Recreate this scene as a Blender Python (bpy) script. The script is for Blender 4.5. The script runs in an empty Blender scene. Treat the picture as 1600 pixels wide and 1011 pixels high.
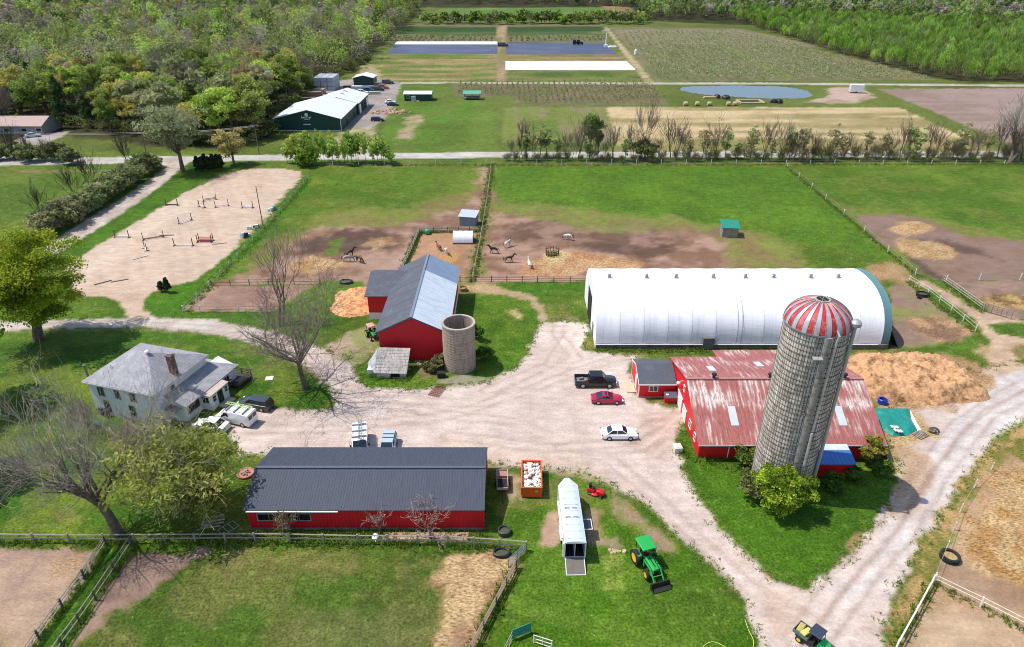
import bpy, math, random
import numpy as np
from mathutils import Vector, Matrix
random.seed(7)
SC = bpy.context.scene
COL = SC.collection
# ---------------------------------------------------------------- camera
CAM_H, PITCH, FPX = 54.0, math.radians(28.4), 1067.0
cam = bpy.data.cameras.new('camera'); cam_o = bpy.data.objects.new('camera', cam); COL.objects.link(cam_o)
cam.sensor_width = 36.0; cam.lens = 36.0 * FPX / 1600.0
cam.clip_start = 0.5; cam.clip_end = 6000
cam_o.location = (0, 0, CAM_H); cam_o.rotation_euler = (math.pi/2 - PITCH, 0, 0)
SC.camera = cam_o
# ---------------------------------------------------------------- light
SUN_EL = math.radians(61.0)
SHD = (1.0, -0.15)                      # direction in which shadows fall
wd = bpy.data.worlds.new('World'); SC.world = wd; wd.use_nodes = True
nt = wd.node_tree
sky = nt.nodes.new('ShaderNodeTexSky'); sky.sky_type = 'NISHITA'; sky.sun_disc = False
sky.sun_elevation = SUN_EL; sky.sun_rotation = math.atan2(-SHD[0], -SHD[1])
sky.air_density = 1.0; sky.dust_density = 1.0; sky.ozone_density = 1.0
nt.nodes['Background'].inputs['Strength'].default_value = 0.15
nt.links.new(sky.outputs[0], nt.nodes['Background'].inputs['Color'])
sun = bpy.data.lights.new('sun', 'SUN'); sun.energy = 4.0; sun.angle = math.radians(0.5); sun.color = (1.0, 0.94, 0.84)
sun_o = bpy.data.objects.new('sun', sun); COL.objects.link(sun_o)
_l = math.hypot(*SHD)
sdir = Vector((SHD[0]/_l*math.cos(SUN_EL), SHD[1]/_l*math.cos(SUN_EL), -math.sin(SUN_EL)))
sun_o.rotation_euler = sdir.to_track_quat('-Z', 'Y').to_euler(); sun_o.location = (-60, 20, 120)
SC.view_settings.view_transform = 'Standard'; SC.view_settings.look = 'None'
SC.view_settings.exposure = 0.4; SC.view_settings.gamma = 1.0
SC.cycles.filter_width = 1.0; SC.cycles.max_bounces = 5; SC.cycles.diffuse_bounces = 3; SC.cycles.glossy_bounces = 2; SC.cycles.transparent_max_bounces = 4; SC.cycles.transmission_bounces = 3
# ---------------------------------------------------------------- survey: photo position -> place on the ground
_c, _s = math.cos(PITCH), math.sin(PITCH)
def at(px, py, z=0.0):
    u = (px-800)/FPX; v = (py-505.5)/FPX
    t = (CAM_H-z)/(_s+v*_c)
    return Vector((u*t, (_c-v*_s)*t, z))
def hz(bx, by, ty):
    Y = at(bx, by).y; v = (ty-505.5)/FPX
    return CAM_H - Y/(_c-v*_s)*(_s+v*_c)
def lin(c):
    if isinstance(c, str): c = tuple(int(c[i:i+2], 16) for i in (0, 2, 4))
    return tuple((x/255/12.92 if x/255 <= .04045 else ((x/255+.055)/1.055)**2.4) for x in c)
# ---------------------------------------------------------------- mesh helpers
class MB:
    def __init__(s): s.v = []; s.f = []; s.m = []
    def add(s, vs, fs, mi=0):
        o = len(s.v); s.v += [tuple(p) for p in vs]
        for f in fs: s.f.append(tuple(i+o for i in f)); s.m.append(mi)
        return s
    def box(s, x, y, z, sx, sy, sz, rz=0.0, mi=0, rx=0.0, ry=0.0, top=1.0):
        """box centred on x,y with its bottom at z"""
        M = Matrix.Rotation(rz, 3, 'Z') @ Matrix.Rotation(ry, 3, 'Y') @ Matrix.Rotation(rx, 3, 'X')
        vs = []
        for k in (0, 1):
            q = top if k else 1.0
            for a, b in ((-1, -1), (1, -1), (1, 1), (-1, 1)):
                p = M @ Vector((a*sx/2*q, b*sy/2*q, k*sz)); vs.append((p.x+x, p.y+y, p.z+z))
        return s.add(vs, [(3, 2, 1, 0), (4, 5, 6, 7), (0, 1, 5, 4), (1, 2, 6, 5), (2, 3, 7, 6), (3, 0, 4, 7)], mi)
    def slab(s, pts, th, mi=0):
        """thick plate: polygon of 3-D points pushed down its normal by th"""
        P = [Vector(p) for p in pts]; n = len(P)
        nr = Vector((0, 0, 0))
        for i in range(n): nr += P[i].cross(P[(i+1) % n])
        nr.normalize()
        vs = P + [p - nr*th for p in P]
        fs = [tuple(range(n)), tuple(range(2*n-1, n-1, -1))] + [(i, i+n, (i+1) % n+n, (i+1) % n) for i in range(n)]
        return s.add(vs, fs, mi)
    def prism(s, poly, z0, z1, mi=0):
        n = len(poly)
        vs = [(p[0], p[1], z0) for p in poly] + [(p[0], p[1], z1) for p in poly]
        fs = [tuple(range(n-1, -1, -1)), tuple(range(n, 2*n))] + [(i, (i+1) % n, (i+1) % n+n, i+n) for i in range(n)]
        return s.add(vs, fs, mi)
    def xprism(s, prof, x0, x1, mi=0):
        """profile (y,z) extruded along x"""
        n = len(prof)
        vs = [(x0, a, b) for a, b in prof] + [(x1, a, b) for a, b in prof]
        fs = [tuple(range(n-1, -1, -1)), tuple(range(n, 2*n))] + [(i, (i+1) % n, (i+1) % n+n, i+n) for i in range(n)]
        return s.add(vs, fs, mi)
    def yprism(s, prof, y0, y1, mi=0):
        n = len(prof)
        vs = [(a, y0, b) for a, b in prof] + [(a, y1, b) for a, b in prof]
        fs = [tuple(range(n)), tuple(range(2*n-1, n-1, -1))] + [(i, i+n, (i+1) % n+n, (i+1) % n) for i in range(n)]
        return s.add(vs, fs, mi)
    def path(s, pts, rad, n=6, mi=0, cap=True):
        P = [Vector(p) for p in pts]; k = len(P)
        if not hasattr(rad, '__len__'): rad = [rad]*k
        vs = []
        for i, p in enumerate(P):
            d = (P[min(i+1, k-1)] - P[max(i-1, 0)]).normalized()
            a = d.cross(Vector((0, 0, 1)) if abs(d.z) < .9 else Vector((1, 0, 0))).normalized(); b = d.cross(a)
            for j in range(n):
                t = 2*math.pi*j/n; vs.append(p + (a*math.cos(t)+b*math.sin(t))*rad[i])
        fs = []
        for i in range(k-1):
            for j in range(n):
                fs.append((i*n+j, i*n+(j+1) % n, (i+1)*n+(j+1) % n, (i+1)*n+j))
        if cap: fs += [tuple(range(n-1, -1, -1)), tuple(range((k-1)*n, k*n))]
        return s.add(vs, fs, mi)
    def tube(s, a, b, r0, r1=None, n=6, mi=0): return s.path([a, b], [r0, r0 if r1 is None else r1], n, mi)
    def lathe(s, prof, n=24, c=(0, 0, 0), mi=0, axis='Z', mis=None):
        vs = []; k = len(prof)
        for r, z in prof:
            for j in range(n):
                t = 2*math.pi*j/n; a, b = r*math.cos(t), r*math.sin(t)
                vs.append((c[0]+a, c[1]+b, c[2]+z) if axis == 'Z' else ((c[0]+a, c[1]+z, c[2]+b) if axis == 'Y' else (c[0]+z, c[1]+a, c[2]+b)))
        o = len(s.v); s.v += vs
        for i in range(k-1):
            for j in range(n):
                f = (i*n+j, i*n+(j+1) % n, (i+1)*n+(j+1) % n, (i+1)*n+j)
                if axis == 'Y': f = f[::-1]
                s.f.append(tuple(q+o for q in f)); s.m.append(mis(j, i) if mis else mi)
        return s
    def loft(s, secs, mi=0, closed=True, cap=True):
        n = len(secs[0]); k = len(secs); vs = [p for q in secs for p in q]; fs = []
        for i in range(k-1):
            for j in range(n if closed else n-1):
                fs.append((i*n+j, i*n+(j+1) % n, (i+1)*n+(j+1) % n, (i+1)*n+j))
        if cap: fs += [tuple(range(n-1, -1, -1)), tuple(range((k-1)*n, k*n))]
        return s.add(vs, fs, mi)
    def xf(s, M):
        s.v = [tuple(M @ Vector(p)) for p in s.v]; return s
    def obj(s, name, mats, parent=None, smooth=False, bevel=0, loc=None, rz=None, fix=True, w=0):
        if w and parent is not None:           # given in world coordinates: bring into the thing's own frame
            r = parent
            while r.parent: r = r.parent
            M = (Matrix.Translation(r.location) @ r.rotation_euler.to_matrix().to_4x4()).inverted()
            s.v = [tuple(M @ Vector(p)) for p in s.v]
        me = bpy.data.meshes.new(name); me.from_pydata(s.v, [], s.f)
        if not isinstance(mats, (list, tuple)): mats = [mats]
        for m in mats: me.materials.append(m)
        if len(mats) > 1: me.polygons.foreach_set('material_index', s.m)
        if fix:
            import bmesh
            bm = bmesh.new(); bm.from_mesh(me); bmesh.ops.recalc_face_normals(bm, faces=bm.faces)
            if bevel: bmesh.ops.bevel(bm, geom=[e for e in bm.edges], offset=bevel, segments=1, affect='EDGES', clamp_overlap=True)
            bm.to_mesh(me); bm.free()
        if smooth:
            me.polygons.foreach_set('use_smooth', [True]*len(me.polygons))
            if smooth != 'all': me.set_sharp_from_angle(angle=math.radians(38))
        me.update()
        o = bpy.data.objects.new(name, me); COL.objects.link(o)
        if parent: o.parent = parent
        if loc is not None: o.location = loc
        if rz is not None: o.rotation_euler = (0, 0, rz)
        return o
def tag(o, label=None, cat=None, group=None, kind=None):
    if label: o['label'] = label
    if cat: o['category'] = cat
    if group: o['group'] = group
    if kind: o['kind'] = kind
    return o
def thing(name, label, cat, loc=(0, 0, 0), rz=0.0, group=None):
    o = bpy.data.objects.new(name, None); COL.objects.link(o); o.empty_display_size = .3
    o.location = loc; o.rotation_euler = (0, 0, rz)
    return tag(o, label, cat, group)
def copy_thing(src, loc, rz=0.0, label=None, group=None, scale=None, color=None):
    """a thing with copies of its parts and sub-parts"""
    def rec(o, par):
        c = o.copy(); COL.objects.link(c)
        if par is not None: c.parent = par
        if color is not None: c.color = color
        for ch in o.children: rec(ch, c)
        return c
    r = rec(src, None); r.location = loc; r.rotation_euler = (0, 0, rz)
    if scale is not None: r.scale = (scale,)*3 if not hasattr(scale, '__len__') else scale
    if label: r['label'] = label
    if group: r['group'] = group
    return r
# ---------------------------------------------------------------- materials
def N(nt, t, **kw):
    n = nt.nodes.new(t)
    for k, v in kw.items():
        if k in n.inputs: n.inputs[k].default_value = v
        else: setattr(n, k, v)
    return n
def pm(name, rgb, rough=.6, var=.12, scale=2.0, rgb2=None, t2=(.5, .7), s2=1.0, stretch=(1, 1, 1), metal=0.0, bump=0.0, coat=0.0, spec=.5, alpha=None):
    """procedural paint / wood / metal: base colour with soft variation, optional second colour in patches"""
    m = bpy.data.materials.new(name); m.use_nodes = True; t = m.node_tree; b = t.nodes['Principled BSDF']
    L = t.links.new
    tc = N(t, 'ShaderNodeTexCoord'); mp = N(t, 'ShaderNodeMapping'); mp.inputs['Scale'].default_value = stretch
    L(tc.outputs['Object'], mp.inputs['Vector'])
    n1 = N(t, 'ShaderNodeTexNoise', Scale=scale, Detail=5.0, Roughness=.65); L(mp.outputs[0], n1.inputs['Vector'])
    r1 = N(t, 'ShaderNodeMapRange'); r1.inputs['From Min'].default_value = .3; r1.inputs['From Max'].default_value = .7
    r1.inputs['To Min'].default_value = 1-var; r1.inputs['To Max'].default_value = 1+var; L(n1.outputs['Fac'], r1.inputs['Value'])
    col = N(t, 'ShaderNodeRGB'); col.outputs[0].default_value = (*lin(rgb), 1)
    src = col.outputs[0]
    if rgb2 is not None:
        n2 = N(t, 'ShaderNodeTexNoise', Scale=s2, Detail=6.0, Roughness=.7); L(mp.outputs[0], n2.inputs['Vector'])
        r2 = N(t, 'ShaderNodeMapRange'); r2.inputs['From Min'].default_value = t2[0]; r2.inputs['From Max'].default_value = t2[1]; L(n2.outputs['Fac'], r2.inputs['Value'])
        mx = N(t, 'ShaderNodeMix', data_type='RGBA'); L(r2.outputs[0], mx.inputs['Factor'])
        L(src, mx.inputs['A']); mx.inputs['B'].default_value = (*lin(rgb2), 1); src = mx.outputs['Result']
    ml = N(t, 'ShaderNodeVectorMath', operation='SCALE'); L(src, ml.inputs[0]); L(r1.outputs[0], ml.inputs['Scale'])
    L(ml.outputs[0], b.inputs['Base Color'])
    b.inputs['Roughness'].default_value = rough; b.inputs['Metallic'].default_value = metal
    b.inputs['Coat Weight'].default_value = coat; b.inputs['Specular IOR Level'].default_value = spec
    if bump:
        bp = N(t, 'ShaderNodeBump', Strength=bump, Distance=.05); L(n1.outputs['Fac'], bp.inputs['Height']); L(bp.outputs[0], b.inputs['Normal'])
    return m
# ---------------------------------------------------------------- lattice noise (numpy)
def vnoise(x, y, seed=0):
    xi = np.floor(x).astype(np.int64); yi = np.floor(y).astype(np.int64); fx = x-xi; fy = y-yi
    fx = fx*fx*(3-2*fx); fy = fy*fy*(3-2*fy)
    def h(a, b):
        n = (a*374761393 + b*668265263 + seed*982451653) & 0x7fffffff
        n = ((n ^ (n >> 13))*1274126177) & 0x7fffffff
        return ((n ^ (n >> 16)) & 0xffff)/65535.0
    return (h(xi, yi)*(1-fx)+h(xi+1, yi)*fx)*(1-fy) + (h(xi, yi+1)*(1-fx)+h(xi+1, yi+1)*fx)*fy
def fbm(x, y, seed=0, o=4):
    r = np.zeros_like(x); a = .5; t = 0
    for i in range(o):
        r += a*vnoise(x*2**i, y*2**i, seed+i*17); t += a; a *= .55
    return r/t
def sdist(X, Y, poly):
    """signed distance to a polygon, positive inside"""
    d = np.full(X.shape, 1e9); ins = np.zeros(X.shape, bool); n = len(poly)
    for i in range(n):
        ax, ay = poly[i]; bx, by = poly[(i+1) % n]
        ex, ey = bx-ax, by-ay; L = ex*ex+ey*ey+1e-12
        t = np.clip(((X-ax)*ex+(Y-ay)*ey)/L, 0, 1)
        d = np.minimum(d, (X-ax-t*ex)**2+(Y-ay-t*ey)**2)
        c = ((ay > Y) != (by > Y))
        with np.errstate(divide='ignore', invalid='ignore'):
            xx = ex*(Y-ay)/(ey if ey != 0 else 1e-12)+ax
        ins ^= c & (X < xx)
    d = np.sqrt(d); return np.where(ins, d, -d)
# ---------------------------------------------------------------- ground: one fine sheet, split by what lies on it
def ground():
    s_ = np.concatenate([np.linspace(-4, -1.12, 14)[:-1], np.linspace(-1.12, 1.12, 660), np.linspace(1.12, 4, 14)[1:]])
    ys = [-60, -45, -30, -15, 0, 12, 22, 29]; y = 33.0
    while y < 1500: ys.append(y); y += max(.26, .0062*y)
    ys += [1600, 1800, 2200, 2800, 3600]
    ys = np.array(ys, float)
    Y = np.repeat(ys[:, None], len(s_), 1); X = s_[None, :]*(np.maximum(Y, 20)+14)
    ny, nx = X.shape
    rgb = np.zeros((ny, nx, 3)); kind = np.zeros((ny, nx, 3)); Zh = np.zeros((ny, nx)); cls = np.zeros((ny, nx), int)
    classes = ['grass']
    def cid(n):
        if n not in classes: classes.append(n)
        return classes.index(n)
    # base meadow
    a = fbm(X/14, Y/14, 1, 5)[..., None]; b = fbm(X/3.1, Y/3.1, 2, 4)[..., None]
    c1, c2, c3 = (np.array(lin(q)) for q in ('5f8c26', '7aa03c', '90a050'))
    w = np.clip((a-.42)*4, 0, 1); w2 = np.clip((b-.62)*5, 0, 1)*.45
    rgb[:] = (c1*(1-w)+c2*w)*(1-w2)+c3*w2; kind[..., 0] = 1
    def zone(cname, c1, poly, soft=.6, warp=.6, c2=None, sc=4.0, k=(0, 0, 1), al=1.0, wl=None, px=True, bump=0.0, stripe=None, thr=.5, cut=None, asp=(1, 1)):
        P = [tuple(at(*p)[:2]) for p in poly] if px else poly
        xs = [p[0] for p in P]; yy = [p[1] for p in P]; mg = soft*2+warp*2+1
        m = (X > min(xs)-mg) & (X < max(xs)+mg) & (Y > min(yy)-mg) & (Y < max(yy)+mg)
        if not m.any(): return
        x, y = X[m], Y[m]; sd = sdist(x, y, P)
        wl = wl or max(1.2, warp*2.5)
        sd = sd + warp*2.2*(fbm(x/wl, y/wl, len(xs)*7+int(abs(xs[0])), 4)-.5)*1.0
        sd = sd + soft*1.9*(fbm(x/1.1, y/1.1, len(xs)+5, 3)-.5)
        w = np.clip((sd+soft*.7)/(1.4*soft), 0, 1); w = w*w*(3-2*w)*al
        C = np.array(lin(c1))
        col = np.repeat(C[None], len(x), 0)
        if c2 is not None:
            f = fbm(x/sc*asp[0], y/sc*asp[1], int(abs(yy[0]))+3, 5); f = np.clip((f-thr+.1)/.2, 0, 1)[:, None]
            col = C*(1-f)+np.array(lin(c2))*f
        if stripe is not None:               # (direction angle or 'edge', period, colour, strength)
            ang, per, sc_, st = stripe
            q = sd if ang == 'edge' else x*math.cos(ang)+y*math.sin(ang)
            q = q+.25*per*(fbm(x/9, y/9, 5, 3)-.5)
            l = -x*math.sin(ang)+y*math.cos(ang) if ang != 'edge' else x
            f = np.clip((vnoise(q/per, l/40.0+7, 31)-.45)*4, 0, 1)[:, None]*st*(.55+.9*fbm(x/3, y/3, 9, 3))[:, None]
            f = np.clip(f, 0, 1); col = col*(1-f)+np.array(lin(sc_))*f
        rgb[m] = rgb[m]*(1-w[:, None])+col*w[:, None]
        kind[m] = kind[m]*(1-w[:, None])+np.array(k)*w[:, None]
        if bump: Zh[m] += bump*w*fbm(x/.9, y/.9, 77, 4)
        if cut is not None: Zh[m] = np.where(sd > 0, -np.clip(sd*.3, 0, cut), Zh[m])
        if cname: cc = cls[m]; cc[w > .5] = cid(cname); cls[m] = cc
    G = (1, 0, 0); ST = (0, 1, 0); GV = (0, 0, 1); MIX = (.5, .3, .2)
    # --- far land
    zone('grass', '6d8a3a', [(-900, -30), (2500, -30), (2500, 236), (-900, 236)], 2, 2, '7d9a48', 30, G)
    zone('forest_floor', '4d5230', [(-700, 236), (20, 226), (60, 205), (220, 226), (330, 232), (420, 215), (440, 165), (500, 128), (560, 100), (600, 70), (650, 25), (640, -40), (-800, -40)], 3, 4, '3a3d24', 8, (.6, .3, .1))
    zone('forest_floor', '4d5230', [(650, 10), (680, 12), (985, 12), (1000, 32), (1180, 40), (1240, 60), (1300, 80), (1440, 118), (1500, 128), (2400, 130), (2400, -45), (640, -45)], 3, 4, '3a3d24', 8, (.6, .3, .1))
    zone('crop_field', '6fa24a', [(690, 13), (980, 11), (990, 25), (676, 33)], 3, 1, '7fae55', 30, G)
    zone('crop_field', 'a0a468', [(940, 9), (985, 11), (992, 22), (950, 22)], 3, 1, 'a8a070', 30, G)
    zone('field_track', '8a8568', [(640, 38), (940, 38), (945, 41), (632, 42)], 1.5, .5, k=MIX)
    zone('crop_field', '5f8048', [(632, 41), (945, 41), (950, 66), (605, 67)], 1.5, .8, '587a3e', 20, G, stripe=(math.pi/2, 11, '8ba36c', .8))
    zone('crop_field', '3f6a2c', [(630, 43), (940, 42), (942, 49), (622, 50)], 1.5, .8, k=G)
    zone('crop_field', '7b8560', [(613, 57), (946, 55), (950, 65), (604, 66)], 1.5, .8, '94906c', 8, (.6, .4, 0))
    zone('crop_field', '74a03e', [(540, 127), (600, 80), (1000, 80), (1022, 127)], 1.5, 1, '97a35a', 8, G, stripe=(math.pi/2, 5.5, 'c2b987', .85))
    zone('crop_field', '608838', [(790, 110), (997, 110), (1012, 124), (790, 124)], 1, .6, '7d9a4a', 9, G, stripe=(math.pi/2, 5, 'a3a86a', .5))
    zone('crop_field', 'a09a68', [(790, 84), (968, 84), (976, 95), (790, 94)], 1, .6, '8a9a58', 9, G, stripe=(math.pi/2, 3.5, 'c4b98a', .8))
    zone('field_track', '93a05c', [(777, 40), (791, 40), (791, 127), (776, 127)], .7, .4, 'b0aa78', 5, G, stripe=(0, 2.2, 'c8bd98', .9))
    zone('field_track', 'c4b594', [(943, 42), (949, 42), (1022, 129), (1009, 129)], .7, .5, 'a5a070', 6, (.3, 0, .7))
    zone('crop_field', '8a8f6a', [(952, 42), (1150, 44), (1240, 62), (1300, 82), (1440, 116), (1465, 125), (1024, 127)], 1.5, 1, '7d8c58', 12, (.7, .3, 0), stripe=(.12, 3.2, 'a39d7c', .6))
    zone('crop_field', 'a7a08a', [(965, 46), (1150, 46), (1240, 64), (1300, 74), (985, 66)], 5, 3, '9a9478', 14, MIX, al=.7)
    zone('field_track', '92a85c', [(1105, 60), (1112, 60), (1245, 122), (1228, 124)], 1, .5, k=G)
    zone('crop_field', '8d8a66', [(708, 131), (1015, 131), (1046, 164), (806, 164), (800, 151), (708, 151)], 1, .8, '7a8455', 7, (.5, .5, 0))
    zone('farm_lane', 'b5ada0', [(590, 128), (700, 128), (1010, 129), (1200, 129), (1700, 133), (1700, 136), (1200, 132), (1012, 132), (700, 130), (620, 132)], .6, .4, 'c2bbb0', 8, GV)
    zone('crop_field', 'a8928a', [(1372, 139), (1900, 137), (2100, 225), (1572, 222)], 1.2, 1, '9b8478', 25, (0, .35, .65), stripe=(math.pi/2, 3, 'b09c90', .5))
    zone('crop_field', 'e6d2a6', [(946, 167), (1405, 168), (1515, 218), (1540, 232), (962, 228)], 1, 1.2, 'd4c090', 7, (.2, .8, 0), stripe=(math.pi/2, 4.2, 'a29a62', .8))
    zone('crop_field', '9aa25c', [(958, 216), (1508, 216), (1560, 236), (960, 236)], 3, 2.5, 'b5ab74', 7, (.6, .4, 0), al=.8)
    zone('crop_field', 'a3987c', [(790, 168), (946, 167), (962, 224), (782, 224)], 1, 1, '8f9a58', 6, (.5, .5, 0), stripe=(0, 1.5, '86a048', .85), asp=(1, .25))
    zone('grass', '6a9c34', [(830, 190), (866, 168), (880, 205), (882, 222), (845, 222)], 3, 3, k=G, al=.7)
    zone('bare_soil', 'a8907e', [(1290, 138), (1345, 135), (1362, 154), (1330, 162), (1252, 160), (1292, 150)], 2, 2.5, 'c0a898', 8, GV)
    zone('crop_field', '6ea634', [(620, 131), (706, 131), (712, 152), (777, 160), (775, 238), (560, 240), (600, 200), (610, 165), (620, 152)], 1, .8, '6b9434', 10, G, stripe=(0, 6, '84a548', .5))
    zone('bare_soil', 'c8b89c', [(640, 183), (662, 178), (660, 195), (646, 205), (640, 218), (622, 215), (630, 198)], 2, 3, '9fa468', 3, MIX, al=.9)
    zone('gravel_yard', 'aaa39c', [(470, 172), (495, 150), (525, 126), (590, 122), (628, 130), (622, 148), (615, 165), (603, 185), (588, 196), (566, 205), (520, 205), (440, 204), (430, 185)], .8, 1, '9a9088', 6, GV)
    zone('gravel_yard', 'b3a284', [(560, 104), (580, 100), (600, 118), (560, 128)], 2, 2, '98905f', 6, GV)
    zone('gravel_yard', 'c3b9a6', [(540, 200), (585, 196), (600, 240), (520, 240), (520, 215)], 2, 2.5, '9ca064', 4, (.3, 0, .7), al=.85)
    zone('public_road', 'cfc9c2', [(-700, 262), (0, 248), (400, 242), (800, 237), (1600, 236), (2300, 236), (2300, 246), (1600, 246), (800, 246), (400, 251), (0, 259), (-700, 275)], .4, .3, 'bdb7b0', 5, GV, stripe=('edge', 1.2, 'b5aea6', .5))
    zone('grass', '7b8a48', [(-200, 268), (2300, 248), (2300, 254), (780, 255), (440, 262), (-200, 275)], 1, 1, 'a09a72', 3, (.8, .2, 0))
    zone('gravel_yard', 'b9b0aa', [(-60, 250), (0, 232), (35, 214), (70, 208), (110, 205), (95, 214), (50, 235), (20, 250)], .8, .8, 'a59c96', 5, GV)
    # --- left drive, arena
    zone('grass', '5f9a22', [(295, 253), (350, 255), (380, 262), (290, 300), (200, 355), (112, 408), (70, 420), (60, 400), (130, 372), (215, 316), (268, 276)], .6, .5, '4f8a1e', 4, G)
    zone('farm_drive', 'cfc3b8', [(248, 248), (312, 244), (292, 256), (268, 277), (216, 317), (132, 371), (88, 396), (20, 440), (-60, 480), (-60, 450), (0, 420), (70, 386), (112, 358), (190, 310), (256, 264)], .5, .6, 'b8aaa0', 3, GV, stripe=('edge', 1.0, 'aa9c90', .5))
    zone('arena_sand', 'd6bda8', [(388, 264), (440, 263), (470, 267), (474, 274), (445, 318), (402, 362), (332, 420), (300, 440), (265, 446), (238, 456), (222, 470), (226, 485), (245, 500), (203, 500), (190, 472), (160, 462), (118, 462), (104, 420), (112, 408), (200, 355), (290, 300), (355, 272)], .5, .7, 'cdb8a4', 7, GV, stripe=(.5, 1.2, 'c4a690', .35))
    zone('arena_sand', 'a68e82', [(320, 285), (340, 272), (385, 266), (365, 280), (330, 292)], 1.5, 2, k=GV, al=.5)
    zone('arena_sand', 'e2cdb8', [(118, 415), (200, 362), (290, 310), (330, 300), (220, 375), (130, 440)], 2.5, 2.5, k=GV, al=.5)
    # --- pastures
    zone('grass', '649626', [(485, 262), (768, 257), (755, 330), (620, 345), (400, 395), (340, 440), (360, 400)], 1.5, 1.5, '7ba038', 6, G)
    zone('grass', '629b2a', [(775, 258), (1230, 260), (1400, 405), (1150, 360), (1000, 345), (775, 330)], 1.5, 1.5, '6ea52c', 7, G)
    zone('grass', '62952c', [(1240, 262), (2000, 262), (2000, 375), (1600, 372), (1460, 342), (1330, 335)], 1.5, 1.5, '79a03c', 7, G)
    M1, M2 = '8c6c57', '68503f'
    zone('paddock_dirt', '94845a', [(345, 440), (400, 400), (440, 372), (500, 338), (560, 328), (640, 330), (720, 300), (764, 255), (760, 440)], 3.5, 5, '8f9a50', 5, (.5, .1, .4), al=.8)
    zone('paddock_dirt', M1, [(330, 446), (400, 425), (440, 395), (500, 352), (560, 347), (630, 350), (690, 335), (735, 315), (758, 265), (766, 262), (758, 330), (742, 446)], 2.5, 4.5, 'b09280', 5, (.1, .1, .8))
    zone('paddock_dirt', '604b42', [(480, 375), (540, 355), (600, 357), (626, 372), (605, 390), (560, 392), (520, 400), (470, 395)], 2.5, 3, '54443a', 3, (0, .3, .7), al=.85)
    zone('paddock_dirt', '756055', [(630, 360), (665, 350), (720, 352), (700, 362), (640, 375)], 2, 2.5, k=GV, al=.7)
    zone('grass', '6c9638', [(508, 396), (520, 377), (536, 372), (530, 390), (516, 400)], 1, 2, k=G, al=.9)
    zone('paddock_dirt', 'b59684', [(600, 420), (632, 392), (630, 365), (645, 352), (650, 375), (640, 400), (615, 430), (590, 438)], 1.5, 1.5, k=GV, al=.8)
    zone('straw_litter', 'd6b284', [(456, 414), (478, 404), (520, 402), (540, 412), (528, 422), (490, 429), (464, 426)], 1.2, 1.6, 'c49a68', 2, ST, bump=.25)
    zone('straw_litter', 'c8a67c', [(560, 385), (580, 372), (605, 370), (612, 380), (585, 388)], 1.2, 2, 'b08a60', 2, ST, al=.85, bump=.15)
    zone('paddock_dirt', 'a88a7c', [(328, 447), (497, 446), (500, 460), (440, 487), (284, 485)], .5, .6, '9a7a6c', 5, GV)
    zone('straw_litter', 'c2a27e', [(448, 462), (490, 452), (498, 462), (455, 487), (430, 484)], 2, 2, 'a88868', 2, ST, al=.8)
    zone('paddock_dirt', 'c49a78', [(651, 366), (744, 361), (724, 442), (700, 420), (628, 424)], .6, .8, 'b88e70', 4, (0, .4, .6))
    zone('straw_litter', 'd2a066', [(690, 400), (720, 395), (724, 415), (705, 425), (680, 412)], 1.5, 2, k=ST, al=.8)
    zone('paddock_dirt', '93705e', [(716, 392), (738, 390), (726, 425), (712, 420)], 1, 1.5, k=GV, al=.7)
    zone('paddock_dirt', '9a8a5e', [(765, 310), (850, 322), (950, 332), (1050, 338), (1150, 352), (1230, 385), (1290, 410), (1340, 435), (740, 446)], 3.5, 5, '8d9c50', 5, (.5, .1, .4), al=.85)
    zone('paddock_dirt', M1, [(766, 318), (850, 345), (930, 352), (1000, 348), (1060, 352), (1110, 364), (1135, 385), (1120, 425), (1060, 446), (740, 446), (752, 400)], 2.5, 4, 'b59482', 5, (.1, .1, .8))
    zone('paddock_dirt', M2, [(775, 350), (850, 345), (940, 352), (1010, 352), (1080, 362), (1075, 395), (1020, 405), (970, 392), (900, 380), (860, 382), (790, 385)], 2.5, 3.5, '9a7c6c', 4, GV, al=.85)
    zone('paddock_dirt', '5a443b', [(885, 386), (960, 392), (1000, 403), (1060, 395), (1040, 384), (980, 384), (920, 376)], 2, 2.5, k=GV, al=.6)
    zone('paddock_dirt', '80655a', [(1100, 360), (1128, 352), (1135, 370), (1110, 368)], 1.5, 2, k=GV, al=.7)
    zone('grass', '8a9a50', [(880, 345), (960, 335), (1050, 345), (1070, 358), (960, 362), (900, 362)], 2, 3, k=(.6, .2, .2), al=.6)
    zone('straw_litter', 'd8b082', [(800, 426), (838, 404), (878, 392), (920, 397), (960, 400), (998, 408), (1004, 420), (930, 428), (820, 434)], 1.3, 2, 'c8946a', 2.2, ST, bump=.3)
    zone('straw_litter', 'e0c890', [(845, 402), (860, 392), (885, 394), (890, 404), (870, 412), (848, 410)], 1, 1.5, k=ST, al=.85)
    zone('paddock_dirt', 'b5927e', [(740, 432), (915, 432), (916, 441), (738, 442)], .8, .8, k=GV, al=.8)
    zone('paddock_dirt', 'cfa884', [(1340, 430), (1358, 412), (1410, 416), (1432, 440), (1420, 446), (1362, 440)], 2, 2.5, 'c09672', 3, ST, al=.85)
    # right pasture
    zone('paddock_dirt', '8f8a56', [(1310, 320), (1340, 330), (1400, 330), (1470, 342), (1530, 362), (1620, 372), (1900, 376), (1900, 440), (1480, 440), (1430, 420), (1360, 370)], 2.5, 3, '87984c', 4, (.5, .1, .4), al=.7)
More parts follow.
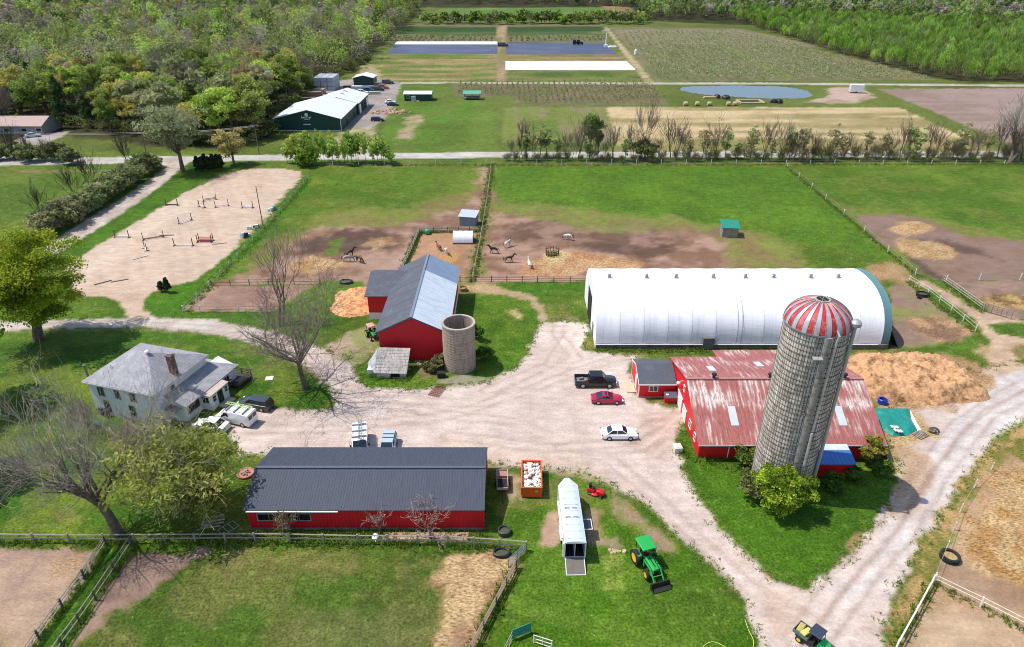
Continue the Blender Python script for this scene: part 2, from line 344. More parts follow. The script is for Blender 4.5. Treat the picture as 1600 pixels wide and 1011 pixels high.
    zone('paddock_dirt', '8e7360', [(1335, 340), (1400, 337), (1460, 348), (1510, 366), (1600, 376), (1900, 380), (1900, 442), (1480, 442), (1436, 415), (1374, 376)], 1.8, 2.5, '937a6e', 5, (.05, .1, .85))
    zone('paddock_dirt', '5d4940', [(1430, 372), (1480, 375), (1545, 392), (1552, 404), (1500, 398), (1450, 385)], 2, 2.5, k=GV, al=.8)
    zone('straw_litter', 'd9b687', [(1392, 356), (1405, 347), (1432, 345), (1455, 352), (1450, 364), (1420, 370), (1398, 366)], 1, 1.2, 'c49f70', 2, ST, bump=.3)
    zone('straw_litter', 'd6b486', [(1394, 380), (1410, 372), (1450, 376), (1490, 388), (1502, 402), (1470, 408), (1420, 402)], 1.2, 1.4, 'bf9a6c', 2, ST, bump=.3)
    zone('paddock_dirt', '5e4c44', [(1414, 400), (1424, 402), (1456, 420), (1482, 440), (1470, 442), (1440, 425)], .8, .8, k=GV, al=.9)
    zone('paddock_dirt', '8d7468', [(1486, 440), (1900, 438), (1900, 505), (1564, 500), (1530, 470)], .8, 1, 'a08474', 4, GV)
    zone('straw_litter', 'd0ae74', [(1538, 468), (1560, 460), (1620, 462), (1660, 470), (1640, 482), (1575, 484), (1545, 478)], 1, 1.5, '8f7048', 1.6, ST, bump=.25)
    zone('grass', '57902a', [(1420, 440), (1440, 436), (1475, 440), (1560, 495), (1555, 505), (1500, 470), (1520, 520), (1535, 545), (1480, 560), (1380, 555), (1390, 540), (1500, 540)], .8, 1, '6a9c34', 3, G)
    zone('paddock_dirt', '9c8074', [(1386, 447), (1430, 442), (1512, 510), (1516, 525), (1440, 545), (1395, 546)], .6, .9, '8f9058', 4, (.1, .1, .8))
    zone('straw_litter', 'd0a880', [(1425, 500), (1470, 496), (1515, 512), (1518, 522), (1470, 535), (1430, 520)], 1, 1.5, '9a7a5e', 1.8, ST, al=.9, bump=.15)
    # --- main drive and yard
    zone('grass', '5c9420', [(-80, 455), (200, 470), (240, 500), (420, 490), (500, 440), (570, 440), (580, 470), (510, 520), (400, 560), (340, 640), (100, 640), (-80, 600)], 1, 1, '6fa02c', 5, G)
    zone('grass', '4f9a16', [(222, 470), (240, 456), (300, 441), (402, 363), (474, 276), (490, 268), (480, 300), (420, 365), (330, 445), (282, 487), (420, 490), (400, 505), (245, 500)], .5, .6, '5f9624', 3, G)
    zone('grass', '4d8720', [(-60, 540), (400, 535), (520, 600), (520, 640), (380, 640), (300, 700), (200, 840), (-60, 840)], 1, 2, '7aa036', 4, G)
    global YARD
    YARD = [(385, 508), (430, 517), (470, 536), (510, 545), (560, 567), (553, 576), (557, 592), (582, 606), (640, 609), (700, 604), (762, 596), (800, 580), (825, 555), (832, 530), (845, 503), (870, 500), (918, 506), (918, 528), (912, 545), (990, 556), (1000, 566), (990, 600), (1040, 625), (1075, 640), (1068, 660), (1056, 690), (1068, 735), (1092, 780), (1122, 822), (1172, 872), (1215, 908), (1255, 920), (1295, 898), (1348, 842), (1398, 766), (1402, 715), (1385, 690), (1380, 640), (1440, 600), (1530, 575), (1600, 565), (1800, 540), (1800, 640), (1600, 655), (1560, 682), (1524, 730), (1474, 800), (1424, 880), (1388, 960), (1382, 1011), (1382, 1300), (1192, 1300), (1184, 1000), (1164, 942), (1120, 892), (1062, 842), (1012, 792), (962, 762), (930, 746), (890, 736), (846, 733), (790, 727), (760, 722), (720, 715), (430, 712), (400, 708), (372, 712), (368, 690), (345, 668), (372, 640), (420, 634), (470, 642), (515, 641), (528, 626), (508, 600), (474, 570), (432, 550), (402, 536), (385, 524)]
    zone('grass', '58901e', [(540, 560), (585, 500), (740, 460), (825, 460), (850, 490), (830, 560), (760, 600), (640, 612), (560, 600)], 1, 1, '6fa02e', 3, G)
    zone('arena_sand', 'd2b8a3', [(180, 440), (262, 447), (238, 456), (224, 468), (222, 482), (232, 492), (250, 500), (196, 501), (196, 486), (186, 472), (165, 463), (120, 462), (112, 440)], .5, .4, 'c8ad98', 5, GV)
    zone('gravel_yard', 'dfcec4', YARD, .5, .55, 'd4c1b6', 6, GV, stripe=(.1, 1.1, 'cab6aa', .3), wl=1.6)
    zone('gravel_yard', 'c4a898', [(500, 545), (548, 520), (585, 502), (602, 522), (592, 545), (556, 568), (520, 560)], 1, 1.2, '9a9a68', 3, GV, al=.9)
    zone('farm_drive', 'd3c8bf', [(-60, 505), (0, 503), (100, 500), (203, 497), (260, 497), (340, 500), (390, 512), (432, 523), (420, 545), (400, 540), (370, 530), (300, 517), (220, 511), (100, 513), (0, 517), (-60, 520)], .4, .5, 'c2b5aa', 3, GV, stripe=('edge', .8, 'b3a498', .4))
    zone('gravel_yard', 'c9b09c', [(700, 690), (860, 700), (1000, 760), (960, 765), (840, 738), (700, 730)], 2, 2.5, 'd8c2a8', 3, GV, al=.6)
    zone('gravel_yard', 'b99c88', [(1000, 650), (1060, 640), (1060, 700), (1030, 720), (1000, 690)], 2.5, 3, k=GV, al=.55)
    zone('gravel_yard', 'cfa98c', [(1120, 850), (1180, 905), (1200, 990), (1260, 960), (1250, 925), (1200, 905)], 2, 2.5, k=GV, al=.45)
    zone('gravel_yard', 'e3dedd', [(1600, 560), (1700, 545), (1700, 630), (1600, 648), (1540, 690), (1490, 760), (1430, 850), (1380, 920), (1320, 930), (1360, 860), (1420, 760), (1470, 680), (1520, 620)], 1.5, 1.5, 'd0c8c6', 2.5, GV, al=.8, stripe=('edge', 1.0, 'bdb4b2', .4))
    zone('gravel_yard', 'd0b494', [(1380, 700), (1420, 690), (1450, 720), (1440, 780), (1400, 800), (1405, 740)], 1.5, 2, 'c4a078', 2, (0, .6, .4), al=.8)
    zone('grass', '5a8c2a', [(984, 570), (992, 565), (1070, 600), (1072, 630), (1052, 640), (1010, 628), (990, 612)], .5, .8, '9c9458', 1.5, G)
    zone('grass', '568e26', [(916, 520), (926, 534), (1130, 545), (1130, 552), (990, 553), (912, 548)], .6, .7, '8a9a48', 2, G)
    zone('grass', '7f9a48', [(845, 470), (915, 470), (918, 500), (850, 503)], 1.5, 2, '62922c', 3, G)
    zone('grass', '4e9420', [(772, 440), (918, 440), (918, 460), (850, 462), (780, 456)], .5, .7, '62922c', 3, G)
    zone('farm_track', 'bfa48c', [(745, 445), (800, 455), (830, 460), (848, 478), (856, 500), (842, 505), (840, 490), (825, 470), (795, 463), (745, 455)], .5, .6, 'a8926e', 2, GV, al=.95)
    zone('straw_litter', 'd6b68c', [(722, 448), (760, 443), (790, 452), (775, 460), (740, 458)], 1, 1.5, k=ST, al=.8)
    zone('straw_litter', 'd9c590', [(795, 487), (806, 484), (818, 492), (812, 499), (800, 495)], .6, 1, k=ST, al=.85)
    zone('bare_soil', 'b6aca0', [(690, 598), (730, 585), (775, 590), (790, 580), (770, 596), (720, 604)], .8, 1, k=GV, al=.7)
    zone('bare_soil', '8d8358', [(650, 560), (690, 560), (690, 592), (650, 592)], .8, 1, 'a89a80', 1.5, MIX, al=.8)
    def track(pts, c, al, gauge=.8, w=.28, mid=None):
        P = [at(*p)[:2] for p in pts]; m = (X > min(p[0] for p in P)-4) & (X < max(p[0] for p in P)+4) & (Y > min(p[1] for p in P)-4) & (Y < max(p[1] for p in P)+4)
        x, y = X[m], Y[m]; d = np.full(x.shape, 1e9)
        x = x+.5*(fbm(x/6, y/6, 3, 2)-.5); y = y+.5*(fbm(x/6, y/6, 4, 2)-.5)
        for (ax, ay), (bx, by) in zip(P[:-1], P[1:]):
            ex, ey = bx-ax, by-ay; q = np.clip(((x-ax)*ex+(y-ay)*ey)/(ex*ex+ey*ey+1e-9), 0, 1); d = np.minimum(d, np.hypot(x-ax-q*ex, y-ay-q*ey))
        a = np.exp(-((d-gauge)/w)**2)*al*(.4+1.1*fbm(x/2.5, y/2.5, 8, 3)); a = np.clip(a, 0, 1)[:, None]; rgb[m] = rgb[m]*(1-a)+np.array(lin(c))*a
        if mid: a = (np.exp(-(d/.35)**2)*.5*np.clip(fbm(x/1.2, y/1.2, 9, 3)*2-.6, 0, 1))[:, None]; rgb[m] = rgb[m]*(1-a)+np.array(lin(mid))*a
    for pts in ([(0, 510), (200, 505), (340, 514), (420, 533), (520, 600), (640, 640), (800, 660), (960, 720), (1060, 810), (1170, 915), (1270, 970), (1330, 1020)], [(420, 533), (500, 585), (560, 625), (760, 630), (900, 560), (870, 520), (880, 495)], [(370, 670), (500, 670), (700, 650), (850, 600), (960, 560), (990, 556)], [(700, 680), (850, 700), (1000, 700), (1055, 650)], [(1240, 1000), (1290, 930), (1370, 850), (1440, 740), (1500, 660), (1600, 600)], [(1270, 1010), (1330, 930), (1410, 840), (1470, 740), (1540, 650), (1620, 610)], [(880, 700), (980, 690), (1030, 660)], [(760, 610), (860, 570), (890, 520)]):
        track(pts, 'b09686', .45); track([(a_+14, b_+5) for a_, b_ in pts], 'ecdcd2', .25, .8, .35)
    track([(275, 250), (240, 283), (150, 345), (70, 400), (0, 440)], 'a89888', .5, .9, .35, 'a89c78')
    track([(800, 258), (1600, 258)], '8a9450', .3)
    # --- right-hand yard: straw, track up to the paddocks
    zone('straw_litter', 'd4b284', [(1320, 556), (1480, 556), (1545, 575), (1560, 610), (1500, 640), (1430, 650), (1400, 700), (1375, 690), (1370, 640)], 1.5, 2, 'bf9870', 2.5, ST)
    zone('straw_litter', 'dcc08c', [(1415, 640), (1440, 655), (1470, 680), (1440, 695), (1400, 690)], 1, 1.5, 'cfae7c', 1.5, ST)
    zone('farm_track', 'cdb296', [(1425, 440), (1442, 436), (1490, 462), (1530, 487), (1600, 500), (1700, 500), (1700, 560), (1560, 585), (1540, 560), (1546, 530), (1520, 500), (1470, 462)], .8, 1, 'b99c84', 3, GV)
    zone('straw_litter', 'd9b890', [(1515, 545), (1535, 538), (1555, 545), (1545, 556), (1520, 556)], 1, 1.5, k=ST, al=.9)
    zone('grass', '5f9030', [(1545, 508), (1700, 500), (1700, 525), (1560, 526)], .6, .8, k=G)
    zone('grass', '8a9450', [(1575, 545), (1590, 535), (1700, 530), (1700, 560), (1600, 570)], 1, 1.5, k=G, al=.8)
    # --- triangle of lawn by the tall silo
    zone('grass', '5a9620', [(1068, 662), (1078, 660), (1095, 700), (1130, 715), (1390, 735), (1402, 752), (1392, 772), (1346, 838), (1292, 896), (1252, 918), (1215, 905), (1176, 870), (1126, 820), (1098, 778), (1072, 730), (1060, 690)], .35, .6, '4f8a1c', 4, G, stripe=(.6, 1.15, '6ba030', .35))
    zone('bare_soil', 'b98f72', [(1322, 842), (1345, 830), (1350, 845), (1330, 860)], .5, .6, k=GV, al=.7)
    zone('straw_litter', 'c9ad72', [(1390, 715), (1404, 730), (1400, 750), (1380, 740)], .8, 1, k=ST, al=.7)
    # --- bottom right
    zone('straw_litter', 'cdb078', [(1570, 672), (1640, 650), (1640, 700), (1560, 730), (1490, 830), (1450, 920), (1410, 1011), (1404, 1200), (1380, 1200), (1384, 1000), (1420, 885), (1470, 800), (1520, 730)], .6, .9, '8f9048', 1.6, (.35, .65, 0))
    zone('paddock_dirt', 'c8a886', [(1600, 690), (1900, 660), (1900, 1300), (1404, 1300), (1412, 1011), (1452, 920), (1490, 832), (1540, 745)], .5, .7, 'bf9a78', 3, (0, .5, .5))
    zone('straw_litter', 'd8b684', [(1560, 730), (1700, 700), (1700, 880), (1580, 910), (1500, 860), (1510, 810)], 2, 2.5, 'c4975f', 1.8, ST, bump=.2)
    zone('paddock_dirt', 'a58a74', [(1462, 910), (1480, 870), (1520, 880), (1600, 930), (1700, 940), (1700, 980), (1560, 940)], 1.2, 1.5, '9a7e68', 2, GV, al=.8)
    zone('paddock_dirt', 'ccb294', [(1430, 960), (1480, 945), (1600, 990), (1700, 1000), (1700, 1200), (1412, 1200)], 1.2, 1.2, 'bfa286', 3, GV, al=.8)
    zone('grass', '6f9438', [(1566, 702), (1600, 682), (1680, 676), (1690, 715), (1600, 722)], .5, .6, '8a9a48', 2, G, al=.9)
    # --- front lawn and bottom paddocks
    zone('grass', '549018', [(760, 735), (850, 738), (930, 752), (960, 768), (1012, 798), (1060, 846), (1116, 896), (1160, 945), (1180, 1011), (1186, 1300), (700, 1300), (800, 880), (820, 860), (760, 840)], .4, .7, '65992a', 4, G, stripe=(1.25, 1.15, '7aa83c', .4))
    zone('grass', '8f9854', [(760, 735), (850, 738), (930, 752), (1000, 800), (1060, 850), (1050, 870), (980, 830), (930, 800), (850, 790), (780, 800)], 1.2, 2.5, '7a9a3c', 2, (.7, .2, .1), al=.75)
    zone('bare_soil', 'b29a84', [(955, 770), (985, 790), (1040, 840), (1060, 865), (1030, 860), (985, 825), (960, 795)], .8, 1.6, '8c9450', 1.5, (.3, .1, .6), al=.85)
    zone('bare_soil', 'c0a08a', [(852, 802), (876, 796), (880, 850), (850, 850)], .6, .8, 'a88c76', 2, GV)
    zone('bare_soil', 'b89a82', [(908, 790), (935, 800), (942, 848), (915, 852)], .6, .9, 'a08a62', 2, GV, al=.9)
    zone('bare_soil', 'c2aa98', [(790, 742), (815, 745), (815, 775), (800, 780), (788, 770)], .8, 1, k=GV, al=.8)
    zone('bare_soil', 'a8937c', [(948, 843), (965, 840), (972, 856), (952, 860)], .4, .6, k=GV, al=.8)
    zone('grass', '7fae3c', [(941, 866), (974, 864), (978, 921), (941, 921)], .2, .25, '96b854', 2, G)
    zone('grass', '7a8f48', [(-200, 855), (820, 862), (800, 890), (742, 1020), (640, 1300), (-300, 1300)], .6, .8, '58842a', 5, G)
    zone('grass', '94965c', [(340, 862), (700, 862), (720, 900), (600, 900), (420, 890), (330, 880)], 1.5, 2.5, '7c9040', 2, (.8, .2, 0), al=.7)
    zone('grass', '84905a', [(480, 960), (600, 950), (680, 990), (660, 1060), (470, 1060)], 2, 3, k=(.8, .2, 0), al=.55)
    zone('paddock_dirt', 'b09484', [(-200, 858), (162, 858), (150, 880), (60, 1000), (30, 1060), (-300, 1100)], .5, .8, 'c0a48c', 3, (0, .3, .7))
    zone('paddock_dirt', '8c9058', [(-200, 1010), (20, 985), (40, 1020), (-100, 1100)], 1.5, 2, k=G, al=.35)
    zone('paddock_dirt', 'c6a27a', [(80, 870), (140, 866), (120, 900), (90, 900)], 1, 1.5, k=ST, al=.6)
    zone('paddock_dirt', '94786c', [(205, 862), (320, 864), (285, 892), (230, 930), (160, 965), (115, 1020), (90, 1100), (60, 1100), (110, 1011), (150, 940)], 1, 1.6, 'a88c7c', 3, (0, .2, .8))
    zone('straw_litter', 'd8b888', [(700, 868), (790, 866), (806, 885), (790, 920), (755, 975), (738, 1025), (720, 1100), (650, 1100), (668, 1011), (690, 950), (676, 900)], 1.2, 1.8, 'b8936c', 2, ST, bump=.15)
    zone('paddock_dirt', '8a6a5a', [(700, 980), (730, 975), (725, 1020), (690, 1030)], 1, 1.5, k=GV, al=.6)
    zone('grass', '4f8e1c', [(160, 862), (205, 862), (150, 940), (110, 1011), (70, 1100), (20, 1100), (60, 1011)], .5, .5, '427c18', 2, G)
    zone('grass', '9aa85a', [(75, 800), (110, 790), (125, 805), (95, 815)], .8, 1, k=G, al=.7)
    zone('grass', 'a3b04a', [(120, 590), (260, 545), (340, 560), (300, 580), (150, 640)], 3, 4, k=G, al=.35)
    # pond bed
    POND = [(1050, 137), (1100, 133.5), (1200, 133), (1252, 138), (1275, 147), (1262, 153), (1200, 154), (1130, 150), (1085, 146)]
    for _ in range(2): POND = [q for i in range(len(POND)) for q in ((POND[i][0]*.75+POND[(i+1) % len(POND)][0]*.25, POND[i][1]*.75+POND[(i+1) % len(POND)][1]*.25), (POND[i][0]*.25+POND[(i+1) % len(POND)][0]*.75, POND[i][1]*.25+POND[(i+1) % len(POND)][1]*.75))]
    zone('pond_bank', '6f7a48', POND, 1.5, .6, k=G, cut=1.2)
    far = np.clip((Y-120)/250, 0, 1)
    dv = np.ones((ny, nx, 1))
    dv[..., 0] = .86+.28*fbm(X/1.3, Y/1.3, 41, 3)
    rgb *= dv
    g_ = kind[..., :1]; big = (.72+.56*fbm(X/9, Y/9, 51, 4))[..., None]
    rgb *= (.68-.31*g_-.12*kind[..., 1:2])*(1-g_*.85+g_*.85*big)
    rgb *= 1+g_*(np.array([.22, -.02, -.08]))
    # ---- split by class into objects that share vertices of the same sheet
    V = np.stack([X, Y, Zh], -1).reshape(-1, 3); R = rgb.reshape(-1, 3); K = kind.reshape(-1, 3)
    idx = np.arange(ny*nx).reshape(ny, nx)
    quads = np.stack([idx[:-1, :-1], idx[:-1, 1:], idx[1:, 1:], idx[1:, :-1]], -1).reshape(-1, 4)
    qc = cls[:-1, :-1].reshape(-1)
    mat = ground_mat()
    for ci, cn in enumerate(classes):
        q = quads[qc == ci]
        if not len(q): continue
        used, inv = np.unique(q.reshape(-1), return_inverse=True)
        me = bpy.data.meshes.new(cn); nv = len(used); nf = len(q)
        me.vertices.add(nv); me.vertices.foreach_set('co', V[used].astype(np.float32).ravel())
        me.loops.add(nf*4); me.loops.foreach_set('vertex_index', inv.astype(np.int32))
        me.polygons.add(nf); me.polygons.foreach_set('loop_start', np.arange(0, nf*4, 4, dtype=np.int32))
        me.polygons.foreach_set('use_smooth', np.ones(nf, bool))
        for nm, A in (('Col', R), ('Kind', K)):
            at_ = me.attributes.new(nm, 'FLOAT_COLOR', 'POINT')
            at_.data.foreach_set('color', np.concatenate([A[used], np.ones((nv, 1))], 1).astype(np.float32).ravel())
        me.materials.append(mat); me.update(); me.validate()
        o = bpy.data.objects.new(cn, me); COL.objects.link(o); tag(o, kind='structure')
    # pond water
    m = bpy.data.materials.new('pond water'); m.use_nodes = True; b = m.node_tree.nodes['Principled BSDF']
    b.inputs['Base Color'].default_value = (.06, .085, .11, 1); b.inputs['Roughness'].default_value = .18; b.inputs['Specular IOR Level'].default_value = .4
    nz = N(m.node_tree, 'ShaderNodeTexNoise', Scale=1.2, Detail=3.0); bp = N(m.node_tree, 'ShaderNodeBump', Strength=.25, Distance=.1)
    tcw = N(m.node_tree, 'ShaderNodeTexCoord'); m.node_tree.links.new(tcw.outputs['Object'], nz.inputs['Vector'])
    m.node_tree.links.new(nz.outputs['Fac'], bp.inputs['Height']); m.node_tree.links.new(bp.outputs[0], b.inputs['Normal'])
    w = MB(); P = [at(*p) for p in POND]; cx = sum((p for p in P), Vector())/len(P)
    w.add([(p.x+(p.x-cx.x)*.03, p.y+(p.y-cx.y)*.03, -.12) for p in P], [tuple(range(len(P)))])
    o = w.obj('pond_water', m, fix=False); tag(o, kind='structure')
    # row covers and plastic mulch: sheets lying on the beds
def ground_mat():
    m = bpy.data.materials.new('ground'); m.use_nodes = True; t = m.node_tree; L = t.links.new; b = t.nodes['Principled BSDF']
    b.inputs['Roughness'].default_value = .9; b.inputs['Specular IOR Level'].default_value = .15
    col = N(t, 'ShaderNodeAttribute', attribute_name='Col'); kd = N(t, 'ShaderNodeAttribute', attribute_name='Kind')
    sp = N(t, 'ShaderNodeSeparateColor'); L(kd.outputs['Color'], sp.inputs[0])
    tc = N(t, 'ShaderNodeTexCoord')
    def noise(scale, det, stretch=None, rough=.6):
        n = N(t, 'ShaderNodeTexNoise', Scale=scale, Detail=det, Roughness=rough)
        if stretch:
            mp = N(t, 'ShaderNodeMapping'); mp.inputs['Scale'].default_value = stretch; mp.inputs['Rotation'].default_value = (0, 0, .5)
            L(tc.outputs['Object'], mp.inputs['Vector']); L(mp.outputs[0], n.inputs['Vector'])
        else: L(tc.outputs['Object'], n.inputs['Vector'])
        return n.outputs['Fac']
    def rng(src, a, b_, c, d):
        r = N(t, 'ShaderNodeMapRange'); L(src, r.inputs['Value'])
        for k, v in zip(('From Min', 'From Max', 'To Min', 'To Max'), (a, b_, c, d)): r.inputs[k].default_value = v
        return r.outputs[0]
    def mul(a, b_):
        q = N(t, 'ShaderNodeMath', operation='MULTIPLY'); L(a, q.inputs[0])
        if isinstance(b_, float): q.inputs[1].default_value = b_
        else: L(b_, q.inputs[1])
        return q.outputs[0]
    def lerp1(f, v):     # 1 + f*(v-1)
        q = N(t, 'ShaderNodeMix', data_type='FLOAT'); L(f, q.inputs['Factor']); q.inputs['A'].default_value = 1.0; L(v, q.inputs['B']); return q.outputs['Result']
    g1 = noise(3.6, 5, None, .8); g2 = noise(.55, 4)
    gf = mul(rng(g1, .36, .64, .38, 1.62), rng(g2, .35, .65, .82, 1.18))
    s1 = noise(2.4, 5, (1, 2.0, 1), .8)
    sf = rng(s1, .36, .62, .3, 1.5)
    v1 = noise(3.0, 5, None, .8); v2 = noise(.35, 5, (1, 3, 1))
    vf = mul(rng(v1, .35, .65, .82, 1.16), rng(v2, .35, .65, .88, 1.1))
    f = mul(mul(lerp1(sp.outputs[0], gf), lerp1(sp.outputs[1], sf)), lerp1(sp.outputs[2], vf))
    sc = N(t, 'ShaderNodeVectorMath', operation='SCALE'); L(col.outputs['Color'], sc.inputs[0]); L(f, sc.inputs['Scale'])
    # dry blades and dandelions in the grass
    h1 = noise(1.1, 5, None, .7)
    mx = N(t, 'ShaderNodeMix', data_type='RGBA'); L(mul(rng(h1, .56, .78, 0, .5), sp.outputs[0]), mx.inputs['Factor']); L(sc.outputs[0], mx.inputs['A']); mx.inputs['B'].default_value = (*[q*.8 for q in lin('a3a65a')], 1)
    vo = N(t, 'ShaderNodeTexVoronoi', Scale=1.6); L(tc.outputs['Object'], vo.inputs['Vector'])
    dn = mul(mul(rng(vo.outputs['Distance'], .05, .09, 1, 0), rng(g2, .5, .62, 0, .8)), sp.outputs[0])
    mx2 = N(t, 'ShaderNodeMix', data_type='RGBA'); L(dn, mx2.inputs['Factor']); L(mx.outputs['Result'], mx2.inputs['A']); mx2.inputs['B'].default_value = (*[q*.8 for q in lin('d8d8a0')], 1)
    # dark crumbs and stones on bare ground
    vp = N(t, 'ShaderNodeTexVoronoi', Scale=.75); L(tc.outputs['Object'], vp.inputs['Vector'])
    st = N(t, 'ShaderNodeMath', operation='SUBTRACT'); st.inputs[0].default_value = 1.0; L(sp.outputs[0], st.inputs[1])
    dk = mul(mul(rng(vp.outputs['Distance'], .04, .11, .55, 0), rng(v2, .5, .6, 0, 1)), st.outputs[0])
    mx3 = N(t, 'ShaderNodeMix', data_type='RGBA'); L(dk, mx3.inputs['Factor']); L(mx2.outputs['Result'], mx3.inputs['A']); mx3.inputs['B'].default_value = (*[q*.8 for q in lin('6e5a4c')], 1)
    L(mx3.outputs['Result'], b.inputs['Base Color'])
    bp = N(t, 'ShaderNodeBump', Strength=.55, Distance=.12); L(g1, bp.inputs['Height']); L(bp.outputs[0], b.inputs['Normal'])
    return m
ground()
# ---------------------------------------------------------------- paints and claddings
M = {}
M['red'] = pm('red boards', 'c60e22', .55, .14, 5, stretch=(3, 3, .15))
M['redb'] = pm('bright red boards', 'cc1020', .5, .1, 5, stretch=(3, 3, .15))
M['white'] = pm('white paint', 'e6e6e6', .5, .06, 2)
M['trim'] = pm('white trim', 'e2e0dc', .5, .05, 3)
M['dkroof'] = pm('dark blue grey steel roof', '3b414f', .75, .16, 1.4, stretch=(3, .35, 1))
M['shing'] = pm('grey asphalt shingles', '8b8c92', .9, .2, 5, 'a09fa4', (.45, .65), .8)
M['shingd'] = pm('dark asphalt shingles', '4b4f5a', .85, .18, 5, '5a5e69', (.5, .7), .5)
M['galv'] = pm('galvanised sheet', 'c2cbd4', .5, .08, 1.2, 'b2bec9', (.45, .6), .35, stretch=(1, 3, 1), metal=.1)
M['glass'] = pm('dark window glass', '15191d', .08, .1, 2, spec=.8)
M['conc'] = pm('weathered concrete', 'a59c92', .9, .14, 2.2, '877c70', (.5, .68), .8, stretch=(1, 1, .5))
M['concd'] = pm('dark footing concrete', '6f6c6a', .9, .2, 2, '4f4c4a', (.45, .6), 1)
M['dark'] = pm('dark opening', '1c1a19', .9, .2)
M['black'] = pm('black plastic', '1b1c1e', .5, .15)
M['steel'] = pm('grey steel', '8d9298', .4, .1, 2, metal=.5)
M['stl2'] = pm('pale weathered steel', 'a8acb0', .5, .12, 2, metal=.3)
M['wood'] = pm('grey weathered wood', '8f857a', .9, .2, 4, '6f665c', (.45, .65), 2, stretch=(1, 1, 1))
M['brick'] = pm('brown brick', '6e4a3e', .9, .2, 6, '8a6a5a', (.5, .6), 4)
M['grn'] = pm('dark green steel cladding', '0f3a34', .5, .1, 2, stretch=(3, 3, .2))
M['wroof'] = pm('white steel roof', 'd4dbe2', .45, .06, 1, stretch=(2, .3, 1))
M['plank'] = pm('pale plank', 'b8a88e', .8, .15, 4)
def rustmat():
    m = bpy.data.materials.new('rusting painted steel roof'); m.use_nodes = True; t = m.node_tree; b = t.nodes['Principled BSDF']; L = t.links.new
    tc = N(t, 'ShaderNodeTexCoord'); mp = N(t, 'ShaderNodeMapping'); mp.inputs['Scale'].default_value = (4.2, .5, .5); L(tc.outputs['Object'], mp.inputs['Vector'])
    def rg(src, a, c, lo=0, hi=1):
        r = N(t, 'ShaderNodeMapRange'); L(src, r.inputs['Value']); r.inputs['From Min'].default_value = a; r.inputs['From Max'].default_value = c; r.inputs['To Min'].default_value = lo; r.inputs['To Max'].default_value = hi; return r.outputs[0]
    def mix(f, a, c):
        x = N(t, 'ShaderNodeMix', data_type='RGBA'); L(f, x.inputs['Factor'])
        for s_, v in (('A', a), ('B', c)):
            if isinstance(v, str): x.inputs[s_].default_value = (*lin(v), 1)
            else: L(v, x.inputs[s_])
        return x.outputs['Result']
    n1 = N(t, 'ShaderNodeTexNoise', Scale=.8, Detail=6.0, Roughness=.7); L(mp.outputs[0], n1.inputs['Vector'])
    n2 = N(t, 'ShaderNodeTexNoise', Scale=1.6, Detail=8.0, Roughness=.75); L(mp.outputs[0], n2.inputs['Vector'])
    n3 = N(t, 'ShaderNodeTexNoise', Scale=.25, Detail=3.0); L(tc.outputs['Object'], n3.inputs['Vector'])
    sx = N(t, 'ShaderNodeSeparateXYZ'); L(tc.outputs['Object'], sx.inputs[0])
    a1 = N(t, 'ShaderNodeMath', operation='MULTIPLY_ADD'); L(n3.outputs['Fac'], a1.inputs[0]); a1.inputs[1].default_value = 1.0
    # the pale, bleached band lies on the upper sheets of the front slope
    band = rg(sx.outputs['Y'], 3.4, 4.4); band2 = rg(sx.outputs['Y'], 7.4, 8.6, 1, 0)
    bb = N(t, 'ShaderNodeMath', operation='MULTIPLY'); L(band, bb.inputs[0]); L(band2, bb.inputs[1])
    th = N(t, 'ShaderNodeMath', operation='MULTIPLY_ADD'); L(bb.outputs[0], th.inputs[0]); th.inputs[1].default_value = .1; L(n1.outputs['Fac'], th.inputs[2])
    t3 = N(t, 'ShaderNodeMath', operation='MULTIPLY_ADD'); L(n3.outputs['Fac'], t3.inputs[0]); t3.inputs[1].default_value = .5; L(th.outputs[0], t3.inputs[2]); t4 = N(t, 'ShaderNodeMath', operation='SUBTRACT'); L(t3.outputs[0], t4.inputs[0]); t4.inputs[1].default_value = .25
    pale = rg(t4.outputs[0], .52, .66)
    c = mix(pale, '9c5c5a', 'ddd2ce')
    rust = rg(n2.outputs['Fac'], .48, .58, 0, .9)
    c = mix(rust, c, '7a4632')
    L(c, b.inputs['Base Color']); b.inputs['Roughness'].default_value = .55
    return m
M['rust'] = rustmat()
def ribs(mb, a, b, c, d, sp=.6, w=.06, h=.035, mi=0, skip=0):
    a, b, c, d = map(Vector, (a, b, c, d)); n = max(2, int((b-a).length/sp)); nr = (b-a).cross(d-a).normalized()
    if nr.z < 0: nr = -nr
    e = (b-a).normalized()*w/2
    for i in range(n+1):
        t = i/n; p = a.lerp(b, t)+nr*h; q = d.lerp(c, t)+nr*h
        if nr.dot((e*2).cross(q-p)) > 0: mb.slab([p-e, p+e, q+e, q-e], h*.9, mi)
        else: mb.slab([p+e, p-e, q-e, q+e], h*.9, mi)
def plane(mb, pts, th, mi=0):
    P = [Vector(p) for p in pts]; nr = Vector()
    for i in range(len(P)): nr += P[i].cross(P[(i+1) % len(P)])
    if nr.z < 0: P = P[::-1]
    mb.slab(P, th, mi)
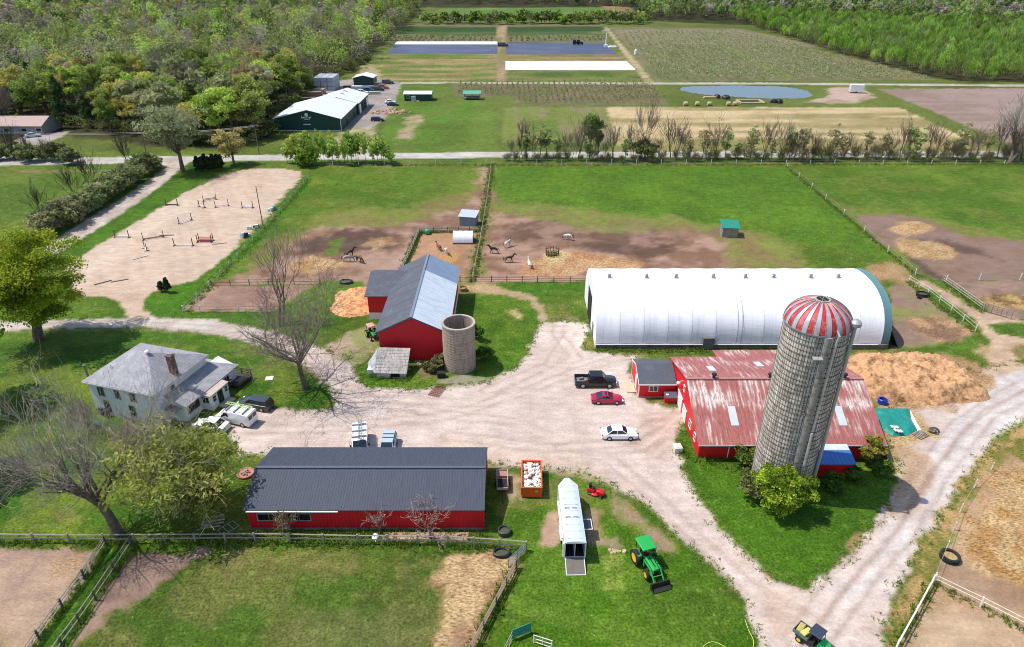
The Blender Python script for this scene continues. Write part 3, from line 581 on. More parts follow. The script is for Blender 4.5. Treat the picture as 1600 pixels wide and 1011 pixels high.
def window(par, x, y, z, w, h, rz=0.0, bars=(1, 1), name='window', fm=None, wd=1, label=None):
    """window on a wall; rz = direction its face looks along local -y; x,y,z = centre of sill line"""
    f = MB(); t = .09
    R = Matrix.Translation((x, y, z)) @ Matrix.Rotation(rz, 4, 'Z')
    f.box(-w/2, 0, 0, t, .12, h); f.box(w/2, 0, 0, t, .12, h); f.box(0, 0, h-t/2, w+t, .121, t); f.box(0, 0, -t/2, w+t*1.6, .16, t)
    for i in range(1, bars[0]): f.box(-w/2+w*i/bars[0], 0, 0, .05, .11, h)
    for i in range(1, bars[1]): f.box(0, 0, h*i/bars[1]-.025, w, .109, .05)
    f.xf(R); fo = f.obj(name, fm or M['trim'], par, w=wd)
    g = MB(); g.box(0, 0, .02, w-.02, .06, h-.04); g.xf(R); g.obj('pane', M['glass'], fo, w=wd)
    return fo
# ---------------------------------------------------------------- central gambrel-end barn
def barn_centre():
    x0, x1, y0, y1, ze, zr = -19.8, -9.7, 88.3, 111.3, 5.0, 7.45; xm = -14.75
    t = thing('barn', 'tall red barn with a half dark, half silver roof behind the round concrete silo', 'barn', (xm, 90, 0))
    b = MB(); b.yprism([(x0, .9), (x1, .9), (x1, ze), (xm, zr-.12), (x0, ze)], y0, y1); b.obj('wall', M['red'], t, w=1)
    f = MB(); f.box(xm, (y0+y1)/2, 0, x1-x0+.06, y1-y0-.02, .9); f.obj('foundation', M['white'], t, w=1)
    f = MB(); f.box(xm, y0+.02, 0, x1-x0+.07, .1, 1.0); f.obj('front_skirt', M['red'], t, w=1)
    o = .45; yb = 104.9
    sl = (zr-ze)/(x1-xm)
    L_ = lambda y: (x0-o, y, ze-o*sl+.1); Rr = lambda y: (x1+o, y, ze-o*sl+.1); T = lambda y, dz=.1: (xm, y, zr+dz)
    r = MB(); plane(r, [L_(y0-.4), T(y0-.4), T(y1+.4), L_(y1+.4)], .14)
    for k in range(1, 7):
        y = y0+k*3.3; r.box((x0+xm)/2-.2, y, (L_(0)[2]+zr+.1)/2, (xm-x0)*1.09, .05, .03, ry=-math.atan2(zr-ze, xm-x0))
    r.obj('dark roof slope', M['shingd'], t, w=1).name = 'roof'
    r = MB(); a, c = yb, y0-.4
    plane(r, [Rr(c), T(c), T(a), Rr(a)], .14); ribs(r, Rr(c), Rr(a), T(a), T(c), .75, .05, .014)
    o2 = r.obj('roof', M['galv'], t, w=1); o2['label'] = 'bright galvanised roof slope'
    r = MB(); plane(r, [(x1+o+.05, yb, Rr(0)[2]-.02), (xm+.02, yb, zr+.075), (xm+.02, y1+.4, zr+.075), (x1+o+.05, y1+.4, Rr(0)[2]-.02)], .14)
    r.obj('roof', pm('blue grey sheet', '7d8ea4', .5, .1, 1, metal=.25), t, w=1)['label'] = 'blue grey end of the roof slope'
    r = MB(); r.box(xm, (y0+y1)/2, zr+.1, .35, y1-y0+.9, .06); r.obj('ridge_cap', M['steel'], t, w=1)
    # fascia on the gable
    fa = MB()
    for s in (0, 1):
        xa = (x0-o) if s == 0 else (x1+o); fa.slab([(xa, y0-.42, ze-o*sl+.08), (xm, y0-.42, zr+.08), (xm, y0-.42, zr-.14), (xa, y0-.42, ze-o*sl-.14)], .05)
    fa.obj('fascia', M['shingd'], t, w=1)
    # left wing
    wx0, wx1, wy0, wr, wy1 = -23.9, -18.0, 101.3, 107.6, 111.0; we, wz = 4.5, 6.05
    w_ = MB(); w_.xprism([(wy0, 1.3), (wy1, 1.3), (wy1, we+.2), (wr, wz-.15), (wy0, we)], wx0, x0-.01)
    w_.obj('wing_wall', M['red'], t, w=1)
    f = MB(); f.box((wx0+x0)/2, (wy0+wy1)/2, 0, x0-wx0+.06, wy1-wy0+.06, 1.3); fo = f.obj('wing_foundation', M['white'], t, w=1)
    d = MB(); d.box(-21.4, wy0-.04, .2, .9, .08, 1.05); d.obj('door', M['dark'], t, w=1)
    r = MB(); plane(r, [(wx0-.4, wy0-.4, we), (xm-2.6, wy0-.4, we), (xm-1.2, wr, wz), (wx0-.4, wr, wz)], .13)
    plane(r, [(wx0-.4, wr, wz), (xm-1.2, wr, wz), (x0+1, wy1+.3, we+.2), (wx0-.4, wy1+.3, we+.2)], .13)
    r.obj('wing_roof', M['shingd'], t, w=1)
    # board fence stub and gate on its right
    return t
barn_centre()
def milk_shed():
    a, b, c, d = at(585, 583, .95), at(635, 584, .95), at(641, 544, 2.95), at(591, 542.5, 2.95)
    t = thing('shed', 'low grey shed with a pale shingled roof in front of the tall red barn', 'shed', (-17.5, 84, 0))
    r = MB(); plane(r, [a, b, c, d], .1)
    for k in range(1, 9):
        p, q = a.lerp(d, k/9), b.lerp(c, k/9); r.slab([p+Vector((0, -.03, .03)), q+Vector((0, -.03, .03)), q+Vector((0, .03, .035)), p+Vector((0, .03, .035))], .02)
    ribs(r, a, b, c, d, .42, .05, .02)
    r.obj('roof', pm('weathered wood shingles', 'a9a49f', .9, .22, 3, '8a8580', (.45, .62), 1.2, stretch=(3, .4, 1)), t, w=1)
    e, g = at(574, 568, 1.0), at(583, 579, .95)
    r = MB(); plane(r, [d+Vector((-.05, 0, -.1)), a+Vector((-.05, .1, -.08)), g, e], .1); r.obj('roof', M['stl2'], t, w=1)['label'] = 'small pale side slope'
    w_ = MB(); x0, x1 = a.x+.25, b.x-.2
    w_.xprism([(a.y+.25, 0), (c.y-.1, 0), (c.y-.1, 2.75), (a.y+.25, .93)], x0, x1)
    w_.obj('wall', pm('white washed boards', 'c9c6c2', .8, .15, 3), t, w=1)
    w_ = MB(); w_.box(e.x+.8, (e.y+g.y)/2+.6, 0, 1.2, 2.2, .8); w_.obj('side_wall', M['white'], t, w=1)
    d_ = MB(); d_.box(-16.9, a.y+.22, .15, 1.3, .08, .6); d_.obj('door', M['dark'], t, w=1)
milk_shed()
def round_silo():
    t = thing('silo', 'squat round concrete silo without a roof, beside the tall red barn', 'silo', (-7.75, 86.6, 0))
    h, r = 7.25, 2.36; prof = [(r, 0)]
    for z in (2.4, 4.9): prof += [(r, z-.05), (r-.05, z-.03), (r-.05, z+.03), (r, z+.05)]
    prof += [(r, h), (r-.22, h), (r-.22, .3), (.01, .3)]
    b = MB(); b.lathe(prof, 48); b.obj('wall', pm('bare grey concrete', 'a39282', .95, .22, 1.2, '85766a', (.5, .66), .9, stretch=(2.5, 2.5, .35), bump=.3), t, smooth=True)
    rr = MB(); rr.lathe([(r-.24, h-.02), (r+.1, h-.02), (r+.1, h+.18), (r-.24, h+.18), (r-.24, h-.02)], 48); rr.obj('rim', M['conc'], t, smooth=True)
    b = MB()
    for k in range(16): b.lathe([(r+.02, .35+k*.43), (r+.045, .37+k*.43), (r+.02, .39+k*.43)], 32)
    b.obj('hoops', pm('rusty rods', '8b7a6e', .8, .2), t)
    l = MB()
    for k in range(14): l.box(-.3, 2.05, .6+k*.45, .5, .05, .05)
    l.tube((-.55, 2.05, .3), (-.55, 2.05, h-.3), .03); l.tube((-.05, 2.05, .3), (-.05, 2.05, h-.3), .03); l.obj('ladder', M['stl2'], t)
round_silo()
# ---------------------------------------------------------------- long barn in front
def barn_long():
    x0, x1, y0, yr, y1, ze, zr = -27.9, -2.95, 53.7, 58.3, 63.6, 2.9, 4.5
    t = thing('long_barn', 'long low red barn with a dark blue grey steel roof', 'barn', (-15.4, 54, 0))
    b = MB(); b.xprism([(y0, .12), (y1, .12), (y1, ze), (yr, zr-.12), (y0, ze)], x0+.05, x1-.08); b.obj('wall', M['red'], t, w=1)
    f = MB(); f.box((x0+x1)/2, (y0+y1)/2, 0, x1-x0-.2, y1-y0-.06, .12); f.obj('foundation', M['conc'], t, w=1)
    for a_, b_, za, zb, lab in ((y0-.25, yr, ze-.06, zr, None), (y1+.25, yr, ze-.06, zr, None)):
        r = MB(); P = [(x0-.2, a_, za+.06), (x1+.06, a_, za+.06), (x1+.06, b_, zb+.06), (x0-.2, b_, zb+.06)]
        plane(r, P, .07); ribs(r, *P, .3, .05, .016); r.obj('roof', M['dkroof'], t, w=1)
    r = MB(); r.box((x0+x1)/2-.07, yr, zr+.09, x1-x0+.26, .4, .05); r.obj('ridge_cap', pm('dark ridge cap', '4d5262', .5), t, w=1)
    g = MB()
    for k in range(62): g.box(x0+.3+k*.4, y0-.01, .12, .05, .05, ze-.2)
    g.obj('batten', M['red'], t, w=1)
    g = MB(); g.box((x0+x1)/2, y0-.03, 0, x1-x0-.3, .06, .22); g.obj('sill_board', pm('splashed sill board', '8a7a72', .9, .25, 2), t, w=1)
    g = MB(); g.box(-23.0, y0-.36, ze-.16, 9.6, .14, .12); g.obj('gutter', M['trim'], t, w=1)
    d = MB(); d.path([(-24.15, y0-.32, ze-.1), (-24.35, y0-.1, ze-.3), (-24.35, y0-.1, .1)], .07); d.obj('downspout', M['trim'], t, w=1)
    for k, (xa, w) in enumerate(((-25.65, 2.4), (-22.45, 2.4))):
        window(t, xa, y0-.02, 1.3, w, .95, 0, (2, 1), fm=pm('grey window trim', '8a8484', .7))
    for yy in (y0+.02, y1-.1):
        c = MB(); c.box(x1-.04, yy, .1, .14, .14, ze-.2); c.obj('corner_board', M['red'], t, w=1)
barn_long()
# ---------------------------------------------------------------- rusty-roofed barn on the right
def barn_rusty():
    x0, x1, y0, yr, y1, ze, zr, zb = 22.65, 44.4, 65.5, 73.4, 82.3, 2.55, 6.3, 4.0
    t = thing('barn', 'red barn with a wide rusting pink and white roof behind the tall silo', 'barn', (22.65, 65.5, 0))
    b = MB(); b.xprism([(y0, 0), (y1, 0), (y1, zb), (yr, zr-.14), (y0, ze)], x0, x1); b.obj('wall', M['redb'], t, w=1)
    fe, fr, be = (y0-.6, ze-.2), (yr, zr), (y1+.4, zb-.05)
    r = MB(); P = [(x0-.35, *fe), (x1+.5, *fe), (x1+.5, *fr), (x0-.35, *fr)]
    plane(r, P, .08); ribs(r, *P, .62, .05, .03); r.obj('roof', M['rust'], t, w=1)
    r = MB(); P = [(x0-.35, *be), (x1+.5, *be), (x1+.5, *fr), (x0-.35, *fr)]
    plane(r, P, .08); ribs(r, *P, .62, .05, .03)
    o = r.obj('roof', M['rust'], t, w=1); o['label'] = 'pink back slope of the roof'
    r = MB(); yy = y0+3.9; zz = ze+(zr-ze)*.485+.08
    r.box((x0+x1)/2, yr, zr+.02, x1-x0+.9, .45, .05); r.obj('ridge_cap', pm('worn ridge cap', '9a6a66', .6), t, w=1)
    k = (zr-ze+.2)/(yr-y0+.6); k2 = (zr-zb+.05)/(yr-y1-.4); slm = pm('clear roof sheet', 'b9bec6', .35, .08)
    for xa, ya in ((27.2, 67.9), (40.4, 67.9)):
        s = MB(); s.box(xa, ya+.6, ze-.2+k*(ya+.6-y0+.6)+.0, .95, 2.7, .08, rx=math.atan(k)); s.obj('skylight', slm, t, w=1)
    for xa, ya in ((26.6, 77.4), (33.6, 79.2)):
        s = MB(); s.box(xa, ya, zr+k2*(ya-yr)-.01, .9, 2.0, .08, rx=math.atan(k2)); s.obj('skylight', slm, t, w=1)
    for xa in (25.8, 33.0, 42.5):
        v = MB(); v.lathe([(.2, 0), (.2, .35), (.34, .5), (.3, .68), (.05, .75)], 10, (xa, yr+.1, zr+.04)); v.obj('roof_vent', M['black'], t, w=1)
    e = MB()
    for pa, pb in ((fe, fr), (fr, be)):
        e.slab([(x0-.37, pa[0], pa[1]+.02), (x0-.37, pb[0], pb[1]+.02), (x0-.37, pb[0], pb[1]-.16), (x0-.37, pa[0], pa[1]-.16)], .05)
    e.obj('barge_board', M['redb'], t, w=1)
    e = MB(); e.box((x0+x1)/2+.07, y0-.66, ze-.3, x1-x0+.85, .1, .12); e.obj('gutter', M['stl2'], t, w=1)
    d = MB(); d.path([(26.3, y0-.66, ze-.3), (26.25, y0-.1, ze-.7), (26.2, y0-.1, .1)], .06); d.obj('downspout', M['trim'], t, w=1)
    # gable openings: white sliding door, small windows, lamps
    d = MB(); d.box(x0-.06, 75.9, .05, .1, 2.2, 2.1); d.box(x0-.09, 75.9, 2.1, .1, 2.6, .14); d.obj('door', M['trim'], t, w=1)
    d = MB(); d.box(x0-.06, 73.2, .05, .1, 1.9, 1.9); d.obj('door', pm('cream door', 'ddd2ca', .6), t, w=1)
    for ya, za, wa in ((70.2, 1.0, 1.0), (67.7, .95, .7)): window(t, x0-.03, ya, za, wa, 1.0, -math.pi/2, (1, 2))
    window(t, x0-.03, 74.8, 3.5, .6, .8, -math.pi/2, (1, 1))
    l = MB(); l.lathe([(.05, 0), (.25, -.12), (.28, -.25)], 10, (x0-.6, 75.8, 4.3)); l.tube((x0, 75.8, 4.4), (x0-.6, 75.8, 4.3), .04); l.obj('lamp', M['trim'], t, w=1)
    # rear extension with lower pitch
    r = MB(); ex0, ex1, ey1 = 29.2, 44.0, 85.2; P = [(ex0-.2, y1+.35, zb-.12), (ex1, y1+.35, zb-.12), (ex1, ey1, 3.55), (ex0-.2, ey1, 3.55)]
    plane(r, P, .08); ribs(r, *P, .62, .05, .03); r.obj('extension_roof', M['rust'], t, w=1)
    b = MB(); b.xprism([(y1+.02, 0), (ey1-.3, 0), (ey1-.3, 3.4), (y1+.02, 3.75)], ex0, ex1-.2); b.obj('extension_wall', M['redb'], t, w=1)
    # lean-to with blue steel roof beside the silo
    P = [(34.9, 61.9, 1.95), (39.95, 61.9, 1.95), (39.95, 65.0, 2.62), (34.9, 65.0, 2.62)]
    r = MB(); plane(r, P[:2]+[(39.95, 63.9, 2.4), (34.9, 63.9, 2.4)], .07); ribs(r, *(P[:2]+[(39.95, 63.9, 2.4), (34.9, 63.9, 2.4)]), .5, .06, .03)
    r.obj('lean_to_roof', pm('blue steel sheet', '3f6fae', .4, .1, 1, metal=.2), t, w=1)
    r = MB(); plane(r, [(34.9, 63.92, 2.41), (39.95, 63.92, 2.41), (39.95, 64.85, 2.6), (34.9, 64.85, 2.6)], .07); r.obj('lean_to_roof', M['galv'], t, w=1)['label'] = 'pale upper strip of the lean-to roof'
    b = MB(); b.xprism([(62.15, 0), (65.45, 0), (65.45, 2.45), (62.15, 1.85)], 35.1, 39.7); b.obj('lean_to_wall', M['redb'], t, w=1)
    b = MB(); b.slab([(44.7, 65.0, 2.3), (45.6, 65.0, 0), (45.5, 67.5, 0), (44.7, 67.5, 2.3)], .06); b.obj('leaning_board', pm('brown board', '6f6258', .9), t, w=1)
barn_rusty()
def red_shed():
    t = thing('shed', 'small red shed with a dark roof and one white window beside the rusty barn', 'shed', (17.5, 78.4, 0))
    x0, x1, y0, yr, y1, ze, zr = 17.5, 22.55, 78.4, 81.6, 84.2, 2.35, 3.5
    b = MB(); b.xprism([(y0, .12), (y1, .12), (y1, ze+.2), (yr, zr-.1), (y0, ze)], x0, x1); b.obj('wall', M['redb'], t, w=1)
    f = MB(); f.box((x0+x1)/2, (y0+y1)/2, 0, x1-x0+.2, y1-y0+.2, .12); f.obj('foundation', M['conc'], t, w=1)
    r = MB(); plane(r, [(x0-.15, y0-.35, ze-.05), (x1, y0-.35, ze-.05), (x1, yr, zr), (x0-.15, yr, zr)], .1); r.obj('roof', M['shingd'], t, w=1)
    r = MB(); plane(r, [(x0-.15, yr, zr), (x1, yr, zr), (x1, y1+.3, ze+.15), (x0-.15, y1+.3, ze+.15)], .1); r.obj('roof', M['shingd'], t, w=1)
    e = MB(); e.box((x0+x1)/2-.1, y0-.4, ze-.17, x1-x0+.2, .06, .16)
    for pa, pb in (((y0-.35, ze-.05), (yr, zr)), ((yr, zr), (y1+.3, ze+.15))): e.slab([(x0-.17, pa[0], pa[1]+.02), (x0-.17, pb[0], pb[1]+.02), (x0-.17, pb[0], pb[1]-.14), (x0-.17, pa[0], pa[1]-.14)], .04)
    for ya in (y0-.02, y1): e.box(x0-.02, ya, .1, .12, .12, ze-.2)
    e.obj('trim', M['trim'], t, w=1)
    window(t, 19.45, y0-.03, 1.05, 1.15, .85, 0, (2, 1))
    d = MB(); d.box(x0-.05, 80.6, .12, .1, 1.0, 2.0); do = d.obj('door', M['trim'], t, w=1)
    h = MB(); h.box(x0-.13, 80.25, 1.1, .06, .12, .05); h.obj('handle', M['steel'], do, w=1)
    s = MB(); s.box(x0-.75, 80.7, 0, 1.2, 2.4, .12); s.obj('step', M['plank'], t, w=1)
    p = thing('coop', 'low red lean-to box with a dark flat roof between shed and barn', 'coop', (21.5, 77.0, 0))
    b = MB(); b.box(21.75, 77.5, 0, 1.75, 1.0, .95); b.obj('wall', M['redb'], p, w=1)
    r = MB(); plane(r, [(20.8, 76.75, 1.0), (22.55, 76.75, 1.0), (22.55, 78.05, 1.3), (20.8, 78.05, 1.3)], .08); r.obj('roof', M['shingd'], p, w=1)
    v = MB(); v.box(21.2, 77.3, 1.13, .3, .3, .1); v.obj('lid', M['trim'], p, w=1)
red_shed()
# ---------------------------------------------------------------- tall stave silo
def stave_silo():
    cx, cy, r, h = 31.2, 61.45, 3.22, 21.0
    t = thing('silo', 'tall grey stave silo with a red and silver striped dome', 'silo', (cx, cy, 0))
    m = bpy.data.materials.new('concrete staves'); m.use_nodes = True; nt = m.node_tree; b = nt.nodes['Principled BSDF']; L = nt.links.new
    uv = N(nt, 'ShaderNodeUVMap'); br = N(nt, 'ShaderNodeTexBrick', offset=0.0, squash=1.0, Scale=1.0); L(uv.outputs[0], br.inputs['Vector'])
    br.inputs['Color1'].default_value = (*lin('c8bfb3'), 1); br.inputs['Color2'].default_value = (*lin('978d82'), 1); br.inputs['Mortar'].default_value = (*lin('4c4742'), 1)
    br.inputs['Mortar Size'].default_value = .035; br.inputs['Brick Width'].default_value = .29; br.inputs['Row Height'].default_value = 1.16; br.inputs['Bias'].default_value = 0; br.inputs['Mortar Smooth'].default_value = .3
    n = N(nt, 'ShaderNodeTexNoise', Scale=1.1, Detail=6.0, Roughness=.7); mp = N(nt, 'ShaderNodeMapping'); mp.inputs['Scale'].default_value = (1.5, 1.5, .3); tc = N(nt, 'ShaderNodeTexCoord')
    L(tc.outputs['Object'], mp.inputs['Vector']); L(mp.outputs[0], n.inputs['Vector'])
    rg = N(nt, 'ShaderNodeMapRange'); L(n.outputs['Fac'], rg.inputs['Value'])
    for k, v in zip(('From Min', 'From Max', 'To Min', 'To Max'), (.35, .65, .72, 1.2)): rg.inputs[k].default_value = v
    sc = N(nt, 'ShaderNodeVectorMath', operation='SCALE'); L(br.outputs['Color'], sc.inputs[0]); L(rg.outputs[0], sc.inputs['Scale']); L(sc.outputs[0], b.inputs['Base Color'])
    b.inputs['Roughness'].default_value = .9
    bp = N(nt, 'ShaderNodeBump', Strength=.6, Distance=.06, invert=True); L(br.outputs['Fac'], bp.inputs['Height']); L(bp.outputs[0], b.inputs['Normal'])
    n_ = 64; w = MB(); w.lathe([(r, 0), (r, h)], n_); o = w.obj('wall', m, t, smooth=True, fix=False)
    uvl = o.data.uv_layers.new(name='UVMap')
    for p in o.data.polygons:
        for li in p.loop_indices:
            vi = o.data.loops[li].vertex_index; j = vi % n_; z = o.data.vertices[vi].co.z
            a = j/n_
            if p.index % n_ == n_-1 and j == 0: a = 1.0
            uvl.data[li].uv = (a*2*math.pi*r, z)
    hp = MB(); z = .5
    while z < h-.2: hp.lathe([(r+.005, z-.022), (r+.04, z-.015), (r+.04, z+.015), (r+.005, z+.022)], 56); z += .58
    hp.obj('hoops', pm('dark rusted hoops', '463f3a', .7, .2, 3), t, smooth=True)
    # dome with gores
    hd = 2.55; prof = [(r+.08, 0)]
    for k in range(1, 9):
        a = math.pi/2*k/9.3; prof.append(((r+.08)*math.cos(a), hd*math.sin(a)))
    d = MB(); d.lathe(prof, 72, (0, 0, h), mis=lambda j, i: (0 if (j//2) % 2 else 1))
    d.obj('dome', [pm('red painted dome sheet', 'b0202e', .5, .25, 1.2, 'c07c78', (.5, .68), .9, metal=.1), pm('silver dome sheet', 'a4aab2', .5, .18, 1, 'a88480', (.5, .68), .8, metal=.2)], t, smooth=True)
    s = MB()
    for j in range(36):
        a = 2*math.pi*(j*2)/72
        s.path([((rr+.02)*math.cos(a), (rr+.02)*math.sin(a), h+zz+.02) for rr, zz in prof], .03, 4)
    s.obj('dome_seams', pm('dome seams', 'a08a88', .5, metal=.3), t)
    e = MB(); re = prof[-1][0]; ze = h+prof[-1][1]
    e.lathe([(re+.05, ze-.05), (re+.05, ze+.12), (re-.1, ze+.12), (re-.1, ze-.05)], 24)
    eo = e.obj('dome_opening', M['conc'], t)
    e = MB(); e.lathe([(re-.1, ze+.02), (.01, ze+.02)], 20); e.obj('dark_hole', M['dark'], eo)  # flat dark disc stands in for the shade inside the dome hole
    e = MB(); e.box(0, 0, ze+.05, .06, re*1.9, .05, rz=.4); e.box(0, 0, ze+.06, .06, re*1.9, .05, rz=-.5); e.obj('bars', M['steel'], eo)
    eb = MB(); eb.lathe([(r+.06, h-.12), (r+.13, h-.12), (r+.13, h+.05), (r+.06, h+.05)], 56); eb.obj('eave_band', M['steel'], t, smooth=True)
    # unloading chute (half round, full height) facing the camera's right, ladder cage beside it
    a = -1.62; ca, sa = math.cos(a), math.sin(a)
    def on(ang, rad, z): return (math.cos(ang)*rad, math.sin(ang)*rad, z)
    c = MB(); 
    for k in range(20):
        z0, z1 = 2.4+k*.93, 2.4+k*.93+.9
        ring0 = [on(a, r-.02, z0)]; secs = []
        for zq in (z0, z1):
            q = []
            for j in range(9):
                th = math.pi*j/8; lx, ly = .42*math.cos(th), .42*math.sin(th)
                q.append((ca*(r-.05+ly)-sa*lx, sa*(r-.05+ly)+ca*lx, zq))
            secs.append(q)
        c.loft(secs)
    c.obj('chute', pm('weathered chute sheet', '8d8a86', .6, .2, 2, '6e5e52', (.5, .65), 1.5, metal=.2), t, smooth=True)
    f = MB(); aa = a+.17
    f.path([on(aa, r+.3, .2), on(aa, r+.3, 5.2)], .09, 8); f.path([on(aa, r+.45, 5.2), on(aa-.02, r+.5, 9.6)], [.13, .13], 8); f.path([on(aa+.02, r+.3, 9.7), on(aa+.05, r+.35, h-.6), on(aa+.05, r+.5, h+.3), on(aa+.05, r+.1, h+.75)], .12, 8)
    f.obj('filler_pipe', pm('pale filler pipe', 'b5b6b4', .5, .15, 2, '8e7f72', (.55, .7), 1, metal=.3), t, smooth=True)
    l = MB(); al = a-.24
    for s_ in (-.05, .05): l.tube(on(al+s_, r+.12, .8), on(al+s_, r+.12, h-.1), .03, n=4)
    for k in range(44): l.tube(on(al-.05, r+.12, 1+k*.45), on(al+.05, r+.12, 1+k*.45), .022, n=4)
    for k in range(14): 
        z = 3+k*1.28; l.path([on(al-.09, r+.1, z), on(al-.06, r+.62, z), on(al+.06, r+.62, z), on(al+.09, r+.1, z)], .022, 4)
    l.obj('ladder_cage', M['steel'], t)
    a2 = -.5; q = MB(); q.path([on(a2, r+.25, 1), on(a2, r+.25, h+.4)], .2, 10); q.lathe([(.2, 0), (.55, .15), (.55, .5), (.3, .75), (.05, .8)], 14, on(a2, r+.25, h+.3))
    q.obj('blower_pipe', pm('grey blower pipe', '9ea2a2', .5, .12, 1, metal=.3), t, smooth=True)
    p = MB(); p.box(*on(a-.2, r+.5, h-2.3), .9, .6, .12, rz=a+math.pi/2); p.obj('platform', M['stl2'], t)
stave_silo()
# ---------------------------------------------------------------- fabric riding hall
def hoop_hall():
    x0, x1, y0, hw, h, bz = 12.95, 58.4, 91.7, 9.0, 8.3, .75
    yc = y0+hw
    t = thing('riding_hall', 'huge white fabric covered hoop building with a teal end band', 'riding hall', (x0, y0, 0))
    wt = bpy.data.materials.new('white fabric'); wt.use_nodes = True; bb = wt.node_tree.nodes['Principled BSDF']; bb.inputs['Base Color'].default_value = (*lin('eceef2'), 1); bb.inputs['Roughness'].default_value = .5
    nz = N(wt.node_tree, 'ShaderNodeTexNoise', Scale=1.6, Detail=3.0); tc = N(wt.node_tree, 'ShaderNodeTexCoord'); mp = N(wt.node_tree, 'ShaderNodeMapping'); mp.inputs['Scale'].default_value = (.35, 1, 2.5)
    bp = N(wt.node_tree, 'ShaderNodeBump', Strength=.25, Distance=.08); LL = wt.node_tree.links.new
    LL(tc.outputs['Object'], mp.inputs['Vector']); LL(mp.outputs[0], nz.inputs['Vector']); LL(nz.outputs['Fac'], bp.inputs['Height']); LL(bp.outputs[0], bb.inputs['Normal'])
    n2 = N(wt.node_tree, 'ShaderNodeTexNoise', Scale=.9, Detail=6.0, Roughness=.75); m2 = N(wt.node_tree, 'ShaderNodeMapping'); m2.inputs['Scale'].default_value = (1.6, .12, .12); LL(tc.outputs['Object'], m2.inputs['Vector']); LL(m2.outputs[0], n2.inputs['Vector'])
    r2 = N(wt.node_tree, 'ShaderNodeMapRange'); LL(n2.outputs['Fac'], r2.inputs['Value']); r2.inputs['From Min'].default_value = .5; r2.inputs['From Max'].default_value = .72; r2.inputs['To Max'].default_value = .7
    x2 = N(wt.node_tree, 'ShaderNodeMix', data_type='RGBA'); LL(r2.outputs[0], x2.inputs['Factor']); x2.inputs['A'].default_value = (*lin('eceef2'), 1); x2.inputs['B'].default_value = (*lin('cfd0d2'), 1); LL(x2.outputs['Result'], bb.inputs['Base Color'])
    tl = pm('teal fabric', '567a80', .5, .08)
    def arch(x, g, n=28):
        pts = []
        for k in range(n+1):
            a = math.pi*k/n; e = .62
            cy = math.copysign(abs(math.cos(a))**.85, math.cos(a)); sz = math.sin(a)**.8
            pts.append((x, yc-(hw+g)*cy, bz+(h-bz+g)*sz))
        return pts
    bays = 12; L_ = x1-x0; secs = []; secx = []
    xb = x1-1.2
    for i in range(bays*6+1):
        u = i/(bays*6); x = x0+(xb-x0)*u; ph = (u*bays) % 1
        secs.append(arch(x, -.1*math.sin(math.pi*ph)**.6 if 0 < ph < 1 else 0))
    c = MB(); c.loft(secs, closed=False, cap=False); c.obj('fabric_cover', wt, t, smooth='all', w=1, fix=False)
    c = MB(); c.loft([arch(xb, 0), arch(xb+.6, -.05), arch(x1, 0)], closed=False, cap=False); c.obj('end_band', tl, t, smooth='all', w=1, fix=False)
    for xx, mm in ((x0+.02, wt), (x1-.02, tl)):
        A = arch(xx, -.04); e = MB(); e.add([(p[0], p[1], p[2]) for p in A]+[(xx, yc+hw, 0), (xx, yc-hw, 0)], [tuple(range(len(A)+2))]); e.obj('end_wall', mm, t, w=1, fix=False)
    d = MB(); d.box(x0-.03, yc+.8, 0, .1, 4.6, 5.2); d.obj('doorway', M['dark'], t, w=1)
    d = MB(); d.box(x0-.05, y0+4.2, .05, .12, 1.1, 2.2); d.obj('door', pm('grey door', '6d7074', .5), t, w=1)
    f = MB(); f.box((x0+x1)/2, y0-.06, 0, L_-.1, .3, bz+.04); f.box((x0+x1)/2, y0+2*hw+.06, 0, L_-.1, .3, bz+.04)
    for k in range(25): f.box(x0+.8+k*1.82, y0-.24, 0, .14, .1, bz)
    f.obj('footing', M['concd'], t, w=1)
    r = MB(); r.tube((x0, y0-.2, bz+.06), (x1-1.7, y0-.2, bz+.06), .07); r.obj('base_rail', M['trim'], t, w=1)
    d = MB(); d.box(30.4, y0-.18, .1, 1.75, .3, 1.9); do = d.obj('side_door', pm('grey plank door', '6f6c6a', .8, .2, 3), t, w=1)
    d = MB(); d.box(30.4, y0-.34, .15, .1, .04, 2.3, ry=.7); d.box(30.4, y0-.345, 1.9, 1.9, .05, .12); d.obj('brace', M['wood'], do, w=1)
    for i in range(1, bays):
        if i == 6: continue
        xs = x0+(xb-x0)*i/bays; s = MB(); s.loft([arch(xs-.05, .02), arch(xs+.05, .02)], closed=False, cap=False); s.obj('seam', pm('fabric seam', 'd3d7de', .6), t, w=1, fix=False)
    xs = x0+(xb-x0)*.5; s = MB()
    for dx in (-.35, .35): s.loft([arch(xs+dx-.05, .05), arch(xs+dx+.05, .05)], closed=False, cap=False)
    s.obj('lacing_seam', pm('grey seam', 'b4b6ba', .6), t, w=1, fix=False)
    for k, px in enumerate((952, 1010, 1056, 1114, 1164, 1208, 1266, 1309)):
        x = at(px, 430, h+.2).x
        v = MB(); v.box(x, yc-.6, h-.12, .6, .4, .22); v.lathe([(.2, 0), (.2, .25), (.3, .3), (.24, .45), (.03, .5)], 10, (x, yc-.5, h+.05)); v.obj('roof_vent', M['steel'], t, w=1)
    p = MB(); p.slab([(x1+.1, y0+.2, 3.0), (x1+1.9, y0+.4, .02), (x1+1.9, y0+2.6, .02), (x1+.1, y0+2.6, 3.4)], .05); p.obj('flap', pm('dark green flap', '243436', .6), t, w=1)
hoop_hall()
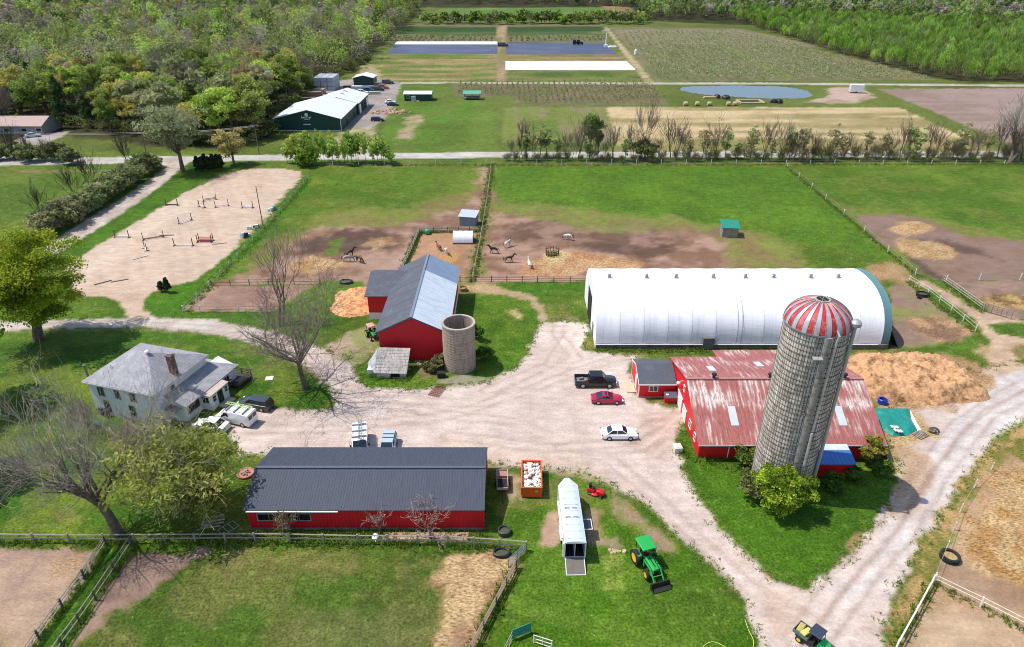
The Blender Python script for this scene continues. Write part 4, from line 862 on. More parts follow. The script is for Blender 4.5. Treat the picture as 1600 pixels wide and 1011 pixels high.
# ---------------------------------------------------------------- farmhouse
def farmhouse():
    rz = math.atan2(-.283, .956)
    t = thing('farmhouse', 'white two storey farmhouse with a grey hip roof and brown chimney', 'house', (-45.1, 71.5, 0), rz)
    hw, hd, ze, zr = 10.6, 9.7, 5.1, 7.95
    wl = pm('white rendered wall', 'd5dbdd', .8, .1, 1.2, 'b9bfc0', (.52, .7), .6)
    b = MB(); b.box(-hw/2-.3, hd/2+.2, 0, hw, hd, ze); b.obj('wall', wl, t)
    o = [(-11.35, -.2, ze+.05), (.15, -.2, ze+.05), (.15, 10.25, ze+.05), (-11.35, 10.25, ze+.05)]
    ra, rb = (-6.9, 4.9, zr), (-4.3, 4.6, zr)
    for nm, P in (('a', [o[0], o[1], rb, ra]), ('b', [o[1], o[2], rb]), ('c', [o[2], o[3], ra, rb]), ('d', [o[3], o[0], ra])):
        r = MB(); plane(r, P, .1)
        A, B = Vector(P[0]), Vector(P[1]); C = Vector(P[2]); D = Vector(P[-1])
        for k in range(1, 13):
            p, q = A.lerp(D if len(P) == 4 else C, k/13.5), B.lerp(C, k/13.5); up = Vector((0, 0, .018)); n_ = (B-A).cross(C-A).normalized(); dn = (D-A if len(P) == 4 else (C-(A+B)/2)).normalized()*.05
            if n_.z < 0: n_ = -n_
            plane(r, [p+n_*.02-dn, q+n_*.02-dn, q+n_*.012+dn, p+n_*.012+dn], .012)
        r.obj('roof', M['shing'], t)
    f = MB()
    for P, Q in ((0, 1), (1, 2), (2, 3), (3, 0)):
        a, c = Vector(o[P]), Vector(o[Q]); m_ = (a+c)/2; d = c-a; f.box(m_.x, m_.y, ze-.16, d.length, .06, .14, rz=math.atan2(d.y, d.x))
    f.obj('eaves', M['trim'], t)
    c = MB(); c.box(-.55, 4.4, ze+.4, .75, .75, 2.7); c.box(-.55, 4.4, ze+3.1, .9, .9, .18); co = c.obj('chimney', M['brick'], t)
    c = MB(); c.box(-.7, 4.4, ze+3.28, .25, .25, .2); c.box(-.35, 4.4, ze+3.28, .25, .25, .2); c.obj('flue', M['stl2'], co)
    v = MB(); v.lathe([(.12, 0), (.3, .12), (.32, .3), (.2, .45), (.02, .5)], 12, (-4.2, 4.5, zr-.02)); v.obj('roof_vent', M['white'], t)
    v = MB(); v.tube((-8.2, 2.0, ze+1.1), (-8.2, 2.0, ze+1.9), .06); v.obj('soil_pipe', M['white'], t)
    p = MB(); p.path([(-11.25, .9, 0), (-11.25, .9, 7.0)], .14, 10); p.lathe([(.1, 0), (.28, .05), (.05, .3)], 10, (-11.25, .9, 6.95)); p.obj('stovepipe', pm('olive pipe', '6d6f5a', .5), t, smooth=True)
    for z, xs_, hh in ((3.15, (-9.0, -6.4, -3.9), 1.25), (.75, (-8.7, -4.6), 1.6)):
        for x in xs_: window(t, x, .18, z, .85 if x != -6.4 else .7, hh, 0, (1, 2), wd=0, fm=pm('grey window trim', '6e6a68', .7))
    window(t, -.28, 3.2, 3.2, .8, 1.35, math.pi/2, (1, 2), wd=0)
    # single-storey wing along the right side, enclosed porch in front of it
    w_ = MB(); w_.yprism([(-.3, 0), (2.15, 0), (2.15, 2.75), (-.3, 3.7)], 1.9, 12.3); w_.obj('wing_wall', wl, t)
    r = MB(); plane(r, [(2.75, 1.6, 2.62), (2.75, 12.6, 2.62), (-.28, 10.3, 3.85), (-.28, 1.6, 3.85)], .1); plane(r, [(2.75, 12.6, 2.62), (-2.3, 12.4, 2.8), (-2.3, 10.2, 3.85), (-.28, 10.3, 3.85)], .1); r.obj('wing_roof', M['shing'], t)
    w_ = MB(); w_.box(-1.4, 11.1, 0, 2.6, 2.4, 2.7); w_.obj('wing_wall', wl, t)
    s = MB(); s.box(1.1, 5.0, 3.28, .8, 1.1, .14, ry=.36); s.obj('skylight', M['stl2'], t)
    a = MB(); plane(a, [(.2, .6, 2.5), (1.9, .75, 2.15), (1.9, 1.85, 2.15), (.2, 1.85, 2.5)], .07); a.obj('awning', M['shingd'], t)
    window(t, 2.2, 3.4, 1.0, 2.1, 1.0, math.pi/2, (3, 1), wd=0, fm=pm('grey window trim', '6e6a68', .7)); window(t, 2.2, 10.2, 1.1, 1.0, .9, math.pi/2, (2, 1), wd=0)
    pw = MB(); pw.box(2.95, 6.75, 0, 1.5, 3.5, 2.35); po = pw.obj('porch', M['white'], t)
    pr = MB(); plane(pr, [(3.85, 4.75, 2.38), (3.85, 8.65, 2.38), (2.1, 8.65, 2.62), (2.1, 4.75, 2.62)], .1); pr.obj('porch_roof', pm('tan felt roof', 'b3a596', .8, .12, 3), po)
    for y, w2, z2, h2 in ((5.6, .7, 1.1, .95), (8.0, .6, 1.2, .9)): window(t, 3.73, y, z2, w2, h2, math.pi/2, (1, 2), wd=0)
    d = MB(); d.box(3.74, 6.8, .15, .1, .95, 1.95); d.obj('door', M['glass'], t)
    window(t, 2.85, 4.98, 1.05, 1.1, 1.0, 0, (2, 1), wd=0)
    st = MB(); st.box(4.4, 7.0, 0, 1.2, 2.2, .25); st.obj('step', M['plank'], t)
    dk = thing('deck', 'dark timber deck with railings at the far end of the white farmhouse', 'deck', (-39.6, 82.3, 0), rz)
    p = MB(); p.box(0, 0, .4, 3.4, 3.2, .12)
    for k in range(10): p.box(-1.53+k*.34, 0, .52, .3, 3.1, .02)
    p.obj('platform', pm('dark stained deck', '3d3835', .8, .2), dk)
    pmt = pm('dark stained post', '3a3532', .8)
    for x in (-1.6, 0, 1.6):
        for y in (-1.5, 1.5): p = MB(); p.box(x, y, 0, .12, .12, 1.4); p.obj('post', pmt, dk)
    p = MB()
    for y in (-1.5, 1.5):
        for z in (.8, 1.1, 1.36): p.box(0, y, z, 3.3, .07, .09)
    for z in (.8, 1.1, 1.36): p.box(1.6, 0, z, .07, 3.0, .09)
    p.obj('railing', pm('dark rail', '4a423d', .8), dk)
farmhouse()
# ---------------------------------------------------------------- vehicles (local: x forward, y left)
def paint(name, c, var=.03): return pm(name, c, .3, var, 1, coat=.5)
TYRE = pm('tyre rubber', '202022', .85, .15, 6); RIM = pm('wheel rim', 'b8babc', .35, .05, metal=.6); RIMY = pm('yellow wheel', 'e0b030', .5, .08)
GLS = pm('tinted glass', '1c2830', .06, .05, spec=.9); LAMP = pm('headlamp', 'e8ebee', .15); TAIL = pm('tail lamp', '9a1414', .25)
def wheel(par, x, y, r, w=.22, rim=None):
    t = MB(); t.lathe([(r*.6, -w/2), (r*.95, -w/2), (r, -w*.35), (r, w*.35), (r*.95, w/2), (r*.6, w/2), (r*.6, -w/2)], 20, (x, y, r), axis='Y')
    o = t.obj('wheel', TYRE, par, smooth=True)
    m = MB(); m.lathe([(.01, -w*.42), (r*.6, -w*.45), (r*.62, 0), (r*.6, w*.45), (.01, w*.42)], 16, (x, y, r), axis='Y'); m.obj('rim', rim or RIM, o, smooth=True)
def body_loft(st, W, name, mat, par, zl=.22):
    """st: (x, width factor, top z)"""
    secs = []
    for x, k, z in st:
        h = W/2*k
        secs.append([(x, -h*.94, zl), (x, -h, zl+.18), (x, -h, zl+(z-zl)*.62), (x, -h*.95, z-.06), (x, -h*.8, z), (x, h*.8, z), (x, h*.95, z-.06), (x, h, zl+(z-zl)*.62), (x, h, zl+.18), (x, h*.94, zl)])
    b = MB(); b.loft(secs); return b.obj(name, mat, par, smooth=True)
def cabin(par, W, zb, zr, rb, rr, fr, fb, mat, glass=GLS, kb=.88, kr=.68, pillars=(0,), sunroof=False):
    hb, hr = W/2*kb, W/2*kr
    g = MB()
    B = [(rb, -hb, zb-.08), (fb, -hb*.95, zb-.08), (fb, hb*.95, zb-.08), (rb, hb, zb-.08)]; R = [(rr, -hr, zr-.05), (fr, -hr, zr-.05), (fr, hr, zr-.05), (rr, hr, zr-.05)]
    g.add(B+R, [(3, 2, 1, 0), (4, 5, 6, 7), (0, 1, 5, 4), (1, 2, 6, 5), (2, 3, 7, 6), (3, 0, 4, 7)]); g.obj('window', glass, par)
    r = MB(); c = .12
    r.prism([(rr-.06, -hr+c), (rr-.03, -hr-.01), (fr+.02, -hr-.01), (fr+.06, -hr+c), (fr+.06, hr-c), (fr+.02, hr+.01), (rr-.03, hr+.01), (rr-.06, hr-c)], zr-.06, zr)
    for s in (-1, 1):
        r.path([(rb, s*hb, zb-.05), (rr, s*hr, zr-.03)], .05, 5); r.path([(fb, s*hb*.95, zb-.05), (fr, s*hr, zr-.03)], .045, 5)
        for q in pillars:
            r.path([(rb+(fb-rb)*(.5+q), s*(hb+.0), zb-.06), (rr+(fr-rr)*(.5+q), s*(hr+.01), zr-.03)], .045, 5)
    ro = r.obj('roof', mat, par)
    if sunroof:
        s = MB(); s.box(rr+(fr-rr)*.62, 0, zr, (fr-rr)*.45, hr*1.5, .012); s.obj('sunroof', GLS, ro)
def lights(par, L, W, z, xf=None):
    for s in (-1, 1):
        m = MB(); m.box((xf or L/2)-.1, s*W*.36, z, .16, .34, .13); m.obj('headlight', LAMP, par)
        m = MB(); m.box(-L/2+.06, s*W*.38, z+.08, .1, .3, .14); m.obj('tail_light', TAIL, par)
def car(name, label, cat, px, py, rz, mat, L=4.6, W=1.82, H=1.43, kind='sedan', group=None, sunroof=False):
    p = at(px, py); t = thing(name, label, cat, (p.x, p.y, 0), rz, group)
    zb = H*.64; h = L/2
    if kind in ('sedan', 'coupe'):
        st = [(-h, .72, .62), (-h+.12, .86, zb-.02), (-h+.75, .97, zb+.02), (-.4, 1, zb), (h*.42, 1, zb-.02), (h*.75, .95, zb-.12), (h-.15, .82, zb-.25), (h, .66, .5)]
        body_loft(st, W, 'body', mat, t)
        if kind == 'sedan': cabin(t, W, zb, H, -h+.62, -h+1.35, h*.12, h*.46, mat, sunroof=sunroof)
        else: cabin(t, W, zb, H, -h+.5, -h+1.55, h*.02, h*.42, mat, sunroof=sunroof)
    elif kind in ('suv', 'wagon'):
        st = [(-h, .84, .62), (-h+.08, .95, zb), (-.4, 1, zb), (h*.46, 1, zb), (h*.8, .95, zb-.08), (h-.1, .85, zb-.2), (h, .72, .5)]
        body_loft(st, W, 'body', mat, t)
        cabin(t, W, zb, H, -h+.12, -h+.45, h*.2, h*.5, mat, kr=.74, pillars=(-.18, .18))
    wb = L*.29; r = .33 if kind in ('sedan', 'coupe') else .37
    for x in (wb, -wb):
        for s in (-1, 1): wheel(t, x, s*(W/2-.1), r)
    lights(t, L, W, zb-.32)
    for s in (-1, 1):
        m = MB(); m.box(h*.36, s*(W/2+.06), zb-.02, .14, .18, .13); m.obj('mirror', mat, t)
    return t
W_ = paint('white car paint', 'eef0f2')
car('car', 'white sedan parked alone on the pale gravel below the pink-red coupe', 'car', 967, 682, 0, W_)
car('car', 'pink-red coupe with dark roof windows parked below the black pickup', 'car', 948, 627, 0, paint('raspberry car paint', 'a0123c'), 4.35, 1.8, 1.3, 'coupe', sunroof=True)
def pickup():
    p = at(930, 601); t = thing('pickup_truck', 'black crew cab pickup truck parked on the gravel', 'pickup', (p.x, p.y, 0))
    bl = paint('black truck paint', '101218'); L, W = 5.9, 2.0; h = L/2
    body_loft([(-1.0, .98, 1.15), (0, 1, 1.15), (1.2, 1, 1.13), (2.3, .96, 1.08), (2.85, .86, .98), (2.95, .75, .7)], W, 'body', bl, t, .4)
    cabin(t, W, 1.14, 1.9, -.98, -.82, .85, 1.5, bl, kr=.78, kb=.94, pillars=(-.05,))
    b = MB()
    for s in (-1, 1): b.box(-1.98, s*(W/2-.06), .45, 1.94, .12, .72)
    b.box(-2.92, 0, .5, .08, W-.06, .66); b.box(-1.03, 0, .5, .06, W-.2, .66); b.box(-1.98, 0, .62, 1.9, W-.2, .06); bo = b.obj('bed', bl, t)
    l = MB(); l.box(-1.98, 0, .69, 1.8, W-.4, .03); l.obj('bed_liner', M['steel'], bo)
    bu = MB(); bu.box(2.95, 0, .45, .14, 1.8, .22); bu.obj('bumper', RIM, t); bu = MB(); bu.box(-2.98, 0, .45, .14, 1.8, .18); bu.obj('bumper', RIM, t)
    for x in (1.9, -1.85):
        for s in (-1, 1): wheel(t, x, s*.9, .42, .28)
    lights(t, L, W, .78)
    for s in (-1, 1): m = MB(); m.box(1.05, s*1.12, 1.12, .16, .22, .2); m.obj('mirror', bl, t)
    for (x, y, c, lb, nm, s) in ((-2.0, .3, '6f7378', 'grey tool box lying in the bed of the black pickup', 'tool_box', (.8, .4, .3)), (-1.35, -.1, '9a6a5c', 'brown sack lying in the bed of the black pickup', 'sack', (.5, .6, .3))):
        m = MB(); m.box(x, y, .72, *s, rz=.3, top=.8); o = m.obj(nm, pm(nm, c, .8), bevel=.05); o.location = (p.x, p.y, 0); tag(o, lb, nm.replace('_', ' '))
pickup()
def van(px0, py0, px1, py1, label, ladder=True, name='van', group=None):
    a, b = at(px0, py0), at(px1, py1); d = a-b; rz = math.atan2(d.y, d.x); c = (a+b)/2
    t = thing(name, label, 'van', (c.x, c.y, 0), rz, group); L, W = 5.3, 1.95
    body_loft([(-2.65, .95, 1.6), (-2.6, .98, 2.0), (-2, 1, 2.05), (.7, 1, 2.05), (.95, .99, 2.0), (1.62, .97, 1.18), (2.45, .9, .98), (2.62, .8, .8)], W, 'body', W_, t, .3)
    g = MB(); g.slab([(1.02, -.78, 1.93), (1.6, -.8, 1.24), (1.6, .8, 1.24), (1.02, .78, 1.93)][::-1], .04); g.xf(Matrix.Translation((.05, 0, .03))); g.obj('windscreen', GLS, t)
    for s in (-1, 1):
        g = MB(); g.add([(.35, s*.985, 1.2), (1.35, s*.955, 1.2), (.98, s*.955, 1.8), (.35, s*.985, 1.8)], [(0, 1, 2, 3)] if s < 0 else [(3, 2, 1, 0)]); g.obj('side_window', GLS, t, fix=False)
        g = MB(); g.box(-2.66, s*.42, 1.15, .04, .7, .55); g.obj('rear_window', GLS, t)
        m = MB(); m.box(1.2, s*1.1, 1.2, .14, .2, .24); m.obj('mirror', M['black'], t)
    for x in (1.75, -1.6):
        for s in (-1, 1): wheel(t, x, s*.88, .36)
    lights(t, 5.3, W, .72, 2.6)
    if ladder:
        r = MB()
        for x in (-1.9, -.6, .6): r.box(x, 0, 2.05, .06, 1.8, .22)
        for s in (-1, 1): r.box(-.6, s*.85, 2.24, 3.0, .05, .05)
        r.obj('roof_rack', M['steel'], t)
    return t, c, rz
t_, c_, rz_ = van(347, 653, 394, 663, 'white work van with a roof rack beside the farmhouse')
l_ = MB()
for s in (-.2, .2): l_.box(0, s, 0, 3.9, .06, .09)
for k in range(12): l_.box(-1.8+k*.33, 0, .02, .05, .4, .05)
lo_ = l_.obj('ladder', pm('lime green ladder', 'b8d878', .5)); lo_.rotation_euler = (0, 0, rz_); lo_.location = Vector((c_.x, c_.y, 2.29))+Matrix.Rotation(rz_, 3, 'Z') @ Vector((-.5, -.45, 0)); tag(lo_, 'pale green ladder strapped on the work van by the farmhouse', 'ladder')
lo2 = lo_.copy(); COL.objects.link(lo2)
t_, c_, rz_ = van(564, 711, 564, 688, 'white van with one grey ladder along its roof, behind the long barn', True)
lo2.data = lo_.data.copy(); lo2.data.materials[0] = M['steel']; lo2.rotation_euler = (0, 0, rz_); lo2.location = (c_.x, c_.y+.6, 2.29); tag(lo2, 'grey ladder on the white van behind the long barn', 'ladder')
a_, b_ = at(381, 630), at(420, 637); d_ = a_-b_
car('car', 'dark grey estate car with its bonnet open next to the work van', 'car', 401, 636, math.atan2(d_.y, d_.x), paint('dark grey car paint', '34383e'), 4.7, 1.85, 1.6, 'suv')
a_, b_ = at(312, 663), at(352, 669); d_ = a_-b_
car('car', 'old white saloon car half hidden by the willow near the farmhouse', 'car', 332, 669, math.atan2(d_.y, d_.x), paint('dull white car paint', 'd6d6d0'), 4.7, 1.8, 1.42, 'sedan')
t_ = car('car', 'pale blue-silver wagon with two roof bars behind the long barn', 'car', 607, 703, -math.pi/2, paint('silver blue car paint', '9fb4c4'), 4.5, 1.8, 1.6, 'wagon')
for x in (-.4, -1.1): m_ = MB(); m_.box(x, 0, 1.63, .07, 1.4, .06); m_.obj('roof_bar', M['black'], t_)
car('car', 'dark car at the grass edge nearest the big green building', 'car', 590, 189, 0, paint('navy car paint', '141a2a'), 4.8, 1.9, 1.6, 'suv')
car('car', 'dark blue car behind the gravel heap at the grass edge', 'car', 614, 165, 0, paint('blue black car paint', '1a2440'), 4.7, 1.9, 1.5, 'sedan')
car('car', 'white car parked next to the blue one on the far yard', 'car', 610, 161.5, 0, W_, 4.5, 1.8, 1.5, 'sedan')
car('car', 'silver car in front of the house with the pinkish roof', 'car', 52, 214, .5, paint('silver paint', 'b8c0c8'), 4.6, 1.8, 1.5, 'sedan')
for i_, (px, py, c, k, lb) in enumerate(((546, 141, '8a3a34', 'suv', 'rust red van in the far storage yard'), (594, 136, '6a2c2c', 'suv', 'dark red truck by the small green building'), (606, 131, '4a4030', 'suv', 'brown truck at the back of the far yard'), (575, 144, '2a3c66', 'suv', 'blue truck in the far storage yard'), (566, 147.5, 'd8dada', 'sedan', 'white car low in the far storage yard'), (590, 142, '2c2c2e', 'suv', 'black jeep in the far storage yard'), (570, 131, '202020', 'suv', 'black trailer left of the small green building'), (598, 139, 'a85a48', 'sedan', 'orange-brown flatbed in the far yard'))):
    car('truck', lb, 'truck', px, py, .1*(i_ % 3), paint('yard paint %d' % i_, c), 5.6, 2.2, 2.1, k, 'vehicles in the far yard')
# ---------------------------------------------------------------- horse trailer
def horse_trailer():
    t = thing('horse_trailer', 'long white horse trailer with its rear ramp lowered on the lawn', 'trailer', (6.3, 49.3, 0), .02)
    wt = pm('trailer aluminium', 'd4dae2', .35, .05, 1, metal=.2); W, L, H = 2.1, 8.2, 2.65; z0 = .55
    w = MB(); w.box(-W/2, L/2, z0, .06, L, H-z0); w.box(W/2, L/2, z0, .06, L, H-z0); w.box(0, L/2, z0, W-.06, L, .1)
    w.slab([(-W/2, L, z0), (-.35, L+1.05, z0), (-.35, L+1.05, H), (-W/2, L, H)], .06); w.slab([(.35, L+1.05, z0), (W/2, L, z0), (W/2, L, H), (.35, L+1.05, H)], .06); w.box(0, L+1.05, z0, .72, .06, H-z0)
    w.obj('wall', wt, t)
    r = MB(); xs = [-1.08, -.85, -.4, .4, .85, 1.08]; zz = [H-.02, H+.1, H+.16, H+.16, H+.1, H-.02]
    secs = []
    for y, k in ((-.06, 1), (L-.1, 1), (L+.6, .66), (L+1.0, .44), (L+1.12, .34)): secs.append([(x*k, y, z) for x, z in zip(xs, zz)]+[(1.08*k, y, H-.06), (-1.08*k, y, H-.06)])
    r.loft(secs); ro = r.obj('roof', pm('trailer roof', 'ccd6e4', .4, .05, 1, metal=.25), t, smooth=True)
    for y in (3.3, 4.6):
        for x in (-.42, .35): v = MB(); v.box(x, y, H+.16, .5, .12, .06); v.obj('roof_vent', M['steel'], ro)
    for k in range(9): s = MB(); s.box(0, .4+k*.95, H+.155, 1.5, .03, .025); s.obj('seam', M['stl2'], ro)
    d = MB(); d.box(0, .9, z0+.1, .05, 1.8, 1.7); d.obj('partition', wt, t)
    m = MB(); m.box(0, L/2, z0+.1, W-.2, L-.1, .04); m.obj('shaded_floor_mat', M['dark'], t)  # near-black colour paints in the shade on the trailer floor
    b = MB(); b.box(0, 2.0, z0+.1, W-.12, .06, H-z0-.2); b.obj('shaded_bulkhead', M['dark'], t)  # dark wall across the inside stands in for the shaded interior
    f = MB(); 
    for x in (-1, 1): f.box(x*(W/2-.02), -.03, z0, .12, .12, H-z0)
    f.box(0, -.03, H-.12, W, .12, .14); f.obj('rear_frame', wt, t)
    rp = MB(); rp.slab([(-.92, -.05, z0+.06), (-.92, -1.75, .05), (.92, -1.75, .05), (.92, -.05, z0+.06)], .05); po = rp.obj('ramp', pm('ramp rubber', '6a625c', .9, .15), t)
    e = MB()
    for x in (-.95, .95): e.slab([(x-.04, -.05, z0+.09), (x-.04, -1.8, .08), (x+.04, -1.8, .08), (x+.04, -.05, z0+.09)], .09)
    e.box(0, -1.79, .02, 1.98, .08, .08); e.obj('ramp_edge', wt, po)
    a = MB(); a.tube((-W/2-.16, .9, 2.25), (-W/2-.16, 6.2, 2.25), .12, n=8); a.box(-W/2-.08, .15, .6, .14, .3, 1.9); a.obj('awning', M['trim'], t, smooth=True)
    for y in (2.6, 3.5):
        for s_ in (-1, 1):
            q = MB(); q.lathe([(.2, -.12), (.38, -.12), (.4, 0), (.38, .12), (.2, .12)], 18, (s_*(W/2+.02), y, .4), axis='X'); q.obj('wheel', TYRE, t, smooth=True)
    for s_ in (-1, 1): q = MB(); q.box(s_*(W/2+.1), 3.05, .82, .26, 2.1, .06); q.obj('fender', wt, t)
    h = MB(); h.path([(-.6, L+.5, .5), (0, L+2.9, .5), (.6, L+.5, .5)], .05); h.tube((0, L+2.8, 0), (0, L+2.8, .7), .06); h.obj('hitch', M['steel'], t)
    w = MB(); w.box(W/2+.62, 3.6, 1.45, .95, 1.5, .04); wo = w.obj('window', M['trim'], t); w = MB(); w.box(W/2+.62, 3.6, 1.492, .78, 1.32, .02); w.obj('pane', GLS, wo)
    w = MB(); w.box(W/2+.12, 3.6, 1.44, .2, 1.2, .03); w.obj('hinge', M['steel'], wo)
horse_trailer()
# ---------------------------------------------------------------- tractors
GRN = pm('tractor green', '1f9a44', .4, .08, 1, coat=.3); DKM = pm('dark machine parts', '1a1c1a', .6, .2)
def tractor(label, px, py, rz, roof=GRN, hood=GRN, loader=True, s=1.0):
    p = at(px, py); t = thing('tractor', label, 'tractor', (p.x, p.y, 0), rz)
    t.scale = (s,)*3
    b = MB(); b.box(.3, 0, .55, 2.9, .55, .4); b.box(-.55, 0, .5, 1.0, .8, .55); b.obj('chassis', DKM, t)
    h = MB(); h.loft([[(x, -w, .9), (x, -w, z-.1), (x, -w*.7, z), (x, w*.7, z), (x, w, z-.1), (x, w, .9)] for x, w, z in ((.1, .36, 1.5), (1.2, .36, 1.45), (1.65, .33, 1.36), (1.75, .28, 1.2))]); ho = h.obj('hood', hood, t, smooth=True)
    g = MB(); g.box(1.74, 0, .9, .06, .5, .4); g.obj('grille', DKM, ho)
    g = MB(); g.box(.8, 0, 1.475, 1.2, .1, .02); g.obj('hood_vent', DKM, ho)
    e = MB(); e.tube((.95, .3, 1.4), (.95, .3, 2.1), .05); e.obj('exhaust', DKM, t)
    for s_ in (-1, 1):
        f = MB(); f.box(-.75, s_*.72, 1.35, 1.1, .42, .08); f.box(-.2, s_*.72, .9, .08, .42, .5); f.obj('fender', GRN, t)
        wheel(t, -.75, s_*.82, .78, .45, RIMY); wheel(t, 1.25, s_*.72, .5, .3, RIMY)
    s1 = MB(); s1.box(-.75, 0, 1.05, .5, .5, .14); s1.box(-1.0, 0, 1.1, .12, .5, .5); s1.obj('seat', M['black'], t)
    w = MB(); w.lathe([(.16, 0), (.19, .02), (.16, .04)], 14, (-.2, 0, 1.6)); w.tube((-.2, 0, 1.6), (0, 0, 1.3), .03); w.obj('steering_wheel', M['black'], t)
    q = MB()
    for x in (-1.25, .0):
        for s_ in (-1, 1): q.tube((x, s_*.6, 1.2), (x, s_*.6, 2.45), .045)
    q.obj('cab_frame', DKM, t)
    r = MB(); r.loft([[(x, -w, z), (x, w, z), (x, w, z+.1), (x, w-.08, z+.16), (x, -w+.08, z+.16), (x, -w, z+.1)] for x, w, z in ((-1.42, .66, 2.42), (-1.35, .72, 2.44), (.2, .72, 2.44), (.28, .66, 2.42))]); r.obj('roof', roof, t)
    if loader:
        l = MB()
        for s_ in (-1, 1): l.path([(.25, s_*.5, 1.25), (1.5, s_*.5, 1.25), (2.1, s_*.5, .75), (2.5, s_*.5, .35)], .07, 6); l.box(.3, s_*.5, .6, .16, .12, .75)
        l.tube((2.0, -.5, .85), (2.0, .5, .85), .05); l.obj('loader_arms', GRN, t)
        k = MB(); k.xprism([(-.0, .0), (0, .0)], 0, .01) if False else None
        k.yprism([(2.5, .08), (3.15, .06), (3.15, .1), (2.62, .14), (2.58, .65), (2.48, .68)], -.95, .95)
        for s_ in (-1, 1): k.yprism([(2.5, .08), (3.15, .06), (2.6, .66)], s_*.95-.02, s_*.95+.02)
        k.obj('bucket', DKM, t)
tractor('bright green tractor with a canopy and front loader on the lawn', 1010, 885, math.radians(-72), s=1.05)
tractor('green tractor with a faded red canopy tucked beside the tall red barn', 582, 527, math.radians(-60), roof=pm('faded red canopy', 'c08a86', .7), loader=False, s=.8)
def mower():
    p = at(931, 772); t = thing('riding_mower', 'small red riding mower at the edge of the gravel', 'mower', (p.x, p.y, 0), math.radians(-30)); rd = pm('mower red', 'c4141e', .35, .05, coat=.4)
    h = MB(); h.loft([[(x, -w, .35), (x, -w, z-.1), (x, -w*.6, z), (x, w*.6, z), (x, w, z-.1), (x, w, .35)] for x, w, z in ((.15, .32, .85), (.6, .33, .83), (.95, .28, .7), (1.02, .2, .55))]); h.obj('hood', rd, t, smooth=True)
    d = MB(); d.lathe([(.05, 0), (.6, 0), (.62, .18), (.4, .26), (.05, .26)], 18, (-.1, 0, .1)); d.obj('mower_deck', rd, t)
    b = MB(); b.box(-.55, 0, .4, .9, .85, .3, top=.85); b.obj('rear_body', rd, t)
    s = MB(); s.box(-.45, 0, .7, .45, .48, .12); s.box(-.7, 0, .75, .12, .46, .5, ry=-.2); s.obj('seat', M['black'], t)
    w = MB(); w.lathe([(.15, 0), (.18, .02), (.15, .04)], 14, (.1, 0, 1.0)); w.tube((.1, 0, 1.0), (.22, 0, .75), .025); w.obj('steering_wheel', M['black'], t)
    for x, r in ((-.6, .26), (.72, .19)):
        for q in (-1, 1): wheel(t, x, q*.42, r, .2)
mower()
def utv():
    a, b = at(1248, 992), at(1290, 1022); d = b-a; rz = math.atan2(d.y, d.x); c = (a+b)/2
    t = thing('utility_vehicle', 'green farm utility vehicle with a black canopy on the gravel track', 'utility vehicle', (c.x, c.y, 0), rz)
    b = MB(); b.box(-.05, 0, .4, 2.7, 1.2, .18); b.obj('chassis', DKM, t)
    h = MB(); h.loft([[(x, -w, .5), (x, -w, z-.08), (x, -w*.7, z), (x, w*.7, z), (x, w, z-.08), (x, w, .5)] for x, w, z in ((.6, .66, 1.05), (1.1, .62, .95), (1.4, .5, .75))]); h.obj('hood', pm('bright green hood', '12b04a', .35, .05, coat=.4), t, smooth=True)
    k = MB()
    for s in (-1, 1): k.box(-.95, s*.66, .7, 1.35, .06, .36)
    k.box(-1.62, 0, .7, .06, 1.36, .36); k.box(-.3, 0, .7, .06, 1.3, .36); k.box(-.95, 0, .66, 1.35, 1.32, .05); k.obj('cargo_box', pm('dull green box', '4d6a5c', .5, .1), t)
    s = MB(); s.box(.02, 0, .6, .5, 1.2, .3); s.box(-.2, 0, .8, .12, 1.2, .5); s.obj('seat', M['black'], t)
    for x, x2 in ((-.25, -.2), (.75, .5)):
        for s in (-1, 1): f = MB(); f.tube((x, s*.64, .7), (x2, s*.6, 1.88), .035); f.obj('canopy_post', DKM, t)
    r = MB(); r.box(.16, 0, 1.86, 1.1, 1.34, .09); r.obj('canopy', pm('navy canopy', '2a3346', .6, .15), t, bevel=.04)
    w = MB(); w.lathe([(.14, 0), (.17, .02), (.14, .04)], 14, (.45, .3, 1.1)); w.tube((.45, .3, 1.1), (.65, .3, .85), .025); w.obj('steering_wheel', M['black'], t)
    for x in (-.95, .95):
        for q in (-1, 1): wheel(t, x, q*.66, .32, .26, RIMY)
    R = Matrix.Rotation(rz, 4, 'Z')
    for x, y, a, lb, cc in ((-1.25, 0, .1, 'greenish hay bale at the back of the utility vehicle', 'a89a60'), (-.72, -.08, -.2, 'yellow hay bale just behind the black canopy', 'd8b868')):
        m = MB(); m.box(0, 0, 0, .5, 1.05, .42); o = m.obj('hay_bale', pm('baled hay '+cc, cc, .95, .3, 9, bump=.6), bevel=.05); o.location = Vector((c.x, c.y, .72))+(R @ Vector((x, y, 0))); o.rotation_euler = (0, 0, rz+a); tag(o, lb, 'hay bale', 'hay bales on the utility vehicle')
utv()
